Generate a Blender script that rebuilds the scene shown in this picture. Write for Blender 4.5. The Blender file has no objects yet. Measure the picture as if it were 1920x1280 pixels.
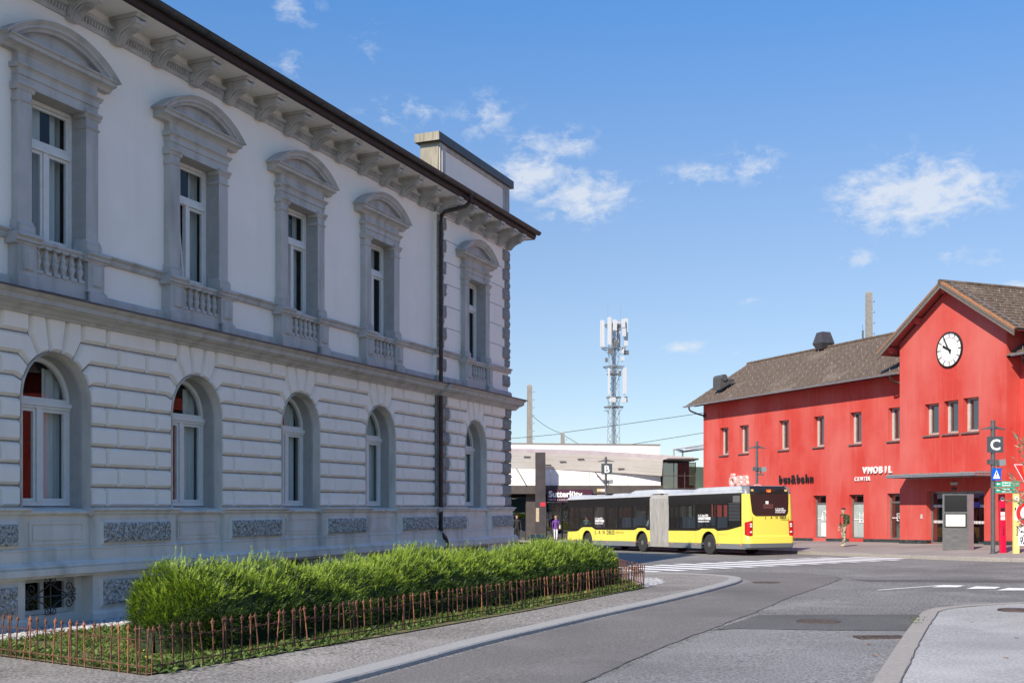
import bpy, bmesh, math, random
import numpy as np
from mathutils import Vector, Matrix
R = math.radians
rnd = random.Random(7)
sc = bpy.context.scene
col = sc.collection

# ------------------------------------------------------------------ camera, sky, sun, exposure
CAM_H = 1.85
cam = bpy.data.cameras.new('camera'); cam_o = bpy.data.objects.new('camera', cam); col.objects.link(cam_o)
cam.sensor_width = 36; cam.lens = 2150/1920*36; cam.shift_y = 309/1920; cam.clip_start = .1; cam.clip_end = 3000
cam_o.location = (0, 0, CAM_H); cam_o.rotation_euler = (R(90), 0, 0)
sc.camera = cam_o

SUN_AZ, SUN_EL = 29.5, 37.0          # azimuth of the shadows clockwise from +Y, elevation of the sun
w = bpy.data.worlds.new('World'); sc.world = w; w.use_nodes = True
wn, wl = w.node_tree.nodes, w.node_tree.links
wn.clear()
sky = wn.new('ShaderNodeTexSky'); sky.sky_type = 'NISHITA'; sky.sun_disc = False
sky.sun_elevation = R(SUN_EL); sky.sun_rotation = R(180+SUN_AZ)
sky.altitude = 400; sky.air_density = .9; sky.dust_density = .1; sky.ozone_density = 3.5
bg = wn.new('ShaderNodeBackground'); bg.inputs[1].default_value = .15
wo = wn.new('ShaderNodeOutputWorld')
tc = wn.new('ShaderNodeTexCoord'); sx = wn.new('ShaderNodeSeparateXYZ'); wl.new(tc.outputs['Generated'], sx.inputs[0])
def wmath(op, a, b=None, c=None):
    n = wn.new('ShaderNodeMath'); n.operation = op
    for i, v in enumerate((a, b, c)):
        if v is None: continue
        if isinstance(v, (int, float)): n.inputs[i].default_value = v
        else: wl.new(v, n.inputs[i])
    return n.outputs[0]
az = wmath('ARCTAN2', sx.outputs[0], sx.outputs[1]); el = wmath('ARCSINE', sx.outputs[2])
cb = wn.new('ShaderNodeCombineXYZ'); wl.new(az, cb.inputs[0]); wl.new(el, cb.inputs[1])
nz = wn.new('ShaderNodeTexNoise'); nz.inputs['Scale'].default_value = 38; nz.inputs['Detail'].default_value = 10; nz.inputs['Roughness'].default_value = .66
nz.inputs['Distortion'].default_value = .25
mp = wn.new('ShaderNodeMapping'); mp.inputs['Scale'].default_value = (1, 1.7, 1); wl.new(cb.outputs[0], mp.inputs[0]); wl.new(mp.outputs[0], nz.inputs['Vector'])
nb = wn.new('ShaderNodeTexNoise'); nb.inputs['Scale'].default_value = 3.1; nb.inputs['Detail'].default_value = 4; wl.new(mp.outputs[0], nb.inputs['Vector'])
# single fair-weather clouds: azimuth, elevation, half width, half height (degrees), thickness
CLOUDS = [(-10.66,23.06,1.5,.75,.5),(-10.93,20.71,.9,.7,.45),(-7.16,22.1,.8,1.1,.3),(-5.19,18.9,2.5,.75,.5),(-1.33,18.7,1.7,1.25,.5),(-.13,17.28,2.0,.75,.5),(2.26,17.5,2.0,.85,.7),
 (1.07,16.06,1.9,1.15,1.15),(3.46,15.04,2.5,1.25,1.0),(9.5,15.9,2.4,.6,.6),(11.7,16.3,1.6,.9,.65),(19.47,14.36,3.7,1.6,1.15),(16.58,11.63,1.1,.45,.7),(20.69,11.6,.9,.5,.5),(22.7,11.2,1.1,.6,.4),
 (8.6,7.83,1.25,.36,.85),(11.26,7.6,.6,.26,.55),(11.8,9.95,.7,.33,.45),(18.75,16.2,1.5,.7,.35),(3.2,3.75,1.6,.4,.35),(23.9,9.75,1.0,.5,1.1),(18.05,12.9,1.3,.55,.45),
 (-31,21,4,2,1.0),(-48,14,6,2,1.0),(36,17,5,2,1.0),(50,12,7,2.2,1.0),(80,20,7,3,1.0),(120,16,8,3,1.0),(-100,18,8,3,1.0)]
cs = None
for (a0, e0, ra, re, th) in CLOUDS:
    v = wn.new('ShaderNodeVectorMath'); v.operation = 'MULTIPLY_ADD'
    wl.new(cb.outputs[0], v.inputs[0]); v.inputs[1].default_value = (1/R(ra*1.4), 1/R(re*1.4), 0); v.inputs[2].default_value = (-a0/ra/1.4, -e0/re/1.4, 0)
    ln = wn.new('ShaderNodeVectorMath'); ln.operation = 'LENGTH'; wl.new(v.outputs[0], ln.inputs[0])
    m = wmath('MULTIPLY', wmath('MAXIMUM', wmath('SUBTRACT', 1.0, ln.outputs['Value']), 0.0), th)
    cs = m if cs is None else wmath('MAXIMUM', cs, m)
n1_ = wmath('SUBTRACT', nz.outputs['Fac'], .42)
dens = wmath('MULTIPLY', wmath('MAXIMUM', wmath('SUBTRACT', wmath('ADD', nz.outputs['Fac'], wmath('MULTIPLY', cs, .36)), .575), 0.0), wmath('MULTIPLY', wmath('MINIMUM', wmath('MULTIPLY', cs, 2.6), 1.0), 2.7))
dens = wmath('MINIMUM', dens, .72)
mixc = wn.new('ShaderNodeMix'); mixc.data_type = 'RGBA'; wl.new(dens, mixc.inputs['Factor'])
hs = wn.new('ShaderNodeHueSaturation')
def el_curve(pts):            # value that depends on elevation (degrees) alone
    cr = wn.new('ShaderNodeValToRGB'); cr.color_ramp.interpolation = 'B_SPLINE'; es = cr.color_ramp.elements
    while len(es) < len(pts): es.new(.5)
    for e_, (d_, v_) in zip(es, pts): e_.position = d_/60; e_.color = (v_/2, v_/2, v_/2, 1)
    wl.new(wmath('MAXIMUM', wmath('DIVIDE', el, R(60)), 0.0), cr.inputs[0]); return wmath('MULTIPLY', cr.outputs[0], 2.0)
wl.new(el_curve([(0,.84),(6,.87),(13,.94),(19,1.08),(25,1.22),(36,1.2)]), hs.inputs['Saturation']); wl.new(el_curve([(0,.52),(6,.53),(13,.655),(19,.81),(25,.99),(36,1.15),(50,1.28)]), hs.inputs['Value'])
wl.new(sky.outputs[0], hs.inputs['Color']); wl.new(hs.outputs[0], mixc.inputs['A'])
mixc.inputs['B'].default_value = (4.0, 4.15, 4.4, 1)
wl.new(mixc.outputs['Result'], bg.inputs[0]); wl.new(bg.outputs[0], wo.inputs[0])

sun = bpy.data.lights.new('sun', 'SUN'); sun.energy = 4.9; sun.angle = R(.53); sun.color = (1, .89, .74)
sun_o = bpy.data.objects.new('sun', sun); col.objects.link(sun_o); sun_o.location = (-20, -20, 40)
sdir = Vector((math.sin(R(SUN_AZ))*math.cos(R(SUN_EL)), math.cos(R(SUN_AZ))*math.cos(R(SUN_EL)), -math.sin(R(SUN_EL))))
sun_o.rotation_euler = sdir.to_track_quat('-Z', 'Y').to_euler()
vs = sc.view_settings; vs.view_transform = 'Standard'; vs.look = 'None'; vs.exposure = .47; vs.gamma = 1; vs.use_curve_mapping = False
sc.cycles.max_bounces = 8; sc.cycles.transparent_max_bounces = 12; sc.cycles.use_denoising = True
sc.cycles.sample_clamp_indirect = 8

# ------------------------------------------------------------------ materials
MATS = {}
def mat(name, c1, c2=None, rough=.7, scale=4.0, detail=5, bump=0.0, bscale=None, metal=0.0, stretch=(1, 1, 1), lo=.35, hi=.65, spec=.5, coat=0, emit=None):
    if name in MATS: return MATS[name]
    m = bpy.data.materials.new(name); m.use_nodes = True; nt = m.node_tree; N, L = nt.nodes, nt.links
    b = N['Principled BSDF']; b.inputs['Roughness'].default_value = rough; b.inputs['Metallic'].default_value = metal
    b.inputs['Specular IOR Level'].default_value = spec
    if coat: b.inputs['Coat Weight'].default_value = coat; b.inputs['Coat Roughness'].default_value = .08
    geo = N.new('ShaderNodeNewGeometry'); mpn = N.new('ShaderNodeMapping'); mpn.inputs['Scale'].default_value = stretch
    L.new(geo.outputs['Position'], mpn.inputs[0])
    if c2 is None: b.inputs['Base Color'].default_value = (*c1, 1)
    else:
        nz = N.new('ShaderNodeTexNoise'); nz.inputs['Scale'].default_value = scale; nz.inputs['Detail'].default_value = detail; nz.inputs['Roughness'].default_value = .6
        L.new(mpn.outputs[0], nz.inputs['Vector'])
        cr = N.new('ShaderNodeValToRGB'); cr.color_ramp.elements[0].position = lo; cr.color_ramp.elements[1].position = hi
        cr.color_ramp.elements[0].color = (*c1, 1); cr.color_ramp.elements[1].color = (*c2, 1)
        L.new(nz.outputs['Fac'], cr.inputs[0]); L.new(cr.outputs[0], b.inputs['Base Color'])
    if bump:
        nb = N.new('ShaderNodeTexNoise'); nb.inputs['Scale'].default_value = bscale or scale*6; nb.inputs['Detail'].default_value = 6
        L.new(geo.outputs['Position'], nb.inputs['Vector'])
        bp = N.new('ShaderNodeBump'); bp.inputs['Strength'].default_value = min(1, bump*20); bp.inputs['Distance'].default_value = bump
        L.new(nb.outputs['Fac'], bp.inputs['Height']); L.new(bp.outputs[0], b.inputs['Normal'])
    if emit: b.inputs['Emission Color'].default_value = (*emit[:3], 1); b.inputs['Emission Strength'].default_value = emit[3]
    MATS[name] = m
    return m
def overlay(m, colr, scale, lo, hi, fac=.5, stretch=(1, 1, 1), detail=4, dist=0):
    """mix a second noise-shaped colour (stains, wear) over the base colour"""
    nt = m.node_tree; N, L = nt.nodes, nt.links; b = N['Principled BSDF']
    geo = N.new('ShaderNodeNewGeometry'); mpn = N.new('ShaderNodeMapping'); mpn.inputs['Scale'].default_value = stretch; L.new(geo.outputs['Position'], mpn.inputs[0])
    nz = N.new('ShaderNodeTexNoise'); nz.inputs['Scale'].default_value = scale; nz.inputs['Detail'].default_value = detail; nz.inputs['Distortion'].default_value = dist
    L.new(mpn.outputs[0], nz.inputs['Vector'])
    cr = N.new('ShaderNodeValToRGB'); cr.color_ramp.elements[0].position = lo; cr.color_ramp.elements[1].position = hi
    cr.color_ramp.elements[0].color = (0, 0, 0, 1); cr.color_ramp.elements[1].color = (fac, fac, fac, 1); L.new(nz.outputs['Fac'], cr.inputs[0])
    mx = N.new('ShaderNodeMix'); mx.data_type = 'RGBA'; L.new(cr.outputs[0], mx.inputs['Factor']); mx.inputs['B'].default_value = (*colr, 1)
    if b.inputs['Base Color'].links:
        l = b.inputs['Base Color'].links[0]; s = l.from_socket; L.remove(l); L.new(s, mx.inputs['A'])
    else: mx.inputs['A'].default_value = b.inputs['Base Color'].default_value
    L.new(mx.outputs['Result'], b.inputs['Base Color'])
    return m
def glass_mat(name, tint=(.9, .95, .95), base=.06, gain=1.0, rough=.0):
    if name in MATS: return MATS[name]
    m = bpy.data.materials.new(name); m.use_nodes = True; N, L = m.node_tree.nodes, m.node_tree.links; N.clear()
    o = N.new('ShaderNodeOutputMaterial'); mx = N.new('ShaderNodeMixShader'); t = N.new('ShaderNodeBsdfTransparent'); g = N.new('ShaderNodeBsdfGlossy')
    t.inputs[0].default_value = (*tint, 1); g.inputs['Roughness'].default_value = rough; g.inputs[0].default_value = (1, 1, 1, 1)
    gm_ = N.new('ShaderNodeNewGeometry'); dt = N.new('ShaderNodeVectorMath'); dt.operation = 'DOT_PRODUCT'; L.new(gm_.outputs['Normal'], dt.inputs[0]); L.new(gm_.outputs['Incoming'], dt.inputs[1])
    def mth(op, x, y=None):
        q = N.new('ShaderNodeMath'); q.operation = op; q.use_clamp = op == 'SUBTRACT'
        for i, v in enumerate((x, y)):
            if v is None: continue
            if isinstance(v, (int, float)): q.inputs[i].default_value = v
            else: L.new(v, q.inputs[i])
        return q
    f = mth('POWER', mth('SUBTRACT', 1.0, mth('ABSOLUTE', dt.outputs['Value']).outputs[0]).outputs[0], 5.0)      # Schlick term, same from both sides of the pane
    a = N.new('ShaderNodeMath'); a.operation = 'MULTIPLY_ADD'; L.new(f.outputs[0], a.inputs[0]); a.inputs[1].default_value = gain*.92; a.inputs[2].default_value = base+.08*gain; a.use_clamp = True
    L.new(a.outputs[0], mx.inputs[0]); L.new(t.outputs[0], mx.inputs[1]); L.new(g.outputs[0], mx.inputs[2]); L.new(mx.outputs[0], o.inputs[0])
    # slightly wavy old panes
    MATS[name] = m
    return m

stucco = overlay(mat('stucco_white', (.88, .80, .70), (.92, .84, .74), .85, 1.2, bump=.002, bscale=60), (.6, .57, .52), .8, .54, .8, .18, (3, 3, .35))
block_m = overlay(mat('block_plaster', (.88, .80, .70), (.92, .84, .74), .85, 2.2, bump=.003, bscale=45), (.55, .51, .45), 1.6, .55, .8, .2, (2, 2, .5))
trim = overlay(mat('trim_grey', (.45, .43, .395), (.51, .485, .445), .8, 2.5, bump=.003, bscale=50), (.20, .185, .16), 1.3, .48, .78, .6, (3, 3, .4))
trim_d = overlay(mat('trim_dado', (.66, .61, .53), (.72, .67, .59), .8, 2.5, bump=.003, bscale=50), (.27, .25, .22), 1.3, .48, .78, .6, (2, 2, .4))
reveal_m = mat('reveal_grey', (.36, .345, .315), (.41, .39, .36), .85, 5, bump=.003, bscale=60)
rough_stone = mat('rough_stone', (.13, .125, .11), (.58, .55, .50), .9, 22, 3, bump=.02, bscale=40, lo=.36, hi=.64)
quoin_m = mat('quoin_stone', (.15, .145, .135), (.40, .38, .345), .9, 24, 4, bump=.015, bscale=55, lo=.3, hi=.7)
soffit_m = mat('soffit', (.78, .74, .68), (.82, .78, .72), .85, 2)
gutter_m = mat('gutter_metal', (.035, .042, .043), (.06, .07, .068), .45, 5, metal=.6)
fascia_m = mat('fascia_brown', (.028, .014, .013), (.04, .02, .018), .6, 5)
pipe_m = mat('pipe_brown', (.035, .022, .018), (.06, .04, .034), .4, 6, metal=.5)
flash_m = mat('flashing', (.07, .06, .062), (.12, .10, .10), .5, 5, metal=.4)
zinc_m = mat('zinc', (.20, .18, .13), (.32, .29, .22), .38, 3, metal=.8, stretch=(4, 4, .6))
frame_m = mat('window_frame_paint', (.70, .67, .62), (.76, .73, .68), .5, 8)
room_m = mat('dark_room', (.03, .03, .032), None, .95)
curtain_m = mat('curtain', (.55, .55, .52), (.68, .68, .65), .95, 6, stretch=(8, 8, .2))
pane_m = glass_mat('pane_glass', (.86, .90, .89), .0, .6)
iron_m = mat('wrought_iron', (.05, .052, .055), (.08, .08, .08), .6, 20)
rust_m = mat('rusty_iron', (.16, .055, .03), (.34, .13, .07), .85, 18, bump=.002)
rust_d = mat('rusty_iron_dark', (.05, .026, .02), (.17, .068, .04), .85, 14)
red_m = mat('red_plaster', (.49, .052, .040), (.53, .082, .067), .9, .55, 5, bump=.003, bscale=40, lo=.4, hi=.62, spec=.2)
overlay(red_m, (.57, .165, .145), .32, .42, .70, .6, (1.4, 1.4, .5), 6)
overlay(red_m, (.56, .19, .17), 1.6, .55, .85, .35, (4, 4, .3), 5)
overlay(red_m, (.42, .035, .03), .7, .55, .8, .3, (2.5, 2.5, .25), 6)
red_trim = mat('red_timber', (.34, .05, .042), (.42, .075, .065), .75, 5)
marble = overlay(mat('dark_marble', (.018, .026, .028), (.05, .065, .065), .35, 5), (.45, .5, .48), 3, .66, .72, .6, (1, 1, 1), 6, 2)
tile_m = overlay(mat('roof_tiles', (.058, .040, .029), (.15, .11, .08), .9, 7, 6), (.30, .26, .21), .45, .56, .76, .4, (1, 1, 1), 6)
tile_edge = mat('orange_tile_edge', (.30, .12, .05), (.42, .2, .09), .9, 14)
brown_wood = mat('barge_board', (.13, .11, .095), (.17, .145, .125), .7, 8)
steel = mat('brushed_steel', (.34, .32, .31), (.46, .43, .42), .32, 4, metal=.9, stretch=(1, 1, 8))
pole_m = mat('pole_grey', (.085, .095, .105), (.12, .13, .14), .45, 5, metal=.3)
galv = mat('galvanised', (.30, .31, .33), (.45, .46, .48), .45, 12, metal=.7)
sign_dark = mat('sign_slate', (.055, .07, .08), None, .4)
white_p = mat('white_paint', (.80, .80, .80), None, .5)
black_p = mat('black_paint', (.012, .012, .013), None, .45)
concrete = mat('concrete', (.22, .21, .19), (.34, .32, .29), .9, 8, bump=.005, bscale=60)
def asphalt(name, a, b, tone=None, spk=170):
    m = mat(name, a, b, .88, spk, 3, bump=.008, bscale=spk*.8, lo=.40, hi=.62, spec=.3)
    overlay(m, tuple(x*.62 for x in a), .22, .45, .75, .6, (1, 1, 1), 5)
    overlay(m, tuple(x*1.2 for x in b), .6, .52, .8, .45, (1, 1, 1), 6)
    return m
asph = asphalt('asphalt_old', (.095, .093, .088), (.30, .295, .284), spk=26)
asph_l = asphalt('asphalt_light', (.125, .123, .12), (.31, .305, .30), spk=32)
asph_p = asphalt('asphalt_patch', (.112, .106, .10), (.215, .203, .194), spk=34)
asph_d = asphalt('asphalt_dark', (.08, .078, .076), (.15, .146, .142), spk=34)
pave_m = asphalt('pavement_asphalt', (.12, .112, .103), (.39, .368, .34), spk=27)
pave_r = asphalt('pavement_right', (.28, .276, .27), (.48, .474, .464), spk=32)
plaza_m = asphalt('plaza_asphalt', (.23, .205, .19), (.33, .30, .28), spk=60)
kerb_m = mat('kerb_granite', (.25, .248, .24), (.38, .376, .365), .85, 40, bump=.004, bscale=80)
kerb_t = mat('kerb_concrete', (.26, .24, .215), (.34, .315, .285), .9, 18, bump=.004, bscale=60)
seal_m = mat('joint_tar', (.04, .04, .04), (.13, .128, .125), .9, 2.5)
paint_m = overlay(mat('road_paint', (.78, .78, .77), (.86, .86, .85), .7, 8), (.25, .25, .25), 5, .58, .72, .55, (1, 1, 1), 6)
yellow_m = mat('bus_yellow', (.80, .69, .10), None, .3, coat=.5)
grey_m = mat('bus_grey', (.17, .185, .195), None, .4)
roofgrey = mat('bus_roof_grey', (.40, .42, .44), (.46, .48, .5), .5, 3)
tint_g = glass_mat('bus_glass', (.58, .62, .62), .05, 1.1)
black_g = mat('bus_black_band', (.012, .012, .013), None, .12)
rubber = mat('tyre_rubber', (.02, .02, .02), (.035, .034, .033), .85, 20)
rim_m = mat('wheel_rim', (.16, .15, .14), (.26, .25, .24), .5, 12, metal=.5)
bellow_m = mat('bellows', (.21, .205, .20), (.33, .325, .315), .85, 6, stretch=(4, 4, .3))
red_l = mat('tail_lamp', (.45, .01, .015), None, .15)
orange_l = mat('marker_orange', (.9, .2, .03), None, .3)
skin_m = mat('skin', (.50, .30, .22), None, .6)

# ------------------------------------------------------------------ mesh helpers
class MB:
    def __init__(s): s.v = []; s.f = []; s.mi = []
    def add(s, vs, fs, mi=0):
        o = len(s.v); s.v += [tuple(p) for p in vs]; s.f += [tuple(i+o for i in f) for f in fs]; s.mi += [mi]*len(fs); return s
    def box(s, x0, x1, y0, y1, z0, z1, mi=0):
        return s.add([(x0,y0,z0),(x1,y0,z0),(x1,y1,z0),(x0,y1,z0),(x0,y0,z1),(x1,y0,z1),(x1,y1,z1),(x0,y1,z1)],
                     [(0,3,2,1),(4,5,6,7),(0,1,5,4),(1,2,6,5),(2,3,7,6),(3,0,4,7)], mi)
    def nb(s, x0, x1, n0, n1, z0, z1, mi=0): return s.box(x0, x1, -n1, -n0, z0, z1, mi)       # facade box: n = distance out of the wall
    def quad(s, a, b, c, d, mi=0): return s.add([a,b,c,d], [(0,1,2,3)], mi)
    def poly(s, pts, mi=0): return s.add(pts, [tuple(range(len(pts)))], mi)
    def prof(s, pts, x0, x1, mi=0, caps=True):       # closed (n,z) profile swept along x
        n = len(pts); a = [(x0,-p[0],p[1]) for p in pts]; b = [(x1,-p[0],p[1]) for p in pts]
        fs = [(i,(i+1)%n,n+(i+1)%n,n+i) for i in range(n)]
        if caps: fs += [tuple(range(n))[::-1], tuple(range(n,2*n))]
        return s.add(a+b, fs, mi)
    def prism(s, pts, y0, y1, mi=0):                 # (x,z) polygon swept along y
        n = len(pts)
        return s.add([(p[0],y0,p[1]) for p in pts]+[(p[0],y1,p[1]) for p in pts],
                     [(i,(i+1)%n,n+(i+1)%n,n+i) for i in range(n)]+[tuple(range(n))[::-1], tuple(range(n,2*n))], mi)
    def slab(s, pts, z0, z1, mi=0):                  # (x,y) polygon swept along z
        n = len(pts)
        return s.add([(p[0],p[1],z0) for p in pts]+[(p[0],p[1],z1) for p in pts],
                     [(i,(i+1)%n,n+(i+1)%n,n+i) for i in range(n)]+[tuple(range(n))[::-1], tuple(range(n,2*n))], mi)
    def tube(s, path, r, seg=8, mi=0, caps=True, r2=None):
        P = [Vector(p) for p in path]; n = len(P); rings = []
        for i, p in enumerate(P):
            t = (P[min(i+1,n-1)]-P[max(i-1,0)]).normalized()
            up = Vector((0,0,1)) if abs(t.z) < .95 else Vector((1,0,0))
            a = t.cross(up).normalized(); b = t.cross(a).normalized()
            rr = r if r2 is None else r+(r2-r)*i/(n-1)
            rings.append([p+a*rr*math.cos(2*math.pi*k/seg)+b*rr*math.sin(2*math.pi*k/seg) for k in range(seg)])
        vs = [q for rg in rings for q in rg]; fs = []
        for i in range(n-1):
            for k in range(seg): fs.append((i*seg+k, i*seg+(k+1)%seg, (i+1)*seg+(k+1)%seg, (i+1)*seg+k))
        if caps: fs += [tuple(range(seg))[::-1], tuple(range((n-1)*seg, n*seg))]
        return s.add(vs, fs, mi)
    def lathe(s, prof, seg=12, c=(0,0,0), mi=0, axis='z'):
        vs = []; fs = []; n = len(prof)
        for r, z in prof:
            for k in range(seg):
                a = 2*math.pi*k/seg; q = (r*math.cos(a), r*math.sin(a), z)
                if axis == 'y': q = (q[0], q[2], q[1])
                if axis == 'x': q = (q[2], q[0], q[1])
                vs.append((c[0]+q[0], c[1]+q[1], c[2]+q[2]))
        for i in range(n-1):
            for k in range(seg): fs.append((i*seg+k, i*seg+(k+1)%seg, (i+1)*seg+(k+1)%seg, (i+1)*seg+k))
        fs += [tuple(range(seg))[::-1], tuple(range((n-1)*seg, n*seg))]
        return s.add(vs, fs, mi)
    def mesh(s, name, mats, smooth=False, fix=True):
        me = bpy.data.meshes.new(name); me.from_pydata(s.v, [], s.f)
        if not isinstance(mats, (list, tuple)): mats = [mats]
        for m in mats: me.materials.append(m)
        if len(mats) > 1: me.polygons.foreach_set('material_index', s.mi)
        if fix:
            bm = bmesh.new(); bm.from_mesh(me); bmesh.ops.recalc_face_normals(bm, faces=bm.faces); bm.to_mesh(me); bm.free()
        if smooth:
            me.polygons.foreach_set('use_smooth', [True]*len(me.polygons))
            try: me.set_sharp_from_angle(angle=R(38))
            except Exception: pass
        me.update(); return me
    def build(s, name, mats, parent=None, loc=(0,0,0), smooth=False, fix=True):
        return obj(name, s.mesh(name, mats, smooth, fix), parent, loc)
def obj(name, me, parent=None, loc=(0,0,0), rz=0):
    o = bpy.data.objects.new(name, me); col.objects.link(o); o.location = loc
    if rz: o.rotation_euler.z = rz
    if parent is not None: o.parent = parent
    return o
def tag(o, label=None, cat=None, group=None, kind=None):
    if label: o['label'] = label
    if cat: o['category'] = cat
    if group: o['group'] = group
    if kind: o['kind'] = kind
    return o
def thing(name, loc, rz, label, cat, group=None):
    o = obj(name, None, None, loc, rz); return tag(o, label, cat, group)
def text_mesh(s, size, mat_, depth=.01, bold=0.0, space=1.0, align='LEFT'):
    cu = bpy.data.curves.new('text', 'FONT'); cu.body = s; cu.size = size; cu.extrude = depth; cu.offset = bold; cu.space_character = space; cu.align_x = align
    cu.resolution_u = 3
    o = bpy.data.objects.new('text', cu); col.objects.link(o)
    dg = bpy.context.evaluated_depsgraph_get(); me = bpy.data.meshes.new_from_object(o.evaluated_get(dg))
    bpy.data.objects.remove(o); bpy.data.curves.remove(cu); me.materials.clear(); me.materials.append(mat_)
    return me
def text_on(name, s, size, mat_, parent, x, n, z, depth=.01, bold=0.0, space=1.0, align='LEFT', rz=0.0):
    """flat lettering standing on a facade-like local frame (x right, -y out, z up)"""
    me = text_mesh(s, size, mat_, depth, bold, space, align); me.name = name
    o = obj(name, me, parent, (x, -n, z)); o.rotation_euler = (R(90), 0, rz); return o
def gz(x, y): return .015*x - .009*(y-14)          # the road plane falls gently away from the camera
def sheet(name, pts, mat_, dz, thick=0.0, kind='structure', parent=None):
    m = MB(); n = len(pts); top = [(p[0], p[1], gz(*p)+dz) for p in pts]
    if thick:
        bot = [(p[0], p[1], gz(*p)+dz-thick) for p in pts]
        m.add(top+bot, [tuple(range(n))]+[(i,(i+1)%n,n+(i+1)%n,n+i) for i in range(n)])
    else: m.poly(top)
    o = m.build(name, mat_, parent)
    if top[0] and not thick:
        pass
    if kind and parent is None: tag(o, kind=kind)
    return o
def wall_holes(mb, x0, x1, z0, z1, holes, n, mi=0, depth=None, rmi=None):
    """flat wall sheet at n with rectangular holes (x0,x1,z0,z1); reveals run inward by depth"""
    xs = sorted({x0, x1, *[h[0] for h in holes], *[h[1] for h in holes]}); zs = sorted({z0, z1, *[h[2] for h in holes], *[h[3] for h in holes]})
    for i in range(len(xs)-1):
        for k in range(len(zs)-1):
            cx_, cz_ = (xs[i]+xs[i+1])/2, (zs[k]+zs[k+1])/2
            if any(h[0] < cx_ < h[1] and h[2] < cz_ < h[3] for h in holes): continue
            mb.quad((xs[i],-n,zs[k]),(xs[i+1],-n,zs[k]),(xs[i+1],-n,zs[k+1]),(xs[i],-n,zs[k+1]), mi)
    if depth:
        for (a,b,c,d) in holes:
            m2 = mi if rmi is None else rmi; y0, y1 = -n, -n+depth
            mb.quad((a,y0,c),(a,y1,c),(a,y1,d),(a,y0,d),m2); mb.quad((b,y0,c),(b,y1,c),(b,y1,d),(b,y0,d),m2)
            mb.quad((a,y0,d),(a,y1,d),(b,y1,d),(b,y0,d),m2); mb.quad((a,y0,c),(a,y1,c),(b,y1,c),(b,y0,c),m2)
def frame_rect(mb, x0, x1, z0, z1, n0, n1, t, mi=0):
    mb.nb(x0, x0+t, n0, n1, z0, z1, mi); mb.nb(x1-t, x1, n0, n1, z0, z1, mi)
    mb.nb(x0+t, x1-t, n0, n1, z0, z0+t, mi); mb.nb(x0+t, x1-t, n0, n1, z1-t, z1, mi)

# ------------------------------------------------------------------ frames of the two main buildings
D1 = (0.38541, 0.92275); N1 = (0.92275, -0.38541); P0 = (-7.8586, 17.6)       # grey villa: along the wall, out of the wall
U2 = (0.37139, -0.92848); N2 = (-0.92848, -0.37139); O2 = (11.755, 70.4)      # red station
def villa(s, n): return (P0[0]+D1[0]*s+N1[0]*n, P0[1]+D1[1]*s+N1[1]*n)
def stat(t, n): return (O2[0]+U2[0]*t+N2[0]*n, O2[1]+U2[1]*t+N2[1]*n)

# ------------------------------------------------------------------ ground
sheet('road', [(-500,-60),(500,-60),(500,900),(-500,900)], asph, 0)
KO = [(-5.85,2.07),(-1.74,12.07),(-1.16,13.48),(-.32,15.6),(1.5,19.4),(2.99,22.33),(4.5,25.6),(5.55,28.1),(5.9,29.3),(5.98,30.2),(5.8,31.1),(5.38,31.9),(4.13,33.51),(3.31,34.73),(1.2,38.2),(-4,46)]
def resample(p, step):
    out = [Vector(p[0])]; acc = 0
    for a, b in zip(p[:-1], p[1:]):
        a, b = Vector(a), Vector(b); L = (b-a).length; d = step-acc
        while d <= L: out.append(a+(b-a)*d/L); d += step
        acc = L-(d-step)
    return out
def smooth_line(p, it=2):
    for _ in range(it):
        q = [p[0]]
        for a, b in zip(p[:-1], p[1:]): q += [(a[0]*.75+b[0]*.25, a[1]*.75+b[1]*.25), (a[0]*.25+b[0]*.75, a[1]*.25+b[1]*.75)]
        p = q+[p[-1]]
    return p
def offset_line(p, d):
    out = []
    for i, a in enumerate(p):
        t = (Vector(p[min(i+1,len(p)-1)])-Vector(p[max(i-1,0)])).normalized(); out.append((a[0]-t.y*d, a[1]+t.x*d))
    return out
def kerb(parent, line, width, dz, mats, step=1.0, gap=.008, name='kerb_stone', drop=.12):
    """single kerb stones laid along a line, lying on its left-hand side"""
    ins = offset_line(line, width); acc = [0]
    for a, b in zip(line[:-1], line[1:]): acc.append(acc[-1]+math.hypot(b[0]-a[0], b[1]-a[1]))
    def at(l, s):
        s = max(0, min(acc[-1], s)); i = max(0, min(len(acc)-2, int(np.searchsorted(acc, s))-1)); u = (s-acc[i])/(acc[i+1]-acc[i]) if acc[i+1] > acc[i] else 0
        return (l[i][0]+(l[i+1][0]-l[i][0])*u, l[i][1]+(l[i+1][1]-l[i][1])*u)
    s = 0
    while s < acc[-1]-.05:
        e = min(s+step, acc[-1])-gap; ks = [s+(e-s)*k/4 for k in range(5)]; b = .018; jz = rnd.uniform(-.003, .003)
        m = MB(); vs = []
        for q in ks:
            o_, i_ = at(line, q), at(ins, q); o2 = (o_[0]+(i_[0]-o_[0])*b/width, o_[1]+(i_[1]-o_[1])*b/width)
            z = gz(*o_)+dz+jz
            vs += [(o_[0],o_[1],gz(*o_)-drop),(o_[0],o_[1],z-b),(o2[0],o2[1],z),(i_[0],i_[1],gz(*i_)+dz+jz),(i_[0],i_[1],gz(*i_)-drop)]
        fs = []
        for k in range(4):
            for r in range(4): fs.append((k*5+r, k*5+r+1, k*5+r+6, k*5+r+5))
        fs += [(0,1,2,3,4), tuple(20+q for q in (4,3,2,1,0))]
        m.add(vs, fs).build(name, mats[rnd.randrange(len(mats))], parent)
        s += step
KOs = smooth_line(KO, 2)
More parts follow.
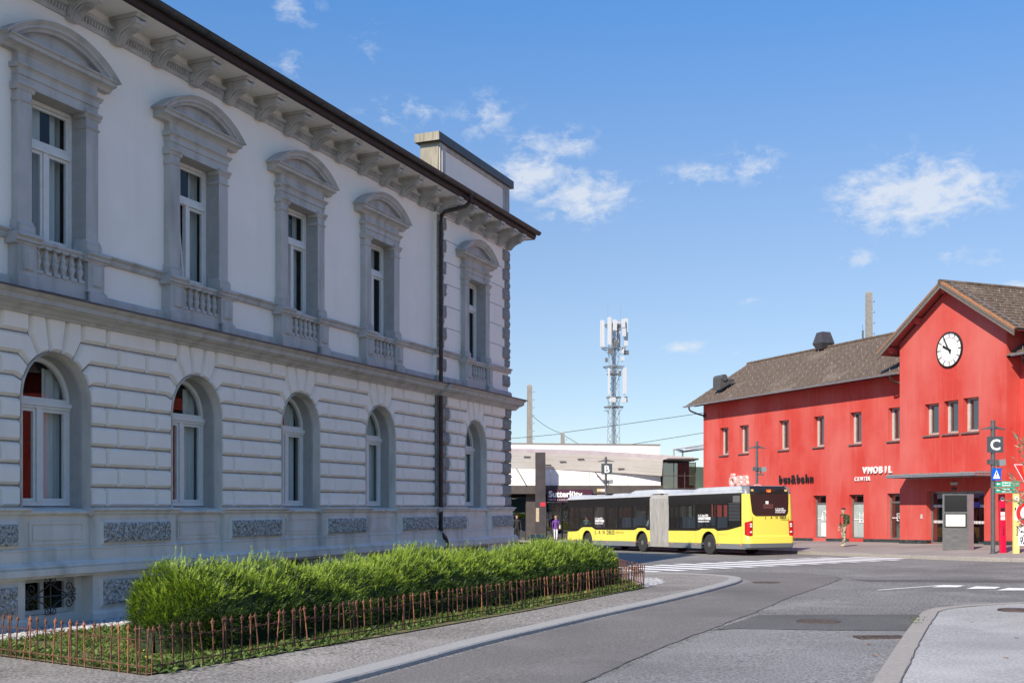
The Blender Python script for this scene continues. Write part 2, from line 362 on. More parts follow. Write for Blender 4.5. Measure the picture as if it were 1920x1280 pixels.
pav = sheet('pavement_by_villa', offset_line(KOs, .02)+[(-60,80),(-60,2.07)], pave_m, .058, .10)
kerb(pav, KOs, .32, .064, [kerb_m], 1.0)
sheet('lawn', [villa(-1.9,.1),(-8.4,16.05),(-3.97,12.45),(-1.55,16.67),(.38,20.41),(3.0,26.04),(2.82,29.89),villa(14.5,.1)], mat('soil', (.07,.075,.025), (.17,.15,.065), .95, 6, bump=.02, bscale=25), .075)
sheet('gravel_bed', [villa(-2.0,.0),villa(-2.0,1.22),villa(21.2,1.22),villa(21.2,.0)], mat('gravel_base', (.18,.18,.18), (.3,.3,.3), .95, 30), .082)
# asphalt repairs, each its own thin sheet
KA = [(p[0]+.05, p[1]) for p in KO[1:9]]
sheet('asphalt_lane_repair', [(.71,11.82),(2.03,15.07),(4.21,19.88),(5.62,23.25),(7.8,27.94),(8.35,29.3),(8.62,30.4),(8.6,31.3),(8.18,32.4),(7.39,33.4),(6.5,33.9),(5.2,33.2),(5.5,32.3),(6.2,30.6),(6.05,29.0)]+[(p[0]+.09,p[1]-.03) for p in reversed(KO[1:8])]+[(-4.9,4.0),(-2.4,4.0)], asph_p, .004)
sheet('asphalt_trench_repair', [(4.17,19.4),(6.78,19.05),(6.35,18.1),(5.7,16.55),(4.6,16.75),(3.35,17.2),(2.98,17.0)], asph_d, .005)
sheet('asphalt_near_lane', [(.74,11.7),(2.98,16.86),(3.35,17.1),(4.55,16.68),(5.68,16.45),(3.62,11.52),(1.2,5.5),(-2.0,5.5)], asph_l, .003)
sheet('asphalt_trench_far', [(8.6,29.2),(8.75,28.2),(12.4,26.6),(16.5,25.4),(16.5,26.5),(12.7,27.8)], asph_d, .004)
def ribbon(name, line, wdt, mat_, dz, parent=None):
    a = offset_line(line, wdt/2); b = offset_line(line, -wdt/2); m = MB()
    for i in range(len(line)-1): m.quad(*[(q[0],q[1],gz(*q)+dz) for q in (a[i],a[i+1],b[i+1],b[i])])
    o = m.build(name, mat_, parent)
    if parent is None: tag(o, kind='structure')
    return o
def wob(line, step=.4, amp=.03): return [(p.x+rnd.uniform(-amp,amp), p.y+rnd.uniform(-amp,amp)) for p in resample(line, step)]
ribbon('asphalt_joint', wob([(.71,11.82),(2.03,15.07),(4.21,19.88),(5.62,23.25),(7.8,27.94),(8.4,29.3),(8.66,30.5),(8.6,31.3),(8.18,32.5),(7.39,33.5)]), .022, seal_m, .008)
ribbon('asphalt_joint', wob([(2.98,17.0),(3.35,17.15),(4.6,16.72),(5.7,16.5)]), .025, seal_m, .008)
# crosswalk stripes
cw = tag(obj('crosswalk', None), kind='structure')
for k in range(-4, 9):
    c = Vector((6.75+.853*k*.98, 38.2+.522*k*.98)); d = Vector((.522,-.853)); p = Vector((.853,.522))
    ln = 1.85+rnd.uniform(-.06,.06); hw = .26
    if k == 8: ln = 1.2
    pts = [c+d*ln+p*hw, c+d*ln-p*hw, c-d*ln-p*hw, c-d*ln+p*hw]
    MB().poly([(q.x,q.y,gz(q.x,q.y)+.006) for q in pts]).build('stripe', paint_m, cw)
gw = tag(obj('give_way_line', None), kind='structure')
for pts in ([(8.0,25.0),(9.86,26.28),(9.83,26.38),(7.97,25.1)], [(9.42,25.75),(9.95,25.62),(10.32,26.14),(9.95,26.45)], [(9.92,25.05),(10.5,24.95),(10.85,25.45),(10.45,25.8)], [(10.32,24.42),(10.95,24.32),(11.3,24.85),(10.88,25.12)], [(10.8,23.85),(11.4,23.75),(11.75,24.25),(11.3,24.5)]):
    MB().poly([(q[0],q[1],gz(*q)+.007) for q in pts]).build('marking', paint_m, gw)
# pavement at the near right corner with its own kerb stones
RK = [(1.2,5.5),(3.62,11.52),(5.54,16.14),(6.5,18.4),(6.95,19.4),(7.45,20.02),(8.47,20.6),(9.6,20.95),(13,21.2),(20,21.0)]
RKs = smooth_line(RK, 2); RKr = RKs[::-1]
pr = sheet('pavement_at_corner', offset_line(RKr, .03)+[(60,-5),(60,21)][:1]+[(60,21)], pave_r, .036, .08)
kerb(pr, RKr, .26, .042, [kerb_t], .95, .012)
ribbon('asphalt_joint', wob(offset_line(RKr, .27)[6:], .3, .012), .014, seal_m, .047)
# station forecourt: rises from the kerb to the foot of the red facade
SK = [(-14,104),(-10,95),(1.9,69.5),(8.0,56.3),(11.95,47.68),(13.4,43.7),(14.57,40.95),(15.81,38.45),(17.2,36.6),(19.5,34.6),(24,31.6),(40,22)]
def st_tn(x, y): return ((x-O2[0])*U2[0]+(y-O2[1])*U2[1], (x-O2[0])*N2[0]+(y-O2[1])*N2[1])
SKt = [st_tn(*p) for p in SK]
def zf(t): return .155+(t-17.7)*.0172
def plaza_z(x, y):
    t, n = st_tn(x, y); nk = np.interp(t, [q[0] for q in SKt], [q[1] for q in SKt]); k = stat(t, nk)
    return float(zf(t)+(gz(*k)+.12-zf(t))*n/nk)
m = MB(); ts = list(np.linspace(-36, 60, 49))
for i, t in enumerate(ts):
    nk = np.interp(t, [q[0] for q in SKt], [q[1] for q in SKt])
    for k in range(9):
        n = nk*k/8-(.3 if k == 0 else 0); q = stat(t, n); m.v.append((q[0], q[1], plaza_z(*q)))
for i in range(len(ts)-1):
    for k in range(8): m.f.append((i*9+k, i*9+k+1, i*9+k+10, i*9+k+9)); m.mi.append(0)
plz = tag(m.build('forecourt', plaza_m), kind='structure')
m = MB()
for a, b in zip(SK[:-1], SK[1:]): m.quad((a[0],a[1],gz(*a)-.05),(b[0],b[1],gz(*b)-.05),(b[0],b[1],gz(*b)+.115),(a[0],a[1],gz(*a)+.115))
kerb(plz, resample(SK, .5) and [(p.x,p.y) for p in resample(SK[2:], .5)], .22, .128, [kerb_t], 1.4, .012)
# iron covers
def cover(name, x, y, r, dz, label, mat_, slots=True):
    m = MB(); z = gz(x,y)+dz
    m.lathe([(r*1.06,-.04),(r*1.06,.004),(r*.98,.004),(r*.97,.0),(r*.97,-.04)], 28)
    for i in range(-3, 4):
        hw = math.sqrt(max(0, r*r*.85-(i*r*.26)**2))
        m.box(-hw, hw, i*r*.26-r*.07, i*r*.26+r*.07, -.02, .006)
    m.lathe([(r*.97,-.03),(r*.97,.001),(.01,.001)], 28)
    return tag(m.build(name, mat_, None, (x,y,z)), label, 'manhole cover')
cov_m = mat('cast_iron_cover', (.06,.045,.04), (.13,.10,.085), .7, 20, metal=.3)
cover('manhole_cover', 4.83, 18.06, .32, .012, 'round iron manhole cover set in the dark trench repair', cov_m)
cover('manhole_cover', 6.29, 28.34, .32, .012, 'small iron manhole cover near the rounded kerb tip', cov_m)
cover('manhole_cover', 8.45, 19.1, .32, .05, 'round iron cover in the pavement at the near right corner', cov_m)
cover('manhole_cover', -5.1, 14.9, .42, .09, 'rusty round cover lying in the lawn behind the fence', mat('rusty_cover', (.10,.045,.03), (.2,.09,.06), .9, 15))
m = MB(); frame_rect(m, -.33, .33, -.16, .16, -.01, .01, .035)
dg_ = MB(); dg_.v = [(v[0], v[2], v[1]) for v in m.v]; dg_.f = m.f; dg_.mi = m.mi
for i in range(9): dg_.box(-.28+i*.07-.012, -.28+i*.07+.012, -.125, .125, -.01, .008)
dg_.box(-.3,.3,-.13,.13,-.03,-.012)
gr = tag(dg_.build('drain_grate', cov_m, None, (5.02,15.62,gz(5.02,15.62)+.012)), 'rectangular drain grate beside the right kerb', 'drain'); gr.rotation_euler.z = R(4)
# fallen leaves on the near road and pavement
leaf_b = mat('fallen_leaf', (.22,.09,.03), (.38,.2,.07), .9, 30)
fallen = [(8.2,14.9,.04),(7.0,14.0,.04),(8.9,15.8,.04),(6.6,15.0,.04),(9.0,13.2,.04),(5.6,13.0,.04),(7.6,12.4,.04),(8.7,12.1,.04),(4.3,13.6,.01),(4.6,14.8,.01),(8.6,17.4,.04),(7.7,16.6,.04),(6.1,12.3,.04),(9.6,14.6,.04),(3.6,29.3,.07),(4.1,28.6,.07),(4.9,28.8,.07),(6.5,27.2,.01),(7.4,13.3,.04),(6.9,17.2,.04)]
for (x, y, dz) in fallen:
    m = MB(); a = rnd.uniform(0,6); r = rnd.uniform(.03,.05); pts = [(1,0),(.4,.38),(-.5,.3),(-1,0),(-.5,-.34),(.4,-.36)]
    m.add([(r*(p[0]*math.cos(a)-p[1]*math.sin(a)), r*(p[0]*math.sin(a)+p[1]*math.cos(a)), .012*abs(p[1])*2) for p in pts]+[(0,0,.002)], [(i,(i+1)%6,6) for i in range(6)])
    tag(m.build('fallen_leaf', leaf_b, None, (x,y,gz(x,y)+dz+.004)), 'dry brown leaf lying on the asphalt', 'leaf', 'dry leaves scattered on road and pavement')

# ------------------------------------------------------------------ grey and white villa on the left
VRZ = math.atan2(D1[1], D1[0])
vl = thing('villa_building', (P0[0], P0[1], 0), VRZ, 'two-storey white and grey villa with arched lower windows and bracketed eaves', 'building')
BAYS = [-2.4, 1.185, 4.77, 8.355, 11.94]; PAV = 17.42; PX0, PX1, PN = 14.98, 20.05, .11      # corner pavilion stands PN proud
HW = .737; ZS = 3.58; RY = .775; Z0 = 1.835; CH = .345; ZT = 4.94; GD = .075                  # arch half width, springing, rise, first course, course height
XL = -4.2
def arc(c, a0, a1, k, hw=HW, ry=RY, zs=ZS): return [(c+hw*math.sin(R(a0+(a1-a0)*i/k)), zs+ry*math.cos(R(a0+(a1-a0)*i/k))) for i in range(k+1)]
# wall sheets (groove plane) with arched openings, upper wall, reveals
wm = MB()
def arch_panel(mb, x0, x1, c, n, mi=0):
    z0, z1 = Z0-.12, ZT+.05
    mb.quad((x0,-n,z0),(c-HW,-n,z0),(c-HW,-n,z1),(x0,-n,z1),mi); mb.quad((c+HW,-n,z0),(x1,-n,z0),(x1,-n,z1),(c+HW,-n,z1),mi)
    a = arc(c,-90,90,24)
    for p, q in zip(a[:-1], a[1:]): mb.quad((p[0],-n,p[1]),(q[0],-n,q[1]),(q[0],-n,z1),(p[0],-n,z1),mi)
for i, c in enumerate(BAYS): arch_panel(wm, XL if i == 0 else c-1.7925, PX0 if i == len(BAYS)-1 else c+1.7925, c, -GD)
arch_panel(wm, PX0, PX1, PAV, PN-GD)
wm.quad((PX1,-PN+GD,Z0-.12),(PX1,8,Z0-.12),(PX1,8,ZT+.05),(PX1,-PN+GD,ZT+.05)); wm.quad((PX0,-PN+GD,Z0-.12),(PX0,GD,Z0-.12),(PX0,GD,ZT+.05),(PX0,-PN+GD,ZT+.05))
wm.build('lower_wall', mat('joint_shade', (.22,.20,.18), (.32,.29,.26), .95, 6), vl)  # groove plane painted dark for the shade in the joints, with some dirt
um = MB(); UN = -.10
UH = [(c-.59, c+.59, 6.11, 8.44) for c in BAYS]
wall_holes(um, XL, PX0, 5.25, 10.4, UH, UN); UP = (PAV-.59, PAV+.59, 6.11, 8.44); wall_holes(um, PX0, PX1, 5.25, 10.4, [UP], UN+PN)
um.quad((PX1,-UN-PN,5.25),(PX1,8,5.25),(PX1,8,10.4),(PX1,-UN-PN,10.4)); um.quad((PX0,-UN-PN,5.25),(PX0,-UN,5.25),(PX0,-UN,10.4),(PX0,-UN-PN,10.4))
um.build('upper_wall', stucco, vl)
# reveals
def reveal(c, nf):
    m = MB(); a = arc(c,-90,90,24); a = [(c-HW,1.80)]+a+[(c+HW,1.80)]
    s = .045; b = arc(c,-90,90,24,HW-s,RY-s); b = [(c-HW+s,1.80)]+b+[(c+HW-s,1.80)]
    for (p,q,u,v) in zip(a[:-1],a[1:],b[:-1],b[1:]):
        m.quad((p[0],-nf,p[1]),(q[0],-nf,q[1]),(q[0],-nf+.19,q[1]),(p[0],-nf+.19,p[1]),0)
        m.quad((p[0],-nf+.19,p[1]),(q[0],-nf+.19,q[1]),(v[0],-nf+.19,v[1]),(u[0],-nf+.19,u[1]),1)
        m.quad((u[0],-nf+.19,u[1]),(v[0],-nf+.19,v[1]),(v[0],-nf+.62,v[1]),(u[0],-nf+.62,u[1]),1)
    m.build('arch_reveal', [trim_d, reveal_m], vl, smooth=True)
# arched casement window: frame, transom, leaves, panes, curtains, dark room behind
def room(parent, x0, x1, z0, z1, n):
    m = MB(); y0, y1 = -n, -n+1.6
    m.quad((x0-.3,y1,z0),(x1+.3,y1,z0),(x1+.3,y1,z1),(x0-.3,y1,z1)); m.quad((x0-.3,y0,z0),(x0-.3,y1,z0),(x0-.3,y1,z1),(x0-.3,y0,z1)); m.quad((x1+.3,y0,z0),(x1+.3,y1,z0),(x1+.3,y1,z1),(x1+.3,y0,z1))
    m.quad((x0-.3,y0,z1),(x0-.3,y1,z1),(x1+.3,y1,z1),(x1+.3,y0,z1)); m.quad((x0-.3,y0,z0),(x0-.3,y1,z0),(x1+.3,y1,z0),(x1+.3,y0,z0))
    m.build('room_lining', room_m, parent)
def curtain(parent, x0, x1, z0, z1, n, ph=0.0, mat_=None):
    m = MB(); k = max(4, int((x1-x0)/.035)); 
    for i in range(k+1):
        x = x0+(x1-x0)*i/k; y = -n+.025*math.sin(i*1.25+ph)+.012*math.sin(i*.6+ph*2)
        m.v += [(x,y,z0),(x,y,z1)]
    for i in range(k): m.f.append((2*i,2*i+2,2*i+3,2*i+1)); m.mi.append(0)
    m.build('curtain', mat_ or curtain_m, parent, smooth=True, fix=False)
def arch_window(c, nf, ph):
    n = nf-.48; s = .05; hw, ry = HW-s, RY-s; zb, zt = 1.86, ZS-.06; m = MB(); t = .075
    m.nb(c-hw,c-hw+t,n,n+.07,zb,ZS); m.nb(c+hw-t,c+hw,n,n+.07,zb,ZS); m.nb(c-hw+t,c+hw-t,n,n+.07,zb,zb+.07)
    a = arc(c,-90,90,24,hw,ry); b = arc(c,-90,90,24,hw-t,ry-t)
    for (p,q,u,v) in zip(a[:-1],a[1:],b[:-1],b[1:]):
        m.add([(w_[0],y,w_[1]) for y in (-n,-n-.07) for w_ in (p,q,v,u)], [(0,1,2,3),(7,6,5,4),(0,1,5,4),(2,3,7,6)])
    m.nb(c-hw+t,c+hw-t,n,n+.08,ZS,ZS+.06)                       # rail of the fanlight
    m.nb(c-hw,c+hw,n,n+.115,ZS-.075,ZS-.003); m.nb(c-hw,c+hw,n,n+.09,ZS-.12,ZS-.078)       # transom mouldings
    m.nb(c-.055,c+.055,n,n+.085,zb+.07,ZS-.12)                 # meeting stile
    for x0, x1 in ((c-hw+t,c-.055),(c+.055,c+hw-t)): frame_rect(m, x0+.003, x1-.003, zb+.073, ZS-.123, n+.005, n+.06, .05)
    f = m.build('arched_window', frame_m, vl)
    for x0, x1 in ((c-hw+t+.04,c-.09),(c+.09,c+hw-t-.04)):
        g = MB(); tw = rnd.uniform(-.006,.006); g.quad((x0,-n-.03+tw,zb+.11),(x1,-n-.03-tw,zb+.11),(x1,-n-.03-tw,ZS-.16),(x0,-n-.03+tw,ZS-.16)); g.build('pane', pane_m, f)
    g = MB(); g.poly([(p[0],-n-.03,p[1]) for p in arc(c,-86,86,20,hw-t+.01,ry-t+.01)]+[(c+hw-t,-n-.03,ZS+.05),(c-hw+t,-n-.03,ZS+.05)]); g.build('pane', pane_m, f)
    curtain(f, c-hw+.02, c-.16, zb, ZS+RY-.12, n-.12, ph); curtain(f, c+.25, c+hw-.05, zb, ZS+RY-.2, n-.12, ph+2)
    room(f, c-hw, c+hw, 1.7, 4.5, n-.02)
for i, c in enumerate(BAYS): reveal(c, -.0); arch_window(c, 0, i*1.7)
reveal(PAV, PN); arch_window(PAV, PN, 4)
# rusticated blocks: each one a chamfered stone
def inset(pts, d):
    n = len(pts); area = sum(pts[i][0]*pts[(i+1)%n][1]-pts[(i+1)%n][0]*pts[i][1] for i in range(n)); sg = 1 if area > 0 else -1; out = []
    for i in range(n):
        a, b, c = Vector(pts[i-1]), Vector(pts[i]), Vector(pts[(i+1)%n]); e1 = (b-a).normalized(); e2 = (c-b).normalized()
        n1 = Vector((-e1.y,e1.x))*sg; n2 = Vector((-e2.y,e2.x))*sg; bis = n1+n2; L = bis.length
        bis = n1 if L < 1e-6 else bis/L; k = d/max(.45, bis.dot(n1)); out.append((b.x+bis.x*k, b.y+bis.y*k))
    return out
def block(pts, nf, name='stone_block', mat_=None, g=.013, ch=.045, gd=GD):
    p = inset(pts, g); q = inset(pts, g+ch); n = len(p); m = MB(); jit = rnd.uniform(-.003,.003)
    m.add([(a[0],-nf+gd+.002,a[1]) for a in p]+[(a[0],-nf+jit,a[1]) for a in q], [(i,(i+1)%n,n+(i+1)%n,n+i) for i in range(n)]+[tuple(range(n,2*n))])
    return m.build(name, mat_ or block_m, vl)
zc = [Z0+CH*k for k in range(9)]+[ZT]
def rad(c, phi, z, sg):          # radial joint from the arch up to level z
    px, pz = HW*math.sin(R(phi)), ZS+RY*math.cos(R(phi)); d = (z-pz)/math.cos(R(phi)); return (c+sg*(px+d*math.sin(R(phi))), z)
def mir(pts, c): return [(2*c-x, z) for x, z in pts][::-1]
def voussoirs(c, nf, ja, jb):
    """stones round the arch; ja(k)/jb(k) give the x distance of the first vertical joint right/left of centre"""
    for sg, jf in ((1, ja), (-1, jb)):
        def put(pts): block([(c+sg*(x-c), z) for x, z in pts] if sg == 1 else [(2*c-x, z) for x, z in pts], nf)
        r30, r50, r70 = rad(c,30,zc[8],1), rad(c,50,zc[7],1), rad(c,70,zc[6],1)
        k10 = (c+HW*math.sin(R(10)), ZS+RY*math.cos(R(10))); t10 = (c+HW*math.sin(R(10))+(ZT-k10[1])*math.tan(R(10)), ZT)
        put(arc(c,10,30,3)+[r30,(r30[0],ZT),t10])
        put([(r30[0],zc[8]),(c+jf(8),zc[8]),(c+jf(8),ZT),(r30[0],ZT)])
        put(arc(c,30,50,3)+[r50,(c+jf(7),zc[7]),(c+jf(7),zc[8]),r30])
        put(arc(c,50,70,3)+[r70,(c+jf(6),zc[6]),(c+jf(6),zc[7]),r50])
        put(arc(c,70,90,3)+[(c+HW,zc[5]),(c+jf(5),zc[5]),(c+jf(5),zc[6]),r70])
    k10 = HW*math.sin(R(10)); zt = ZS+RY*math.cos(R(10)); dx = (ZT-zt)*math.tan(R(10))
    block(arc(c,-10,10,3)+[(c+k10+dx,ZT),(c-k10-dx,ZT)], nf)
std = lambda k: HW+(.42 if k % 2 == 0 else .70)
for c in BAYS: voussoirs(c, 0, std, std)
def rows(x0, x1, nf, ks, cuts):
    for k in ks:
        xs = [x0]+[x for x in cuts(k) if x0 < x < x1]+[x1]
        for a, b in zip(xs[:-1], xs[1:]): block([(a,zc[k]),(b,zc[k]),(b,zc[k+1]),(a,zc[k+1])], nf)
for a, b in zip(BAYS[:-1], BAYS[1:]):
    rows(a+HW, b-HW, 0, range(5), lambda k: [a+std(k), b-std(k)])
    for k in range(5, 9): block([(a+std(k),zc[k]),(b-std(k),zc[k]),(b-std(k),zc[k+1]),(a+std(k),zc[k+1])], 0)
a = BAYS[-1]; rows(a+HW, PX0-.02, 0, range(5), lambda k: [a+std(k), a+std(k)+1.27*(1 if k % 2 == 0 else .6)])
for k in range(5, 9): rows(a+std(k), PX0-.02, 0, [k], lambda k: [a+std(k)+1.27*(1 if k % 2 == 0 else .6)])
rows(XL, BAYS[0]-HW, 0, range(5), lambda k: [BAYS[0]-std(k)])
for k in range(5, 9): block([(XL,zc[k]),(BAYS[0]-std(k),zc[k]),(BAYS[0]-std(k),zc[k+1]),(XL,zc[k+1])], 0)
qw = lambda k: .62 if k % 2 else .42                                       # quoin width of a course
pj = lambda k: HW+(.40 if k % 2 == 0 else .55)
voussoirs(PAV, PN, lambda k: min(pj(k), PX1-qw(k)-PAV-.05), lambda k: pj(k))
for k in range(9):
    l0, l1, r0, r1 = PX0+.08+qw(k), PAV-HW, PAV+HW, PX1-qw(k)
    if k < 5:
        rows(l0, l1, PN, [k], lambda k: [PAV-pj(k)]); rows(r0, r1, PN, [k], lambda k: [PAV+pj(k)])
    else:
        block([(l0,zc[k]),(PAV-pj(k),zc[k]),(PAV-pj(k),zc[k+1]),(l0,zc[k+1])], PN)
        if PAV+pj(k) < r1-.1: block([(PAV+pj(k),zc[k]),(r1,zc[k]),(r1,zc[k+1]),(PAV+pj(k),zc[k+1])], PN)
# rock-faced quoins and panels
def rocky(w_, h_, d_, seed, amp=.022, cell=.055, side=False):
    """rock-faced slab standing on y=0, facing -y, w_ x h_, hewn front"""
    r_ = random.Random(seed); nx, nz_ = max(3, int(w_/cell)), max(3, int(h_/cell)); m = MB()
    for k in range(nz_+1):
        for i in range(nx+1):
            e = i in (0,nx) or k in (0,nz_); x, z = w_*i/nx, h_*k/nz_
            if not e: x += r_.uniform(-.3,.3)*w_/nx; z += r_.uniform(-.3,.3)*h_/nz_
            m.v.append((x, -(d_*.45 if e else d_+r_.uniform(-amp,amp)), z))
    for k in range(nz_):
        for i in range(nx): m.f.append((k*(nx+1)+i, k*(nx+1)+i+1, (k+1)*(nx+1)+i+1, (k+1)*(nx+1)+i)); m.mi.append(0)
    for (p,q) in [((0,k),(0,k+1)) for k in range(nz_)]+[((nx,k),(nx,k+1)) for k in range(nz_)]: 
        a_, b_ = m.v[p[1]*(nx+1)+p[0]], m.v[q[1]*(nx+1)+q[0]]; m.quad(a_, b_, (b_[0],0,b_[2]), (a_[0],0,a_[2]))
    for i in range(nx):
        for k in (0,nz_): a_, b_ = m.v[k*(nx+1)+i], m.v[k*(nx+1)+i+1]; m.quad(a_, b_, (b_[0],0,b_[2]), (a_[0],0,a_[2]))
    return m
for k in range(9):
    h = zc[k+1]-zc[k]-.03
    for x0, x1 in ((PX0+.06, PX0+.06+qw(k)),(PX1-qw(k)+.02, PX1+.05)):
        rocky(x1-x0, h, .10, k+int(x0*10), .014, .06).build('quoin_stone', quoin_m, vl, (x0, -PN+GD+.01, zc[k]+.015))
    o = rocky(.5 if k % 2 else .75, h, .10, 90+k, .014).build('quoin_stone', quoin_m, vl, (PX1-.045, -PN+.0, zc[k]+.015)); o.rotation_euler.z = R(90)
z = 5.60; k = 0
while z < 9.85:
    h = .36 if k % 2 == 0 else .25; wq = .50 if k % 2 == 0 else .34
    if 5.93 < z < 6.2: z = 6.22
    for x0 in (PX0+.06, PX1-wq+.05):
        rocky(wq, h-.02, .075, 300+k+int(x0), .012, .055).build('quoin_stone', quoin_m, vl, (x0, -UN-PN+.003, z))
    o = rocky(.45, h-.02, .075, 400+k, .012, .055).build('quoin_stone', quoin_m, vl, (PX1-.01, -UN-PN+.02, z)); o.rotation_euler.z = R(90)
    if k % 2 == 0 and z > 6.2:
        m = MB(); zz = z+.36
        for a_, b_ in ((PX0+.62, PAV-.9), (PAV+.9, PX1-.5)):
            m.nb(a_, b_, UN+PN+.001, UN+PN+.004, zz-.007, zz+.007)
        m.build('wall_joint', mat('joint_shadow', (.16,.16,.17), None, .9), vl)
    z += h; k += 1
# basement, water table, dado
def segs(): return [(XL, PX0, 0, BAYS), (PX0, PX1, PN, [PAV])]
bm_ = MB(); lm = MB(); dm = MB()
def bays_edges(x0, x1, cs): return [x0]+[q for c in cs for q in (c-HW, c+HW)]+[x1]
for (x0, x1, pn, cs) in segs():
    e = bays_edges(x0, x1, cs); xe = x1+(.0 if pn == 0 else .03)
    piers = [(e[i], e[i+1]) for i in range(0, len(e), 2)]
    for (a_, b_) in piers:
        bm_.nb(a_, b_, -.45, pn+.05, -.75, .75); bm_.nb(a_-.03, b_+.03, -.45, pn+.095, -.75, .04); bm_.prof([(-.2,.04),(pn+.093,.04),(pn+.052,.085),(-.2,.085)], a_-.028, b_+.028)
        dm.nb(a_, b_, -.2, pn+.06, .94, 1.73); dm.nb(a_-.028, b_+.028, -.2, pn+.09, .94, 1.14); dm.prof([(-.1,1.14),(pn+.088,1.14),(pn+.105,1.15),(pn+.10,1.165),(pn+.062,1.185),(-.1,1.185)], a_-.025, b_+.025)
        dm.prof([(-.1,1.70),(pn+.062,1.70),(pn+.10,1.735),(pn+.10,1.765),(pn+.155,1.79),(pn+.155,1.815),(pn+.0,1.838),(-.1,1.838)], a_-.06, b_+.06)
    for c in cs:
        a_, b_ = c-HW, c+HW
        # recessed basement bay with a window hole
        wall_holes(bm_, a_, b_, -.75, .76, [(c-.56,c+.56,.09,.68)], pn-.19, 0, .2)
        dm.nb(a_+.001, b_-.001, -.3, pn-.02, .94, 1.735); dm.nb(a_+.03, b_-.03, -.3, pn+.012, .94, 1.14); dm.prof([(-.1,1.14),(pn+.01,1.14),(pn+.028,1.15),(pn+.02,1.165),(pn-.018,1.185),(-.1,1.185)], a_+.027, b_-.027)
        frame_rect(dm, c-.60, c+.60, 1.24, 1.60, pn-.03, pn-.002, .035); dm.nb(c-.52, c+.52, pn-.03, pn-.008, 1.31, 1.53)
        dm.prof([(-.60,1.72),(pn+.03,1.72),(pn+.05,1.745),(pn+.05,1.77),(pn-.02,1.80),(-.60,1.855)], a_+.001, b_-.001)    # sloping sill
    xr = xe+.16 if pn else x1
    lm.prof([(-.1,.70),(pn+.10,.70),(pn+.12,.735),(pn+.19,.75),(pn+.19,.85),(pn+.155,.857),(pn+.17,.885),(pn+.15,.915),(pn+.115,.925),(pn+.085,.96),(-.1,.96)], x0, xr)
bm_.nb(PX1-.4, PX1+.05, -8, PN+.05-.2, -.75, .75); dm.nb(PX1-.4, PX1+.05, -8, PN-.14, .94, 1.83)
lm.box(PX1-.3, PX1+.19, .05, 8, .71, .90)
bm_.build('basement_wall', trim_d, vl); lm.build('water_table', trim_d, vl); dm.build('dado', trim_d, vl)
sd = 0
for (x0, x1, pn, cs) in segs():
    e = bays_edges(x0, x1, cs)
    for i in range(0, len(e), 2):
        a_, b_ = e[i], e[i+1]; a2, b2 = a_+.20, b_-.20
        if pn == 0 and i == len(e)-2: b2 = b_-.08
        if pn and i == 0: a2 = a_+.05
        if pn and i == len(e)-2: b2 = b_-.08
        for (z0, z1, nn) in ((1.235, 1.575, pn+.06), (.18, .60, pn+.05)):
            m = MB(); ov = .055
            m.add([(x,-nn-.001,z) for x, z in ((a2-ov,z0-ov),(b2+ov,z0-ov),(b2+ov,z1+ov),(a2-ov,z1+ov))]+[(x,-nn-.04,z) for x, z in ((a2,z0),(b2,z0),(b2,z1),(a2,z1))], [(0,1,5,4),(1,2,6,5),(2,3,7,6),(3,0,4,7),(4,5,6,7)])
            p = m.build('panel_frame', trim_d, vl); sd += 1
            rocky(b2-a2, z1-z0, .045, sd, .02, .04).build('rock_faced_panel', rough_stone, p, (a2, -nn-.035, z0))
# basement windows behind scrolled grilles
def spiral(cx_, cz_, r0, turns, a0, sgn, n, k=22, r1=.012):
    return [(cx_+(r0+(r1-r0)*i/k)*math.cos(a0+sgn*turns*2*math.pi*i/k), -n, cz_+(r0+(r1-r0)*i/k)*math.sin(a0+sgn*turns*2*math.pi*i/k)) for i in range(k+1)]
gm = MB(); rr = .011
gm.tube([(0,0,-.30),(0,0,.30)], rr, 6); gm.tube([(-.57,0,0),(.57,0,0)], rr, 6)
for sx_ in (-1,1):
    for sz_ in (-1,1):
        # quarter bow from the arm ends into volutes
        P = [(sx_*(.02+.36*math.sin(t_)), 0, sz_*(.20-.19*math.sin(t_)**.8+.0*t_)) for t_ in [0,.25,.5,.75,1.0,1.25,1.5]]
        gm.tube(P, rr, 6)
        gm.tube([(p[0],p[1],p[2]) for p in spiral(sx_*.40, sz_*.13, .10, 1.4, R(-90 if sz_ > 0 else 90), sx_*sz_, 0)], rr*.9, 6)
        gm.tube(spiral(sx_*.075, sz_*.245, .062, 1.3, R(180 if sx_ > 0 else 0), sx_*-sz_, 0), rr*.9, 6)
    for sz_ in (-1,1): gm.tube(spiral(sx_*.52, sz_*.065, .06, 1.2, R(-90 if sz_ > 0 else 90), -sx_*sz_, 0), rr*.9, 6)
gme = gm.mesh('window_grille', iron_m, True)
for (x0, x1, pn, cs) in segs():
    for c in cs:
        m = MB(); frame_rect(m, c-.56, c+.56, .09, .68, pn-.40, pn-.34, .07); m.nb(c-.035, c+.035, pn-.40, pn-.345, .16, .61)
        f = m.build('basement_window', frame_m, vl); g = MB(); g.quad((c-.5,-pn+.37,.15),(c+.5,-pn+.37,.15),(c+.5,-pn+.37,.62),(c-.5,-pn+.37,.62)); g.build('pane', pane_m, f)
        room(f, c-.5, c+.5, .0, .75, pn-.42); obj('window_grille', gme, f, (c, -pn+.16, .385))
